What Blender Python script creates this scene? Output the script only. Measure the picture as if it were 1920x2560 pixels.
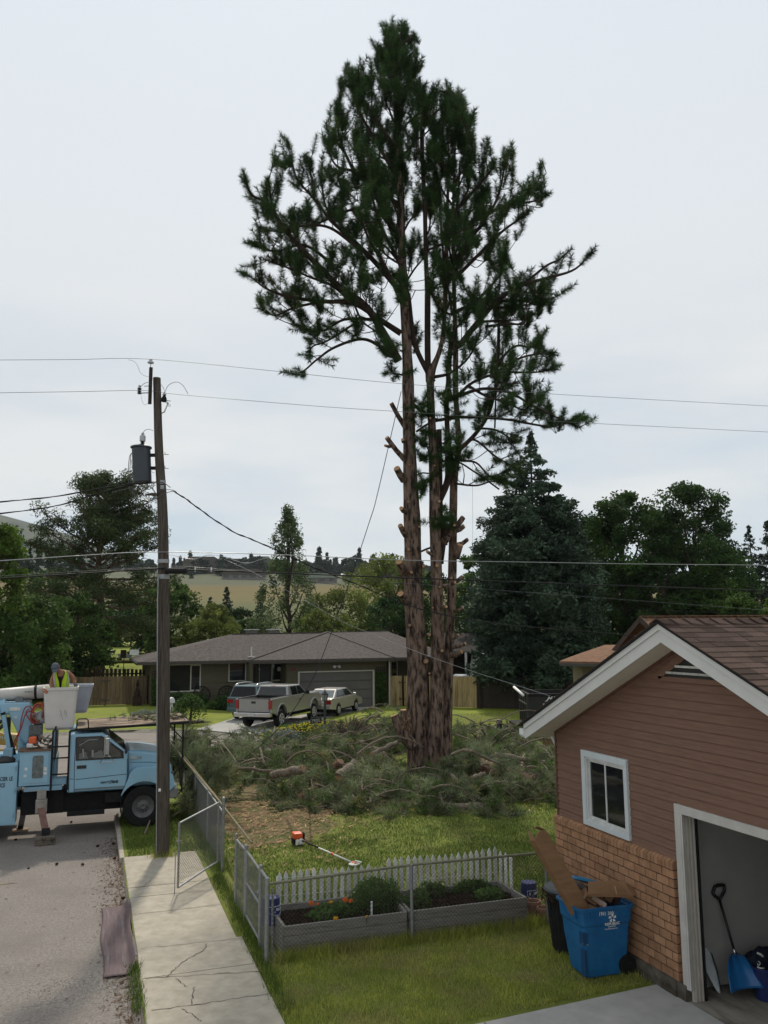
import bpy, bmesh, math, random
import numpy as np
from mathutils import Vector, Matrix, noise
for o in list(bpy.data.objects): bpy.data.objects.remove(o)
S = bpy.context.scene
COL = S.collection
PI = math.pi
rad = math.radians
random.seed(7)
RNG = np.random.default_rng(7)

# ---------------------------------------------------------------- camera
FPX, YAW, PITCH, ROLL, CH = 2100.0, rad(19.0), rad(8.1), rad(0.5), 4.6
cF = Vector((math.sin(YAW)*math.cos(PITCH), math.cos(YAW)*math.cos(PITCH), math.sin(PITCH)))
_r = Vector((math.cos(YAW), -math.sin(YAW), 0)); _u = _r.cross(cF)
cR = _r*math.cos(ROLL) - _u*math.sin(ROLL); cU = _u*math.cos(ROLL) + _r*math.sin(ROLL)
cam = bpy.data.cameras.new('camera'); camo = bpy.data.objects.new('camera', cam); COL.objects.link(camo)
cam.sensor_fit = 'VERTICAL'; cam.sensor_height = 36; cam.lens = FPX/2560*36
cam.clip_start = 0.05; cam.clip_end = 9000
m3 = Matrix((cR, cU, -cF)).transposed()
camo.matrix_world = Matrix.Translation((0, 0, CH)) @ m3.to_4x4()
S.camera = camo
S.render.resolution_x, S.render.resolution_y = 768, 1024
CAMP = Vector((0, 0, CH)); FWD = Vector((math.sin(YAW), math.cos(YAW), 0))
def ray(x, y): return cF + cR*((x-960)/FPX) - cU*((y-1280)/FPX)
def G(x, y, z=0.0):
    d = ray(x, y); return CAMP + d*((z-CH)/d.z)
def PX(x, y, X): d = ray(x, y); return CAMP + d*(X/d.x)
def PY(x, y, Y): d = ray(x, y); return CAMP + d*(Y/d.y)
def PD(x, y, dep): d = ray(x, y); return CAMP + d*(dep/d.dot(FWD))

# ---------------------------------------------------------------- light
SUN_AZ, SUN_EL = rad(12), rad(49)
S.view_settings.view_transform = 'Standard'; S.view_settings.look = 'None'
S.view_settings.exposure = 0.36; S.view_settings.gamma = 1.0
S.render.engine = 'CYCLES'
w = bpy.data.worlds.new('World'); S.world = w; w.use_nodes = True
nt = w.node_tree; nt.nodes.clear()
def N(nt, t, **k):
    n = nt.nodes.new(t)
    for a, b in k.items():
        if a.startswith('i_'):
            key = a[2:].replace('_', ' ')
            n.inputs[int(key) if key.isdigit() else key].default_value = b
        else: setattr(n, a, b)
    return n
L_ = nt.links.new
out = N(nt, 'ShaderNodeOutputWorld'); bg = N(nt, 'ShaderNodeBackground', i_Strength=1.0)
sky = N(nt, 'ShaderNodeTexSky', sky_type='NISHITA', sun_disc=False, sun_elevation=SUN_EL, sun_rotation=SUN_AZ, altitude=900)
tc = N(nt, 'ShaderNodeTexCoord'); mp = N(nt, 'ShaderNodeMapping'); mp.inputs['Scale'].default_value = (1.2, 1.2, 5.0)
mp.inputs['Rotation'].default_value = (0.05, 0.1, 0.6)
n1 = N(nt, 'ShaderNodeTexNoise', i_Scale=2.2, i_Detail=5.0, i_Roughness=0.52)
L_(tc.outputs['Generated'], mp.inputs['Vector']); L_(mp.outputs[0], n1.inputs['Vector'])
cr = N(nt, 'ShaderNodeValToRGB'); e = cr.color_ramp.elements
e[0].position = .36; e[0].color = (.43, .51, .575, 1); e[1].position = .62; e[1].color = (.66, .665, .65, 1)
L_(n1.outputs['Fac'], cr.inputs['Fac'])
sx = N(nt, 'ShaderNodeSeparateXYZ'); L_(tc.outputs['Generated'], sx.inputs[0])
zr = N(nt, 'ShaderNodeValToRGB'); e = zr.color_ramp.elements
e[0].position = 0.10; e[0].color = (0, 0, 0, 1); e[1].position = 0.42; e[1].color = (1, 1, 1, 1)
L_(sx.outputs['Z'], zr.inputs['Fac'])
upc = N(nt, 'ShaderNodeValToRGB'); e = upc.color_ramp.elements
e[0].position = .25; e[0].color = (.645, .655, .65, 1); e[1].position = .62; e[1].color = (.625, .67, .705, 1)
L_(sx.outputs['Z'], upc.inputs['Fac'])
mx = N(nt, 'ShaderNodeMix', data_type='RGBA'); L_(zr.outputs['Color'], mx.inputs['Factor'])
L_(cr.outputs['Color'], mx.inputs[6]); L_(upc.outputs['Color'], mx.inputs[7])
sm = N(nt, 'ShaderNodeMix', data_type='RGBA', blend_type='MULTIPLY'); sm.inputs['Factor'].default_value = 1
L_(sky.outputs[0], sm.inputs[6]); sm.inputs[7].default_value = (.07, .07, .07, 1)
m2 = N(nt, 'ShaderNodeMix', data_type='RGBA'); m2.inputs['Factor'].default_value = .9
L_(sm.outputs[2], m2.inputs[6]); L_(mx.outputs[2], m2.inputs[7])
L_(m2.outputs[2], bg.inputs['Color']); L_(bg.outputs[0], out.inputs['Surface'])
sl = bpy.data.lights.new('sun', 'SUN'); sl.energy = 2.6; sl.angle = rad(3); sl.color = (1, .92, .79)
slo = bpy.data.objects.new('sun', sl); COL.objects.link(slo)
sd = Vector((math.sin(SUN_AZ)*math.cos(SUN_EL), math.cos(SUN_AZ)*math.cos(SUN_EL), math.sin(SUN_EL)))
slo.rotation_euler = sd.to_track_quat('Z', 'Y').to_euler(); slo.location = sd*60

# ---------------------------------------------------------------- helpers
def tag(o, label=None, cat=None, group=None, kind=None):
    if label: o['label'] = label
    if cat: o['category'] = cat
    if group: o['group'] = group
    if kind: o['kind'] = kind
    return o
def thing(name, label, cat, loc=(0, 0, 0), rz=0.0, group=None):
    o = bpy.data.objects.new(name, None); COL.objects.link(o); o.location = loc; o.rotation_euler = (0, 0, rz)
    o.empty_display_size = .2
    return tag(o, label, cat, group)
def W(o):
    m = Matrix.LocRotScale(o.location, o.rotation_euler, o.scale)
    return (W(o.parent) @ m) if o.parent else m
def link(name, me, mat, parent=None, world=True, smooth=False, label=None):
    o = bpy.data.objects.new(name, me); COL.objects.link(o)
    for m in (mat if isinstance(mat, (list, tuple)) else [mat]): me.materials.append(m)
    if parent:
        if world: me.transform(W(parent).inverted())
        o.parent = parent
    if smooth: me.polygons.foreach_set('use_smooth', [True]*len(me.polygons))
    if label: o['label'] = label
    return o
class MB:
    def __init__(s): s.v = []; s.f = []; s.m = []; s.t = []
    def add(s, vs, fs, mi=0, tint=None):
        b = len(s.v); s.v += [tuple(v) for v in vs]; s.f += [tuple(i+b for i in f) for f in fs]; s.m += [mi]*len(fs)
        s.t += [random.random() if tint is None else tint]*len(vs)
        return s
    def box(s, x0, x1, y0, y1, z0, z1, mi=0, tint=None):
        return s.add([(x0,y0,z0),(x1,y0,z0),(x1,y1,z0),(x0,y1,z0),(x0,y0,z1),(x1,y0,z1),(x1,y1,z1),(x0,y1,z1)],
                     [(0,3,2,1),(4,5,6,7),(0,1,5,4),(1,2,6,5),(2,3,7,6),(3,0,4,7)], mi, tint)
    def obox(s, a, b, wid, hei, up=(0,0,1), mi=0, tint=None):   # oriented box from a to b
        a, b = Vector(a), Vector(b); d = (b-a).normalized(); up = Vector(up)
        r = d.cross(up); r = r.normalized() if r.length > 1e-4 else Vector((1,0,0)); u = r.cross(d)
        vs = []
        for p in (a, b):
            for i, j in ((-1,-1),(1,-1),(1,1),(-1,1)): vs.append(p + r*(i*wid/2) + u*(j*hei/2))
        return s.add(vs, [(0,1,2,3),(7,6,5,4),(0,4,5,1),(1,5,6,2),(2,6,7,3),(3,7,4,0)], mi, tint)
    def tube(s, pts, rs, n=8, cap=True, mi=0, tint=None):
        pts = [Vector(p) for p in pts]
        if not isinstance(rs, (list, tuple)): rs = [rs]*len(pts)
        vs = []; fs = []; ref = None
        for i, p in enumerate(pts):
            d = (pts[min(i+1, len(pts)-1)] - pts[max(i-1, 0)]).normalized()
            if ref is None: ref = Vector((0,0,1)) if abs(d.z) < .9 else Vector((1,0,0))
            u = (ref - d*ref.dot(d)); u = u.normalized() if u.length > 1e-5 else d.orthogonal().normalized(); ref = u
            v = d.cross(u)
            for k in range(n):
                a = 2*PI*k/n; vs.append(p + (u*math.cos(a)+v*math.sin(a))*rs[i])
        for i in range(len(pts)-1):
            for k in range(n):
                k2 = (k+1) % n; fs.append((i*n+k, i*n+k2, (i+1)*n+k2, (i+1)*n+k))
        if cap: fs += [tuple(range(n-1, -1, -1)), tuple(range((len(pts)-1)*n, len(pts)*n))]
        return s.add(vs, fs, mi, tint)
    def lathe(s, prof, c=(0,0,0), n=24, axis='Z', mi=0, sx=1, sy=1, tint=None):  # prof (r,z)
        vs = []; fs = []
        for r, z in prof:
            for k in range(n):
                a = 2*PI*k/n; p = (r*math.cos(a)*sx, r*math.sin(a)*sy, z)
                if axis == 'X': p = (p[2], p[0], p[1])
                if axis == 'Y': p = (p[0], p[2], p[1])
                vs.append((p[0]+c[0], p[1]+c[1], p[2]+c[2]))
        for i in range(len(prof)-1):
            for k in range(n):
                k2 = (k+1) % n; fs.append((i*n+k, i*n+k2, (i+1)*n+k2, (i+1)*n+k))
        if prof[0][0] > 1e-4: fs.append(tuple(range(n-1, -1, -1)))
        if prof[-1][0] > 1e-4: fs.append(tuple(range((len(prof)-1)*n, len(prof)*n)))
        return s.add(vs, fs, mi, tint)
    def prism(s, poly, a0, a1, axis='Y', mi=0, inset=0.0, tint=None):  # poly 2D extruded along axis
        n = len(poly)
        def P(p, a): return {'Y': (p[0], a, p[1]), 'X': (a, p[0], p[1]), 'Z': (p[0], p[1], a)}[axis]
        vs = [P(p, a0) for p in poly] + [P(p, a1) for p in poly]
        fs = [tuple(range(n)), tuple(range(2*n-1, n-1, -1))] + [(i, i+n, (i+1) % n+n, (i+1) % n) for i in range(n)]
        return s.add(vs, fs, mi, tint)
    def quad(s, a, b, c, d, mi=0, tint=None): return s.add([a,b,c,d], [(0,1,2,3)], mi, tint)
    def sheet(s, poly, z, mi=0): return s.add([(p[0],p[1],z) for p in poly], [tuple(range(len(poly)))], mi)
    def mesh(s, name):
        me = bpy.data.meshes.new(name); me.from_pydata(s.v, [], s.f)
        me.polygons.foreach_set('material_index', s.m)
        at = me.attributes.new('tint', 'FLOAT', 'POINT'); at.data.foreach_set('value', s.t)
        bm = bmesh.new(); bm.from_mesh(me); bmesh.ops.recalc_face_normals(bm, faces=bm.faces); bm.to_mesh(me); bm.free()
        me.update(); return me
    def build(s, name, mat, parent=None, world=True, smooth=False, bevel=0, label=None, seg=2):
        o = link(name, s.mesh(name), mat, parent, world, smooth, label)
        if bevel:
            b = o.modifiers.new('bevel', 'BEVEL'); b.width = bevel; b.segments = seg; b.limit_method = 'ANGLE'; b.angle_limit = rad(35)
        return o
def smooth_angle(o, a=40):
    me = o.data; me.polygons.foreach_set('use_smooth', [True]*len(me.polygons))
    me.set_sharp_from_angle(angle=rad(a)); return o
def np_mesh(name, v, f, tint=None):
    v = np.asarray(v, np.float32); f = np.asarray(f, np.int32); k = f.shape[1]
    me = bpy.data.meshes.new(name); me.vertices.add(len(v)); me.vertices.foreach_set('co', v.ravel())
    me.loops.add(f.size); me.loops.foreach_set('vertex_index', f.ravel())
    me.polygons.add(len(f)); me.polygons.foreach_set('loop_start', np.arange(0, f.size, k, dtype=np.int32))
    if tint is not None:
        at = me.attributes.new('tint', 'FLOAT', 'POINT'); at.data.foreach_set('value', np.asarray(tint, np.float32))
    me.update(calc_edges=True); return me
def copy_tree(o, parent=None):
    c = o.copy(); COL.objects.link(c); c.parent = parent
    for ch in [x for x in bpy.data.objects if x.parent == o]: copy_tree(ch, c)
    return c
def catenary(a, b, sag, n=14):
    a, b = Vector(a), Vector(b)
    return [a.lerp(b, i/n) - Vector((0,0,4*sag*(i/n)*(1-i/n))) for i in range(n+1)]
def spline(pts, n=6):   # catmull-rom
    pts = [Vector(p) for p in pts]; P = [pts[0]*2-pts[1]] + pts + [pts[-1]*2-pts[-2]]; o = []
    for i in range(1, len(P)-2):
        for k in range(n):
            t = k/n; p0, p1, p2, p3 = P[i-1:i+3]
            o.append(.5*((2*p1)+(p2-p0)*t+(2*p0-5*p1+4*p2-p3)*t*t+(3*p1-p0-3*p2+p3)*t**3))
    return o + [pts[-1]]

# ---------------------------------------------------------------- materials
MATS = {}
def mat(name, c1, c2=None, rough=.7, scale=6.0, detail=4.0, bump=0.0, bscale=None, metal=0.0, stretch=(1,1,1), tint=0.0, c3=None, s3=.7,
        spec=None, transl=0.0, emit=0, alpha=1, lo=.35, hi=.65, coat=0, t3=(.45,.6)):
    if name in MATS: return MATS[name]
    m = bpy.data.materials.new(name); m.use_nodes = True; nt = m.node_tree; L = nt.links.new
    bs = nt.nodes['Principled BSDF']; bs.inputs['Roughness'].default_value = rough; bs.inputs['Metallic'].default_value = metal
    bs.inputs['Specular IOR Level'].default_value = spec if spec is not None else (.5 if rough < .6 else .12); bs.inputs['Coat Weight'].default_value = coat
    tcn = N(nt, 'ShaderNodeTexCoord'); mp = N(nt, 'ShaderNodeMapping'); mp.inputs['Scale'].default_value = stretch
    L(tcn.outputs['Object'], mp.inputs['Vector'])
    col = None
    if c2 is None: c2 = tuple(x*.82 for x in c1)
    nz = N(nt, 'ShaderNodeTexNoise', i_Scale=scale, i_Detail=detail, i_Roughness=.6); L(mp.outputs[0], nz.inputs['Vector'])
    r = N(nt, 'ShaderNodeValToRGB'); r.color_ramp.elements[0].position = lo; r.color_ramp.elements[1].position = hi
    r.color_ramp.elements[0].color = (*c1, 1); r.color_ramp.elements[1].color = (*c2, 1); L(nz.outputs['Fac'], r.inputs['Fac']); col = r.outputs['Color']
    if c3 is not None:
        nz3 = N(nt, 'ShaderNodeTexNoise', i_Scale=s3, i_Detail=5.0, i_Roughness=.65); L(mp.outputs[0], nz3.inputs['Vector'])
        r3 = N(nt, 'ShaderNodeValToRGB'); r3.color_ramp.elements[0].position = t3[0]; r3.color_ramp.elements[1].position = t3[1]; L(nz3.outputs['Fac'], r3.inputs['Fac'])
        mm = N(nt, 'ShaderNodeMix', data_type='RGBA'); L(r3.outputs['Color'], mm.inputs['Factor']); L(col, mm.inputs[6]); mm.inputs[7].default_value = (*c3, 1); col = mm.outputs[2]
    if tint:
        at = N(nt, 'ShaderNodeAttribute', attribute_name='tint'); mr = N(nt, 'ShaderNodeMapRange'); mr.inputs['To Min'].default_value = 1-tint; mr.inputs['To Max'].default_value = 1+tint
        L(at.outputs['Fac'], mr.inputs['Value']); mm = N(nt, 'ShaderNodeVectorMath', operation='SCALE'); L(col, mm.inputs[0]); L(mr.outputs[0], mm.inputs['Scale']); col = mm.outputs[0]
    L(col, bs.inputs['Base Color'])
    if bump:
        nb = N(nt, 'ShaderNodeTexNoise', i_Scale=bscale or scale*3, i_Detail=4.0); L(mp.outputs[0], nb.inputs['Vector'])
        bp = N(nt, 'ShaderNodeBump', i_Strength=min(1, bump), i_Distance=.02*max(1, bump)); L(nb.outputs['Fac'], bp.inputs['Height']); L(bp.outputs[0], bs.inputs['Normal'])
    if transl:
        tr = N(nt, 'ShaderNodeBsdfTranslucent'); L(col, tr.inputs['Color']); ms = N(nt, 'ShaderNodeMixShader'); ms.inputs[0].default_value = transl
        L(bs.outputs[0], ms.inputs[1]); L(tr.outputs[0], ms.inputs[2]); L(ms.outputs[0], nt.nodes['Material Output'].inputs['Surface'])
    MATS[name] = m; return m
def glassmat(name, col=(.012,.014,.015), rough=.04):
    return mat(name, col, tuple(x*.7 for x in col), rough=rough, spec=.6, scale=2)
M = dict(
 lawn=mat('lawn', (.17,.195,.038), (.10,.13,.024), rough=.9, scale=3.0, detail=8, bump=1.0, bscale=60, c3=(.15,.135,.05), s3=.9, t3=(.5,.72)),
 soil_under=mat('soil_under', (.075,.072,.028), (.055,.052,.02), rough=1, scale=9, detail=8, bump=1, bscale=50, c3=(.15,.125,.06), s3=.8, t3=(.5,.7)),
 asphalt=mat('asphalt', (.295,.265,.24), (.185,.165,.148), rough=.95, scale=26, detail=10, bump=1, bscale=90, c3=(.20,.178,.16), s3=.9, t3=(.45,.75)),
 concrete=mat('concrete', (.40,.36,.295), (.31,.28,.225), rough=.92, scale=5, detail=9, bump=.35, bscale=120, c3=(.29,.26,.21), s3=1.4, t3=(.5,.8)),
 concrete2=mat('concrete2', (.38,.37,.35), (.33,.32,.30), rough=.9, scale=4, detail=9, bump=.3, bscale=150, c3=(.27,.265,.25), s3=.9, t3=(.5,.8)),
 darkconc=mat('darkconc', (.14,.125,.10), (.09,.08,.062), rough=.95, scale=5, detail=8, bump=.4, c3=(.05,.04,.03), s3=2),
 crack=mat('crack', (.07,.06,.048), rough=1),
 white=mat('white', (.72,.73,.72), (.66,.67,.66), rough=.55, scale=3, bump=.05),
 whiteold=mat('whiteold', (.62,.62,.59), (.46,.46,.43), rough=.8, scale=14, stretch=(1,1,.3), bump=.2, c3=(.24,.23,.20), s3=6, t3=(.58,.75), tint=.15),
 trimgrey=mat('trimgrey', (.50,.48,.45), (.42,.40,.37), rough=.6, scale=3),
 siding=mat('siding', (.205,.12,.086), (.165,.095,.068), rough=.62, scale=4, detail=8, stretch=(1,.6,10), bump=.15, bscale=40),
 brick=mat('brick', (.375,.21,.12), (.275,.148,.084), rough=.9, scale=9, bump=.35, bscale=70, tint=.17),
 mortar=mat('mortar', (.085,.055,.038), rough=1),
 shingle=mat('shingle', (.105,.070,.055), (.07,.047,.038), rough=.95, scale=60, detail=6, bump=.4, bscale=120, tint=.35),
 rubber=mat('rubber', (.018,.018,.018), (.012,.012,.012), rough=.85, bump=.2, scale=20),
 black=mat('black', (.012,.012,.013), (.008,.008,.009), rough=.45, scale=5),
 matblack=mat('matblack', (.02,.02,.021), (.014,.014,.014), rough=.75, scale=8),
 galv=mat('galv', (.30,.31,.31), (.22,.23,.23), rough=.5, metal=.6, scale=12, bump=.1),
 galvwire=mat('galvwire', (.17,.17,.165), (.12,.12,.115), rough=.55, metal=.5, scale=12),
 chrome=mat('chrome', (.6,.6,.6), (.5,.5,.5), rough=.18, metal=1),
 olive=mat('oliverail', (.22,.21,.15), (.16,.155,.11), rough=.6, metal=.3, scale=12),
 greywood=mat('greywood', (.26,.25,.225), (.18,.172,.155), rough=.95, scale=4, stretch=(1,8,8), bump=.4, bscale=30, c3=(.12,.11,.095), s3=2, t3=(.55,.8), detail=8),
 polewood=mat('polewood', (.105,.088,.072), (.052,.043,.036), rough=.95, scale=7, stretch=(5,5,.35), bump=.9, bscale=14, detail=10, c3=(.03,.024,.02), s3=1.8, t3=(.55,.75)),
 cedar=mat('cedar', (.155,.115,.07), (.10,.07,.042), rough=.9, scale=3, stretch=(5,5,.5), bump=.3, bscale=14, tint=.25, c3=(.075,.05,.03), s3=.7, t3=(.52,.72)),
 cedarpale=mat('cedarpale', (.40,.31,.16), (.28,.20,.10), rough=.9, scale=3, stretch=(5,5,.5), bump=.3, bscale=14, tint=.25, c3=(.12,.085,.05), s3=.9, t3=(.5,.7)),
 brownfence=mat('brownfence', (.052,.041,.036), (.042,.033,.029), rough=.8, scale=4, tint=.1),
 darkwood=mat('darkwood', (.035,.022,.015), (.022,.014,.010), rough=.9, scale=4, tint=.25),
 mulch=mat('mulch', (.055,.038,.027), (.025,.017,.012), rough=1, scale=40, detail=6, bump=1, bscale=60, tint=.5),
 bark=mat('bark', (.185,.13,.10), (.026,.019,.016), rough=1, scale=9, detail=8, stretch=(1,1,.28), bump=3.0, bscale=13, c3=(.10,.055,.038), s3=.45, t3=(.5,.72), lo=.42, hi=.6),
 barkgrey=mat('barkgrey', (.26,.215,.165), (.12,.095,.075), rough=1, scale=9, detail=8, stretch=(3,3,1), bump=1, bscale=16, tint=.2),
 barkfar=mat('barkfar', (.07,.05,.04), (.04,.03,.024), rough=1, scale=3),
 cutwood=mat('cutwood', (.40,.25,.14), (.30,.17,.09), rough=.85, scale=14, tint=.15),
 needle=mat('needle', (.048,.090,.026), (.024,.052,.018), rough=.6, scale=.8, transl=.22, tint=.55, c3=(.075,.065,.02), s3=.55, t3=(.58,.74)),
 needlelow=mat('needlelow', (.20,.225,.125), (.105,.135,.07), rough=.7, scale=1.3, transl=.25, tint=.75, c3=(.24,.20,.07), s3=1.4, t3=(.56,.7)),
 glass=glassmat('glass'), glassgrey=glassmat('glassgrey', (.03,.033,.033), .08),
)
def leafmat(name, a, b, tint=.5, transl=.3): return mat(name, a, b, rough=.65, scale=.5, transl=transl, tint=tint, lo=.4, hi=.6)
LM = dict(
 bright=leafmat('leaf_bright', (.12,.19,.028), (.07,.125,.02)),
 mid=leafmat('leaf_mid', (.075,.125,.028), (.042,.08,.02)),
 dark=leafmat('leaf_dark', (.042,.078,.022), (.022,.048,.015), transl=.25),
 olive=leafmat('leaf_olive', (.17,.20,.05), (.11,.145,.036)),
 maple=leafmat('leaf_maple', (.048,.09,.022), (.026,.055,.015), transl=.3),
 poplar=leafmat('leaf_poplar', (.13,.17,.075), (.08,.115,.05)),
 spruce=leafmat('leaf_spruce', (.052,.082,.050), (.026,.046,.030), transl=.1),
 pine=leafmat('leaf_pine', (.065,.09,.03), (.035,.054,.02), transl=.15),
 conifer=leafmat('leaf_conifer', (.022,.042,.026), (.014,.028,.018), transl=.1),
 far=leafmat('leaf_far', (.035,.058,.035), (.022,.04,.026), transl=.1),
 silver=leafmat('leaf_silver', (.16,.18,.15), (.10,.12,.10)),
 weed=leafmat('leaf_weed', (.07,.12,.03), (.04,.075,.02)),
)
def text(name, body, size, mt, parent, loc, rot, depth=.003, squash=1.0, align='LEFT', space=1.0, bold=0, world=True):
    cu = bpy.data.curves.new(name, 'FONT'); cu.body = body; cu.size = size; cu.extrude = depth; cu.align_x = align; cu.space_character = space; cu.offset = bold
    cu.resolution_u = 3
    o = bpy.data.objects.new(name, cu); COL.objects.link(o)
    dg = bpy.context.evaluated_depsgraph_get(); me = bpy.data.meshes.new_from_object(o.evaluated_get(dg)); bpy.data.objects.remove(o)
    me.materials.clear()
    me.transform(Matrix.LocRotScale(Vector(loc), rot, Vector((squash,1,1))))
    return link(name, me, mt, parent, world)
def rotm(xa, ya):   # euler from text x-axis and y-axis directions
    xa = Vector(xa).normalized(); ya = Vector(ya).normalized(); z = xa.cross(ya).normalized(); ya = z.cross(xa)
    return Matrix((xa, ya, z)).transposed().to_euler()
FACE_STREET = rotm((0,-1,0), (0,0,1))     # on a face looking to -X
FACE_CAM = rotm((1,0,0), (0,0,1))         # on a face looking to -Y
# ================================================================ SETTING
def ss(a, b, x): t = min(1, max(0, (x-a)/(b-a))); return t*t*(3-2*t)
def terr(x, y):
    z = 0.42*ss(44, 52, y)*(1-ss(4.5, 9.5, x)) if y < 60 else 0.42*(1-ss(4.5, 9.5, x))
    z += 1.9*ss(60, 84, y)*(1-ss(4, 30, x)*.7)
    if y > 84: z += (y-84)*.022*(1-ss(180, 220, y)) + (2.5+ (y-200)*.1075)*ss(180, 220, y) if y < 600 else 2.5+43+(y-600)*.004
    if y > 200: z += noise.noise(Vector((x*.006, y*.006, 0)))*3.0*ss(200, 320, y)
    return z
def grid(name, xs, ys, fz, mt, kind='structure'):
    vs = [(x, y, fz(x, y)) for y in ys for x in xs]; n = len(xs)
    fs = [(j*n+i, j*n+i+1, (j+1)*n+i+1, (j+1)*n+i) for j in range(len(ys)-1) for i in range(n-1)]
    mb = MB(); mb.add(vs, fs, 0, .5); o = mb.build(name, mt, smooth=True); o['kind'] = kind; return o
ROADZ = -.11
edge = [(.76,-6),(.76,22.5),(1.0,25.0),(2.3,27.2),(4.4,28.8),(6.3,31.2),(7.2,34.0),(7.25,36.6),(6.8,38.8),(5.9,40.8),(4.6,42.3),(2.5,43.2),(0,43.6),(-14,43.7)]
near = edge + [(-14,44),(60,44),(60,-6)]
def tri_sheet(name, poly, z, mt):
    bm = bmesh.new(); vs = [bm.verts.new((p[0], p[1], z)) for p in poly]; es = [bm.edges.new((vs[i], vs[(i+1) % len(vs)])) for i in range(len(vs))]
    bmesh.ops.triangle_fill(bm, use_beauty=True, edges=es); me = bpy.data.meshes.new(name); bmesh.ops.recalc_face_normals(bm, faces=bm.faces)
    for f in bm.faces:
        if f.normal.z < 0: f.normal_flip()
    bm.to_mesh(me); bm.free(); o = link(name, me, mt); o['kind'] = 'structure'; return o
tri_sheet('lawn', near, 0.0, M['lawn'])
grid('ground', list(np.linspace(-90, 120, 85)), [44,45,46,47,48,49,50,51,52,54,56,58,60,63,66,70,75,80,86,95,110,130,150,175,200], terr, mat('farlawn', (.20,.225,.032), (.13,.165,.022), rough=.9, scale=.6, detail=8, bump=.6, bscale=30, c3=(.17,.17,.05), s3=.25, t3=(.5,.75)))
# field bands: tan, green and grey-green strips of crop on the far hillside
fm = mat('field', (.13,.11,.05), (.085,.09,.036), rough=1, scale=.02, detail=8, stretch=(.35,2.2,1), bump=0)
nt = fm.node_tree; bs = nt.nodes['Principled BSDF']; prev = bs.inputs['Base Color'].links[0].from_socket
tcf = N(nt, 'ShaderNodeTexCoord'); sf = N(nt, 'ShaderNodeSeparateXYZ'); nt.links.new(tcf.outputs['Object'], sf.inputs[0])
nf = N(nt, 'ShaderNodeTexNoise', i_Scale=.012, i_Detail=3.0); nt.links.new(tcf.outputs['Object'], nf.inputs['Vector'])
ad = N(nt, 'ShaderNodeMath', operation='MULTIPLY_ADD'); nt.links.new(nf.outputs['Fac'], ad.inputs[0]); ad.inputs[1].default_value = 70; nt.links.new(sf.outputs['Y'], ad.inputs[2])
rp = N(nt, 'ShaderNodeMapRange'); rp.inputs['From Min'].default_value = 235; rp.inputs['From Max'].default_value = 635; nt.links.new(ad.outputs[0], rp.inputs['Value'])
rf = N(nt, 'ShaderNodeValToRGB'); nt.links.new(rp.outputs[0], rf.inputs['Fac'])
el = rf.color_ramp.elements; el[0].position = 0; el[0].color = (.075,.09,.034,1); el[1].position = 1; el[1].color = (.08,.095,.065,1)
for p, c in ((.22,(.09,.10,.042,1)),(.42,(.15,.115,.045,1)),(.56,(.135,.105,.045,1)),(.62,(.085,.095,.065,1))):
    q = el.new(p); q.color = c
mf = N(nt, 'ShaderNodeMix', data_type='RGBA'); mf.inputs['Factor'].default_value = .7; nt.links.new(prev, mf.inputs[6]); nt.links.new(rf.outputs['Color'], mf.inputs[7])
nt.links.new(mf.outputs[2], bs.inputs['Base Color'])
grid('field', list(np.linspace(-500, 900, 90)), [200,215,230,250,275,300,325,350,375,400,425,450,475,500,530,560,600,650,720,850], terr, fm)
# far wooded hill on the left
hm = mat('hill_cover', (.075,.085,.055), (.03,.043,.034), rough=1, scale=.006, detail=9, lo=.42, hi=.55)
def hillz(x, y):
    t = ss(1400, 2500, y)
    return 40 + t*(360*(1-ss(-700, 900, x)) + 25*noise.noise(Vector((x*.002, y*.002, 3)))) - 120*(1-ss(800,1000,y))
grid('hill', list(np.linspace(-2600, 2600, 80)), list(np.linspace(850, 3200, 30)), hillz, hm)
# road
rd = tri_sheet('road', [(-60,-6),(-60,46)] + [(-14,43.75)] + [(p[0], p[1]) for p in reversed(edge[:-1])] + [], ROADZ, M['asphalt'])
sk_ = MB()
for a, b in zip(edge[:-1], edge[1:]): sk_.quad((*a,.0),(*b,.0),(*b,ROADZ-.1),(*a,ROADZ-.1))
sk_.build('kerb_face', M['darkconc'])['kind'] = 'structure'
kx = MB().box(.70,.80,19.03,23.6,-.16,.012).build('kerb', M['concrete'], bevel=.015); kx['kind'] = 'structure'
# kerb of the bulb, a pale strip of concrete with a real step
def offs(poly, d):
    o = []
    for i, p in enumerate(poly):
        a = Vector(poly[max(i-1, 0)]); b = Vector(poly[min(i+1, len(poly)-1)]); t = (b-a).normalized(); o.append((p[0]+t.y*d, p[1]-t.x*d))
    return o
kb = [Vector((p[0], p[1], 0)) for p in edge[5:]]; kb = [(p.x, p.y) for p in spline(kb, 5)]
ko = offs(kb, .14); ki = offs(kb, -.25)
mb = MB()
for i in range(len(kb)-1):
    a, b, c, d = kb[i], kb[i+1], ko[i+1], ko[i]
    mb.quad((*a,.012),(*b,.012),(*c,.006),(*d,.006)); mb.quad((*a,.012),(*b,.012),(*ki[i+1],ROADZ+.005),(*ki[i],ROADZ+.005))
o = mb.build('kerb', mat('kerbgrey', (.24,.22,.19), (.17,.16,.13), rough=.95, scale=8)); o['kind'] = 'structure'
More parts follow.
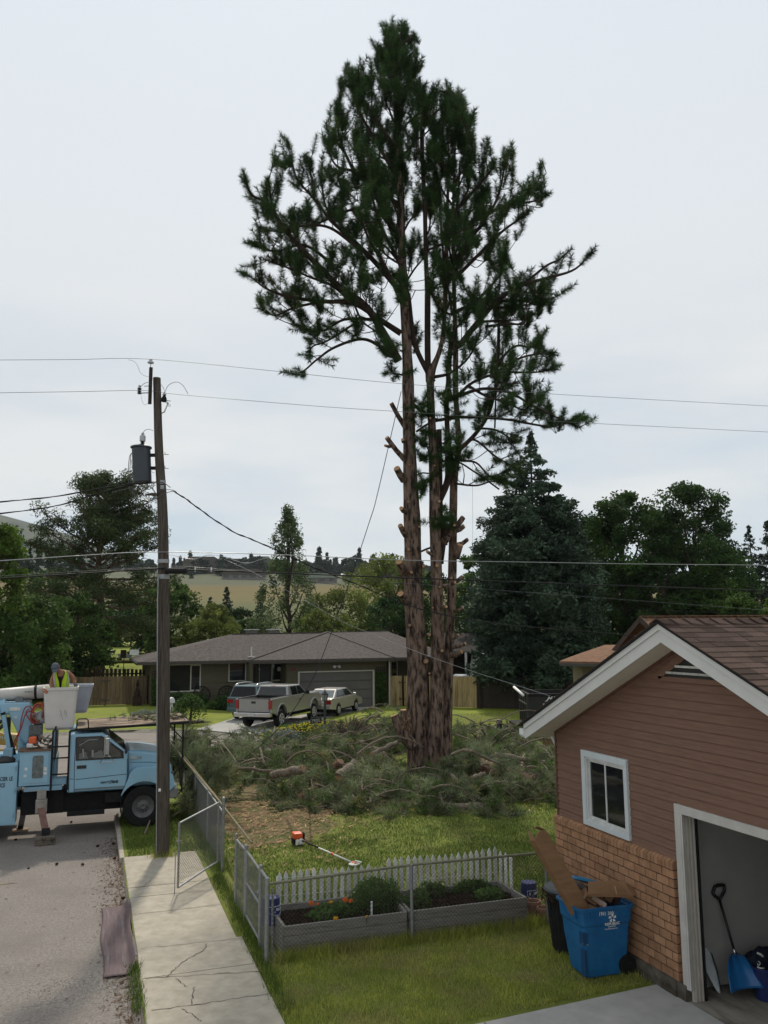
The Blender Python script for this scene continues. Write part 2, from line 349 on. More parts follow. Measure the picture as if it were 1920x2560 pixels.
# pavement slabs along the street (real joints, slight heave)
JY = [G(200+.3014*x, 2200+.3014*y).y for x, y in ((590,1100),(545,825),(510,580),(490,290),(475,150),(460,70))]
js = [-2.0, 4.6, 6.2, 7.8, 9.35] + JY + [19.02]
mb = MB(); random.seed(3)
for i in range(len(js)-1):
    y0, y1 = js[i]+.007, js[i+1]-.007; h = random.uniform(-.006, .008); t = random.uniform(-.02, .02)
    xr = 2.32 if y1 < 14.6 else 2.24
    vs = []; fs = []
    prof = [(.74,-.16),(.76,-.04),(.79,-.004),(.84,0),(xr,0),(xr+.01,-.1)]
    for x, z in prof: vs += [(x, y0+t*(x-.8)*0, z+h), (x, y1, z+h*.3)]
    fs = [(2*k, 2*k+1, 2*k+3, 2*k+2) for k in range(len(prof)-1)]
    n2 = 2*len(prof); fs += [tuple(range(0, n2, 2)), tuple(range(n2-1, 0, -2))]
    mb.add([(a, b, c+.016) for a, b, c in vs], fs, 0)
sw = mb.build('pavement', M['concrete']); sw['kind'] = 'structure'
def crackline(pts, wd=.011, z=.0215, seed=1):
    random.seed(seed); P = spline([Vector((p.x, p.y, z)) for p in pts], 7); mb = MB(); L = []; R = []
    for i, p in enumerate(P):
        t = (P[min(i+1, len(P)-1)]-P[max(i-1, 0)]).normalized(); q = Vector((-t.y, t.x, 0)); j = q*random.uniform(-.018, .018); w_ = wd*random.uniform(.4, 1.3)
        L.append(p+j+q*w_/2); R.append(p+j-q*w_/2)
    for i in range(len(P)-1): mb.quad(L[i], L[i+1], R[i+1], R[i])
    return mb
z3 = lambda x, y: G(200+.3014*x, 2200+.3014*y)
cm = MB()
for k, pl in enumerate([[(1045,540),(1025,590),(870,680),(790,750),(720,820)], [(800,830),(870,890),(900,900)], [(945,900),(930,980),(930,1045)], [(850,1080),(940,1140),(1000,1190)],
                        [(600,0),(550,40),(520,60)]]):
    c = crackline([z3(*p) for p in pl], seed=k); cm.add(c.v, c.f)
for k, (a, b) in enumerate([((590,1100),(1590,950)), ((545,825),(1490,770)), ((475,150),(1150,97)), ((490,290),(1200,205)), ((460,70),(800,20)), ((510,580),(1360,492))]):
    A, B = z3(*a), z3(*b); mid = A.lerp(B, .5) + Vector((0, random.uniform(-.03, .03), 0)); c = crackline([A, mid, B], .014 if k in (0, 1) else .008, seed=20+k); cm.add(c.v, c.f)
cm.build('pavement_crack', M['crack'])['kind'] = 'structure'
# road cracks and tar streaks
cm = MB(); random.seed(5)
for k in range(12):
    x, y = random.uniform(-7, .4), random.uniform(9, 24); a = random.uniform(-.5, .5) + (PI/2 if random.random() < .3 else 0); l = random.uniform(.5, 2.2)
    P = [Vector((x+math.cos(a)*l*t, min(y+math.sin(a)*l*t, 26), 0)) for t in (0, .35, .7, 1)]
    P = [p for p in P if p.x < .6] 
    if len(P) > 2: c = crackline(P, .006, ROADZ+.004, seed=50+k); cm.add(c.v, c.f)
for k in range(24):
    x, y = random.uniform(-8, 6), random.uniform(28, 42); a = random.uniform(-.4, .4); l = random.uniform(1, 4)
    P = [Vector((x+math.cos(a)*l*t, y+math.sin(a)*l*t, 0)) for t in (0, .35, .7, 1)]; P = [p for p in P if (p.x-1)**2+(p.y-35.5)**2 < 36]
    if len(P) > 2: c = crackline(P, .03, ROADZ+.004, seed=90+k); cm.add(c.v, c.f)
cm.build('road_crack', M['crack'])['kind'] = 'structure'
mb = MB(); mb.quad((-9,18.05,ROADZ+.006),(-1.2,18.3,ROADZ+.006),(-1.2,18.37,ROADZ+.006),(-9,18.12,ROADZ+.006))
mb.build('road_marking', mat('yellowpaint', (.34,.27,.12), (.20,.17,.12), rough=.9, scale=30, c3=(.15,.13,.115), s3=12, t3=(.35,.55)))['kind'] = 'structure'
# own driveway, garage slab
mb = MB()
def slab(poly, z, mb=mb, t=.1):
    n = len(poly); mb.add([(p[0],p[1],z) for p in poly]+[(p[0],p[1],z-t) for p in poly], [tuple(range(n))]+[(i,(i+1)%n,(i+1)%n+n,i+n) for i in range(n)])
slab([(2.33,9.62),(4.54,9.74),(4.54,2),(2.33,2)], .016); slab([(4.56,9.74),(7.17,9.94),(7.17,9.5),(7.17,2),(4.56,2)], .016)
mb.build('driveway', M['concrete2'])['kind'] = 'structure'
# neighbour's driveway
mb = MB(); zt = lambda x, y: (x, y, max(.02, terr(x, y)+.02))
D0, D1, D2, D3 = (4.9,42.3), (7.0,38.9), (16.8,50.4), (9.6,50.4)
nn = 10
for j in range(nn):
    t0, t1 = j/nn, (j+1)/nn; f = lambda a, b, t: (a[0]+(b[0]-a[0])*t, a[1]+(b[1]-a[1])*t)
    for i in range(4):
        s0, s1 = i/4, (i+1)/4
        q = [f(f(D0,D3,t0), f(D1,D2,t0), s0), f(f(D0,D3,t0), f(D1,D2,t0), s1), f(f(D0,D3,t1), f(D1,D2,t1), s1), f(f(D0,D3,t1), f(D1,D2,t1), s0)]
        mb.quad(*[zt(*p) for p in q])
mb.build('neighbour_driveway', M['concrete2'])['kind'] = 'structure'
# wood-chip litter and bare ground round the felled brush
lit = mat('litter', (.23,.165,.095), (.12,.085,.05), rough=1, scale=14, detail=9, bump=.8, bscale=60, c3=(.09,.10,.035), s3=1.6, t3=(.42,.6))
def blob(cx, cy, rx, ry, z, seed, name, mt, n=60, kind='structure'):
    random.seed(seed); ph = [random.uniform(0, 6) for _ in range(5)]
    ring = []
    for k in range(n):
        a = 2*PI*k/n; r = 1 + .14*math.sin(3*a+ph[0]) + .10*math.sin(5*a+ph[1]) + .06*math.sin(9*a+ph[2]) + .05*math.sin(17*a+ph[3]); ring.append((cx+rx*r*math.cos(a), cy+ry*r*math.sin(a), z))
    mb = MB(); mb.add([(cx,cy,z+.03)]+ring, [(0,k+1,(k+1)%n+1) for k in range(n)]); o = mb.build(name, mt); o['kind'] = kind; return o
blob(4.5, 22.8, 1.7, 3.8, .008, 4, 'bare_ground', lit)
blob(9.0, 24.2, 5.0, 2.0, .012, 8, 'litter_ground', lit)
# ================================================================ GARAGE (near, right)
GX, GY1, GYA, GY0 = 7.2, 12.40, 9.0, 5.60       # wall plane, left corner, apex, right corner
SL = .437; ZE = 3.04                              # rake slope, soffit height at the left corner
def soff(y): return ZE + (GY1-y)*SL if y >= GYA else ZE + (y-GY0)*SL
gar = thing('garage', 'brown sided garage with brick base, white fascia and open door, nearest building at right', 'garage', (GX, GY1, 0))
BT, FT, DOORY, DOORZ = 1.66, .2, 9.43, 2.38
XB = 16.0
# siding: real overlapping courses, 12 cm each
mb = MB(); z = BT+.0
k = 0
while z < 4.45:
    z1 = z+.12; ya = GY1-.03; yb = GY0
    if z1 > ZE: ya = min(ya, GY1-(z1-ZE)/SL); yb = max(yb, GY0+(z1-ZE)/SL)
    segs = [(ya, DOORY+.0)] + ([(DOORY, yb)] if z >= DOORZ-.02 else [])
    if z >= DOORZ-.02: segs = [(ya, yb)]
    if z1 > 1.75 and z < 2.72: segs = [(ya, 11.52), (10.49, segs[0][1])] + segs[1:]
    for a, b in segs:
        if a-b < .05: continue
        mb.prism([(GX+.004, z), (GX-.021, z+.001), (GX-.019, z+.012), (GX-.013, z+.055), (GX-.015, z+.062), (GX-.002, z+.1195), (GX+.004, z+.1195)], b, a, 'Y', 0, tint=.5)
    z = z1; k += 1
mb.build('siding', M['siding'], gar)
mb2 = MB(); mb2.box(GX+.006, GX+.14, 9.36, GY1-.01, FT, 1.74).box(GX+.006, GX+.14, 9.36, GY1-.01, 2.74, 3.0).box(GX+.006, GX+.14, 9.36, 10.48, 1.74, 2.74).box(GX+.006, GX+.14, 11.53, GY1-.01, 1.74, 2.74); mb2.box(GX+.006, GX+.14, GY0, 9.36, DOORZ-.05, 3.0)
mb2.prism([(GY1-.01, 3.0), (GY0+.01, 3.0), (GYA, 3.0+3.34*SL)], GX+.006, GX+.14, 'X')
mb2.box(GX+.006, GX+.14, GY0, 6.0, FT, DOORZ-.05)
mb2.box(GX+.14, XB, GY1-.13, GY1-.01, FT, 3.02); mb2.box(GX+.14, XB, GY0, GY0+.12, FT, 3.02); mb2.box(XB, XB+.12, GY0, GY1-.01, FT, 3.02)
mb2.build('wall', M['siding'], gar)
MB().box(GX-.024, GX+.02, GY1-.035, GY1+.012, BT, ZE+.02).build('corner_trim', mat('sidingtrim', (.13,.068,.047), rough=.6), gar)
MB().box(GX-.03, GX+.0, 9.4, 9.43, BT, DOORZ+.01).build('corner_trim', MATS['sidingtrim'], gar)
# frieze strip under the soffit
mb = MB()
for a, b in ((GY1, GYA), (GYA, GY0)):
    mb.add([(GX-.028, a, soff(a)-.11), (GX-.028, b, soff(b)-.11), (GX-.028, b, soff(b)-.002), (GX-.028, a, soff(a)-.002),
            (GX+.0, a, soff(a)-.11), (GX+.0, b, soff(b)-.11), (GX+.0, b, soff(b)-.002), (GX+.0, a, soff(a)-.002)], [(0,1,2,3),(0,4,5,1),(3,2,6,7)])
mb.build('frieze_board', mat('sidingtrim2', (.15,.078,.053), rough=.6), gar)
# brick base: each brick its own little block in one mesh, over a mortar core
mb = MB(); random.seed(11)
ch, bl, jt = .1115, .232, .015
rows = 12; z0 = FT+.004
for r in range(rows):
    za = z0 + r*ch; y = GY1+.04 - (0 if r % 2 else bl/2+jt/2)
    yend = 9.50
    yy = GY1+.045
    first = True
    while yy > yend+.02:
        L0 = (bl/2 if (r % 2 == 0 and first) else bl); first = False
        ye = max(yy-L0, yend); mb.box(GX-.052+random.uniform(-.001,.001), GX+.0, ye, yy-jt*0, za, za+ch-jt); yy = ye-jt
    # return on the far gable corner
    for q in range(3): mb.box(GX+.0+q*(bl+jt)+.004, GX+q*(bl+jt)+bl, GY1+.0, GY1+.045, za, za+ch-jt)
    mb.box(GX-.0, GX+.05, 9.495, 9.545, za, za+ch-jt)
y = GY1+.06
while y > 9.50:
    mb.add([(GX-.072, y-.066, 1.545), (GX-.072, y, 1.545), (GX-.0, y, 1.545), (GX-.0, y-.066, 1.545), (GX-.072, y-.066, 1.63), (GX-.072, y, 1.63), (GX-.0, y, 1.675), (GX-.0, y-.066, 1.675)],
           [(0,3,2,1),(4,5,6,7),(0,1,5,4),(1,2,6,5),(2,3,7,6),(3,0,4,7)]); y -= .0765
bm_ = mb.build('brick_base', M['brick'], gar)
MB().box(GX-.034, GX+.005, 9.51, GY1+.035, FT, 1.60).box(GX-.06, GX+.005, 9.51, GY1+.05, 1.548, 1.625).build('mortar', M['mortar'], bm_)
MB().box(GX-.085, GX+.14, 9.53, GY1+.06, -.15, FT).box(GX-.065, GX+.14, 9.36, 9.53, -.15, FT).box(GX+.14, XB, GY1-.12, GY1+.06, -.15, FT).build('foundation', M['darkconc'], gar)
# roof
OV = .43; XF = GX-OV
mb = MB(); T = .028
def rz(y, off=0): return soff(y)+off
# deck/soffit board, one prism per slope
YE1, YE0 = 12.66, 5.34
def zs(y): return 4.485 - abs(y-GYA)*SL
for y0, y1 in ((YE1, GYA), (GYA, YE0)):
    mb.add([(XF+.022, y0, zs(y0)-.03), (XF+.022, y1, zs(y1)-.03), (XB+.4, y1, zs(y1)-.03), (XB+.4, y0, zs(y0)-.03), (XF+.022, y0, zs(y0)+.11), (XF+.022, y1, zs(y1)+.11), (XB+.4, y1, zs(y1)+.11), (XB+.4, y0, zs(y0)+.11)],
           [(0,3,2,1),(4,5,6,7),(0,1,5,4),(1,2,6,5),(2,3,7,6),(3,0,4,7)])
mb.build('soffit', mat('soffitpaint', (.66,.60,.51), (.62,.56,.47), rough=.7), gar)
mb = MB()
for y0, y1 in ((YE1, GYA), (GYA, YE0)):
    for (dx, zl, zh) in ((0, -.05, .165), (-.02, .108, .185)):
        mb.add([(XF+dx, y0, zs(y0)+zl), (XF+dx, y1, zs(y1)+zl), (XF+dx+.022, y1, zs(y1)+zl), (XF+dx+.022, y0, zs(y0)+zl), (XF+dx, y0, zs(y0)+zh), (XF+dx, y1, zs(y1)+zh), (XF+dx+.022, y1, zs(y1)+zh), (XF+dx+.022, y0, zs(y0)+zh)],
           [(0,3,2,1),(4,5,6,7),(0,1,5,4),(1,2,6,5),(2,3,7,6),(3,0,4,7)])
mb.build('fascia', mat('fasciapaint', (.60,.595,.57), (.55,.545,.52), rough=.6, scale=2), gar)
MB().prism([(XF-.03, 2.90), (XF-.03, 3.0), (XF+.02, 3.0), (XF+.02, 2.86), (XF-.0, 2.86)], YE1-.0, YE1+.13).box(XF+.02, XB+.4, YE1, YE1+.12, 2.88, 2.98).build('gutter', M['white'], gar)
MB().tube([(GX+.1, YE1+.05, 2.88), (GX+.1, YE1-.1, 2.72), (GX+.1, GY1+.08, 2.6), (GX+.1, GY1+.08, .3)], .035, 6).build('downpipe', M['white'], gar)
mb = MB()
for y0, y1 in ((YE1+.03, GYA), (GYA, YE0-.03)):   # dark drip edge under the shingles
    for a, b, zl, zh in ((-.045, .1, .187, .215),):
        mb.add([(XF+a, y0, zs(y0)+zl), (XF+a, y1, zs(y1)+zl), (XB+.4, y1, zs(y1)+zl), (XB+.4, y0, zs(y0)+zl), (XF+a, y0, zs(y0)+zh), (XF+a, y1, zs(y1)+zh), (XB+.4, y1, zs(y1)+zh), (XB+.4, y0, zs(y0)+zh)],
           [(0,3,2,1),(4,5,6,7),(0,1,5,4),(1,2,6,5),(2,3,7,6),(3,0,4,7)])
mb.build('drip_edge', M['matblack'], gar)
mb = MB(); random.seed(21); ex = .142
nrm = math.sqrt(1+SL*SL)
for side in (1, -1):
    r = 0; ypos = 3.84/1
    cnt = int(3.85*nrm/ex)
    for r in range(cnt):
        sA = 3.87*nrm - r*ex; sB = sA-ex*1.25      # distance down the slope of butt and top
        x = XF-.05; 
        while x < 13.6:
            wd = random.choice((.16, .2, .27, .33, .3)); x1 = x+wd; th = random.choice((.006, .012, .013))
            def pt(xx, s, h):
                yy = s/nrm; return (xx, GYA+side*yy, zs(GYA+side*yy)+.217+h)
            tt = random.random()
            mb.add([pt(x+.002, sA, .004), pt(x1-.002, sA, .004), pt(x1-.002, sB, .001), pt(x+.002, sB, .001), pt(x+.002, sA, .006+th), pt(x1-.002, sA, .006+th), pt(x1-.002, sB, .004), pt(x+.002, sB, .004)],
                   [(0,3,2,1),(4,5,6,7),(0,1,5,4),(1,2,6,5),(2,3,7,6),(3,0,4,7)], tint=tt); x = x1
x = XF-.05
while x < 13.6:    # ridge caps
    for side in (1, -1):
        a = .15; h0, h1 = .255 if x > 8.2 else .236, .235 if x > 8.2 else .225
        mb.add([(x, GYA, 4.485+h0+.02), (x+.24, GYA, 4.485+h1), (x+.24, GYA+side*a, 4.485+h1-a*SL), (x, GYA+side*a, 4.485+h0+.02-a*SL),
                (x, GYA, 4.485+h0), (x+.24, GYA, 4.485+h1-.02), (x+.24, GYA+side*a, 4.485+h1-.02-a*SL), (x, GYA+side*a, 4.485+h0-a*SL)],
               [(0,1,2,3),(7,6,5,4),(0,3,7,4),(3,2,6,7),(1,2,6,5)])
    x += .21
mb.build('roof', M['shingle'], gar)
# gable vent: brown frame, dark void, white louvres
vt = MB(); vb = 3.98; hw = .62
vt.prism([(GYA-hw, vb), (GYA+hw, vb), (GYA, vb+hw*SL)], GX-.025, GX-.022, 'X'); v = vt.build('gable_vent', M['black'], gar)
mb = MB()
for i in range(5):
    z = vb+.055+i*.085; hh = hw-(z-vb)/SL-.06
    if hh > .08: mb.obox((GX-.035, GYA-hh, z), (GX-.035, GYA+hh, z), .04, .028, up=(0,0,1))
mb.build('louvre', M['whiteold'], v)
mb = MB(); mb.obox((GX-.03, GYA-hw, vb-.03), (GX-.03, GYA+hw, vb-.03), .02, .06); mb.obox((GX-.03, GYA+hw, vb-.0), (GX-.03, GYA, vb+hw*SL+.05), .02, .1); mb.obox((GX-.03, GYA-hw, vb-.0), (GX-.03, GYA, vb+hw*SL+.05), .02, .1)
mb.build('vent_frame', M['siding'], v)
# window
WY1, WY0, WZ0, WZ1 = 11.59, 10.425, 1.69, 2.785
mb = MB(); t = .095
mb.box(GX-.055, GX-.0, WY0, WY1, WZ1-t, WZ1).box(GX-.055, GX-.0, WY0, WY1, WZ0, WZ0+t*.8).box(GX-.055, GX-.0, WY1-t, WY1, WZ0+t*.8, WZ1-t).box(GX-.055, GX-.0, WY0, WY0+t*.7, WZ0+t*.8, WZ1-t)
win = mb.build('window', mat('winpaint', (.56,.60,.615), (.52,.56,.575), rough=.55), gar, bevel=.004)
a0, a1, b0, b1 = WY0+t*.7, WY1-t, WZ0+t*.8, WZ1-t
mb = MB()
def fr(y0, y1, z0, z1, x, w_, d):
    mb.box(x, x+d, y0, y1, z0, z0+w_).box(x, x+d, y0, y1, z1-w_, z1).box(x, x+d, y0, y0+w_, z0+w_, z1-w_).box(x, x+d, y1-w_, y1, z0+w_, z1-w_)
fr(a0+.001, a1-.001, b0+.001, b1-.001, GX-.035, .03, .06); fr(a0+.03, (a0+a1)/2+.02, b0+.03, b1-.03, GX-.022, .028, .03); fr((a0+a1)/2-.02, a1-.03, b0+.03, b1-.03, GX-.004, .035, .03)
mb.build('window_frame', mat('vinyl', (.62,.62,.60), rough=.45), win)
MB().box(GX-.012, GX-.008, a0+.05, (a0+a1)/2, b0+.05, b1-.05).box(GX+.012, GX+.016, (a0+a1)/2, a1-.06, b0+.06, b1-.06).build('pane', M['glass'], win)
# door opening: trim, jambs, tracks; inside walls
mb = MB(); mb.box(GX-.045, GX+.01, 9.30, DOORY, .17+.0, DOORZ).box(GX-.045, GX+.01, 5.9, 9.30, DOORZ-.11, DOORZ)
mb.box(GX-.062, GX-.045, 9.30, 9.345, .17, DOORZ-.11).box(GX-.055, GX-.045, 9.27, 9.30, .17, DOORZ-.11)
mb.build('door_trim', M['trimgrey'], gar, bevel=.004)
mb = MB(); mb.box(GX+.01, GX+.165, 9.31, 9.35, .02, DOORZ-.11)
for q in range(3): mb.box(GX+.03+.048*q, GX+.055+.048*q, 9.295-.004*q, 9.31, .02, DOORZ-.15)
mb.build('door_jamb', mat('jambpaint', (.46,.42,.37), (.40,.37,.32), rough=.7), gar, bevel=.005)
MB().box(GX+.17, GX+.20, 9.29, 9.345, .02, DOORZ-.15).box(GX+.20, 10.5, 9.28, 9.32, DOORZ-.12, DOORZ-.06).build('door_track', M['matblack'], gar)
IY = 9.62
inn = MB(); inn.box(GX+.16, XB-.01, IY, IY+.03, .02, 2.96); inn.box(XB-.05, XB-.02, GY0+.15, IY, .02, 2.96); inn.box(GX+.16, XB-.05, GY0+.15, IY, 2.7, 2.73); inn.box(GX+.16, XB-.05, GY0+.15, GY0+.18, .02, 2.7)
inn.build('inner_wall', mat('innerwall', (.36,.355,.325), (.32,.315,.29), rough=.85, scale=2), gar)
MB().box(GX-.02, XB-.05, GY0+.1, 9.6, -.12, .022).build('floor_slab', mat('garslab', (.27,.245,.205), (.17,.155,.13), rough=.8, scale=3, stretch=(1,.3,1), detail=8, c3=(.10,.09,.075), s3=1.5), gar)

# ---- things inside the garage door
def QX(x, y, X): return PX(1680+x*.1718, 2180+y*.1718, X)
def QY(x, y, Y): return PY(1680+x*.1718, 2180+y*.1718, Y)
# snow shovel leaning on the inner wall
b0 = QY(1000, 1770, 9.12); b0.z = .03; top = QY(690, 400, 9.56); nk = QY(925, 1210, 9.36)
sh = thing('snow_shovel', 'blue plastic snow shovel with black D handle leaning on the garage wall', 'snow shovel', b0)
MB().tube([top, nk], .017, 8).build('shaft', M['black'], sh, smooth=True)
MB().tube([nk+(top-nk)*.0, nk+(top-nk)*.12], .021, 8).build('ferrule', M['chrome'], sh, smooth=True)
hx = QY(610, 260, 9.58); hy = QY(760, 220, 9.58); h2 = QY(745, 190, 9.58); h3 = QY(640, 205, 9.58); h4 = QY(600, 320, 9.57); h5 = QY(755, 290, 9.57)
MB().tube(spline([top, h4, hx, h3, h2, hy, h5, top], 5), .021, 8).build('handle', M['black'], sh, smooth=True)
mb = MB(); rows_ = []
LB, RB, LT, RT = QY(858, 1775, 9.10), QY(1345, 1695, 9.0), QY(845, 1235, 9.33), QY(1065, 1225, 9.33)
LM_, RM_ = QY(815, 1430, 9.22), QY(1190, 1420, 9.15)
nu, nv = 14, 12; gv = []
for j in range(nv+1):
    v_ = j/nv
    def q3(a, b, c, t): return a*(1-t)**2 + b*2*t*(1-t) + c*t*t
    Lp = q3(LT, LM_*1.0+(LM_-(LT+LB)/2)*1.0, LB, v_); Rp = q3(RT, RM_+(RM_-(RT+RB)/2)*1.0, RB, v_)
    for i in range(nu+1):
        u = i/nu; p = Lp.lerp(Rp, u); dpt = .10*(1-(2*u-1)**2)*(1-.35*v_) + .012*math.cos(u*PI*6)*(1-v_); p = p + Vector((.25,1,.0))*dpt; gv.append(p)
gf = [(j*(nu+1)+i, j*(nu+1)+i+1, (j+1)*(nu+1)+i+1, (j+1)*(nu+1)+i) for j in range(nv) for i in range(nu)]
mb.add(gv, gf); o = mb.build('scoop', mat('blueplastic', (.012,.115,.30), (.010,.095,.26), rough=.35, scale=4), sh, smooth=True)
so = o.modifiers.new('s', 'SOLIDIFY'); so.thickness = .006
# paddles
def blade(name, label, pts, wid, Y, shaft_to, seed, grp):
    b = pts[-1].copy(); p = thing(name, label, 'paddle', b, group=grp)
    mb = MB(); P = spline(pts, 6); n = len(P)-1; vs = []
    ax = (P[-1]-P[0]).normalized(); sd_ = ax.cross(Vector((0,1,0))).normalized()
    for i, q in enumerate(P):
        t = i/n; w_ = wid*(math.sin(PI*min(1, t**.62*.93+.03))**.75)
        w_ = max(w_, .018)
        for a, dz in ((-1, 0), (-.5, -.010), (0, -.016), (.5, -.010), (1, 0), (.5, .006), (0, .010), (-.5, .006)): vs.append(q + sd_*a*w_ + Vector((0, dz, 0)))
    fs = [(i*8+k, i*8+(k+1) % 8, (i+1)*8+(k+1) % 8, (i+1)*8+k) for i in range(n) for k in range(8)] + [tuple(range(7,-1,-1)), tuple(range(n*8, n*8+8))]
    mb.add(vs, fs); mb.build('blade', mat('paddleplastic', (.52,.55,.56), (.45,.48,.49), rough=.45), p, smooth=True)
    MB().tube([P[0]+(P[0]-P[1])*.2, P[0], P[1]], [.02,.02,.014], 8).build('socket', MATS['paddleplastic'], p, smooth=True)
    MB().tube([P[0], shaft_to], .013, 8).build('shaft', M['black'], p, smooth=True)
    return p
blade('kayak_paddle', 'white kayak paddle blade standing in front by the garage door jamb', [QX(487,1110,7.68), QX(520,1300,7.68), QX(600,1500,7.68), QX(690,1760,7.68)], .105, 0, QX(415,560,7.68), 1, 'paddles inside the garage door')
blade('kayak_paddle', 'white kayak paddle half hidden behind the front one inside the garage door', [QX(525,1085,7.95), QX(575,1200,7.95), QX(640,1330,7.95), QX(640,1600,7.95)], .075, 0, QX(625,830,7.95), 2, 'paddles inside the garage door')
pp = thing('hand_pump', 'white tube pump with black collars standing behind the paddles', 'pump', QX(668,1560,8.1))
A, B = QX(662,985,8.1), QX(668,1500,8.1)
MB().tube([A, B], .030, 12).build('barrel', MATS['paddleplastic'], pp, smooth=True)
MB().tube([A+Vector((0,0,.07)), A-Vector((0,0,.005))], [.022,.036], 12).tube([A.lerp(B,.36), A.lerp(B,.42)], .038, 12).box(A.lerp(B,.36).x+.02, A.lerp(B,.36).x+.07, A.y-.02, A.y+.02, A.lerp(B,.42).z, A.lerp(B,.33).z).build('collar', M['black'], pp)
MB().tube([QX(480,880,8.1), QX(560,885,8.1), QX(680,885,8.1), QX(825,918,8.15)], .014, 6).build('handle', M['black'], pp, smooth=True)
# rucksack and blue bucket deeper in
rk = thing('sports_bag', 'dark bag with white straps heaped beside the blue shovel', 'bag', QY(1260,1560,9.2))
mb = MB(); bmx = bmesh.new(); bmesh.ops.create_icosphere(bmx, subdivisions=4, radius=1)
c = QY(1290, 1330, 9.3)
for v in bmx.verts:
    n_ = noise.noise(v.co*1.6)*.25+noise.noise(v.co*5)*.06; v.co = v.co*(1+n_); v.co = Vector((v.co.x*.24+c.x+.02, v.co.y*.17+c.y, v.co.z*.26+c.z-.06))
me = bpy.data.meshes.new('b'); bmx.to_mesh(me); bmx.free()
link('bag_body', me, mat('bagcloth', (.016,.02,.035), (.01,.01,.014), rough=.85, scale=6, bump=.3), rk, smooth=True)
MB().tube(spline([QY(1235,1175,9.08), QY(1290,1200,9.05), QY(1325,1230,9.05)], 4), .013, 6).tube(spline([QY(1240,1380,9.05), QY(1290,1400,9.03), QY(1340,1400,9.03)], 4), .010, 6).build('strap', M['whiteold'], rk, smooth=True)
MB().tube(spline([QY(1250,1300,9.06), QY(1275,1310,9.05), QY(1280,1340,9.05), QY(1255,1360,9.05), QY(1245,1330,9.06)], 4), .005, 5).build('emblem', M['whiteold'], rk)
bk = thing('bucket', 'navy bucket beside the bag at the photo\'s right edge inside the garage', 'bucket', (QY(1330,1600,9.0).x+.12, 9.1, .022))
MB().lathe([(.0,.0),(.125,.0),(.15,.36),(.158,.36),(.158,.38),(.14,.38),(.12,.02)], (0,0,0), 28).build('bucket_body', mat('navyplastic', (.012,.022,.10), rough=.4), bk, world=False, smooth=False)
text('bucket_letters', 'Cz', .11, M['whiteold'], bk, (-.13,-.17,.13), FACE_CAM.copy(), .002, align='LEFT')
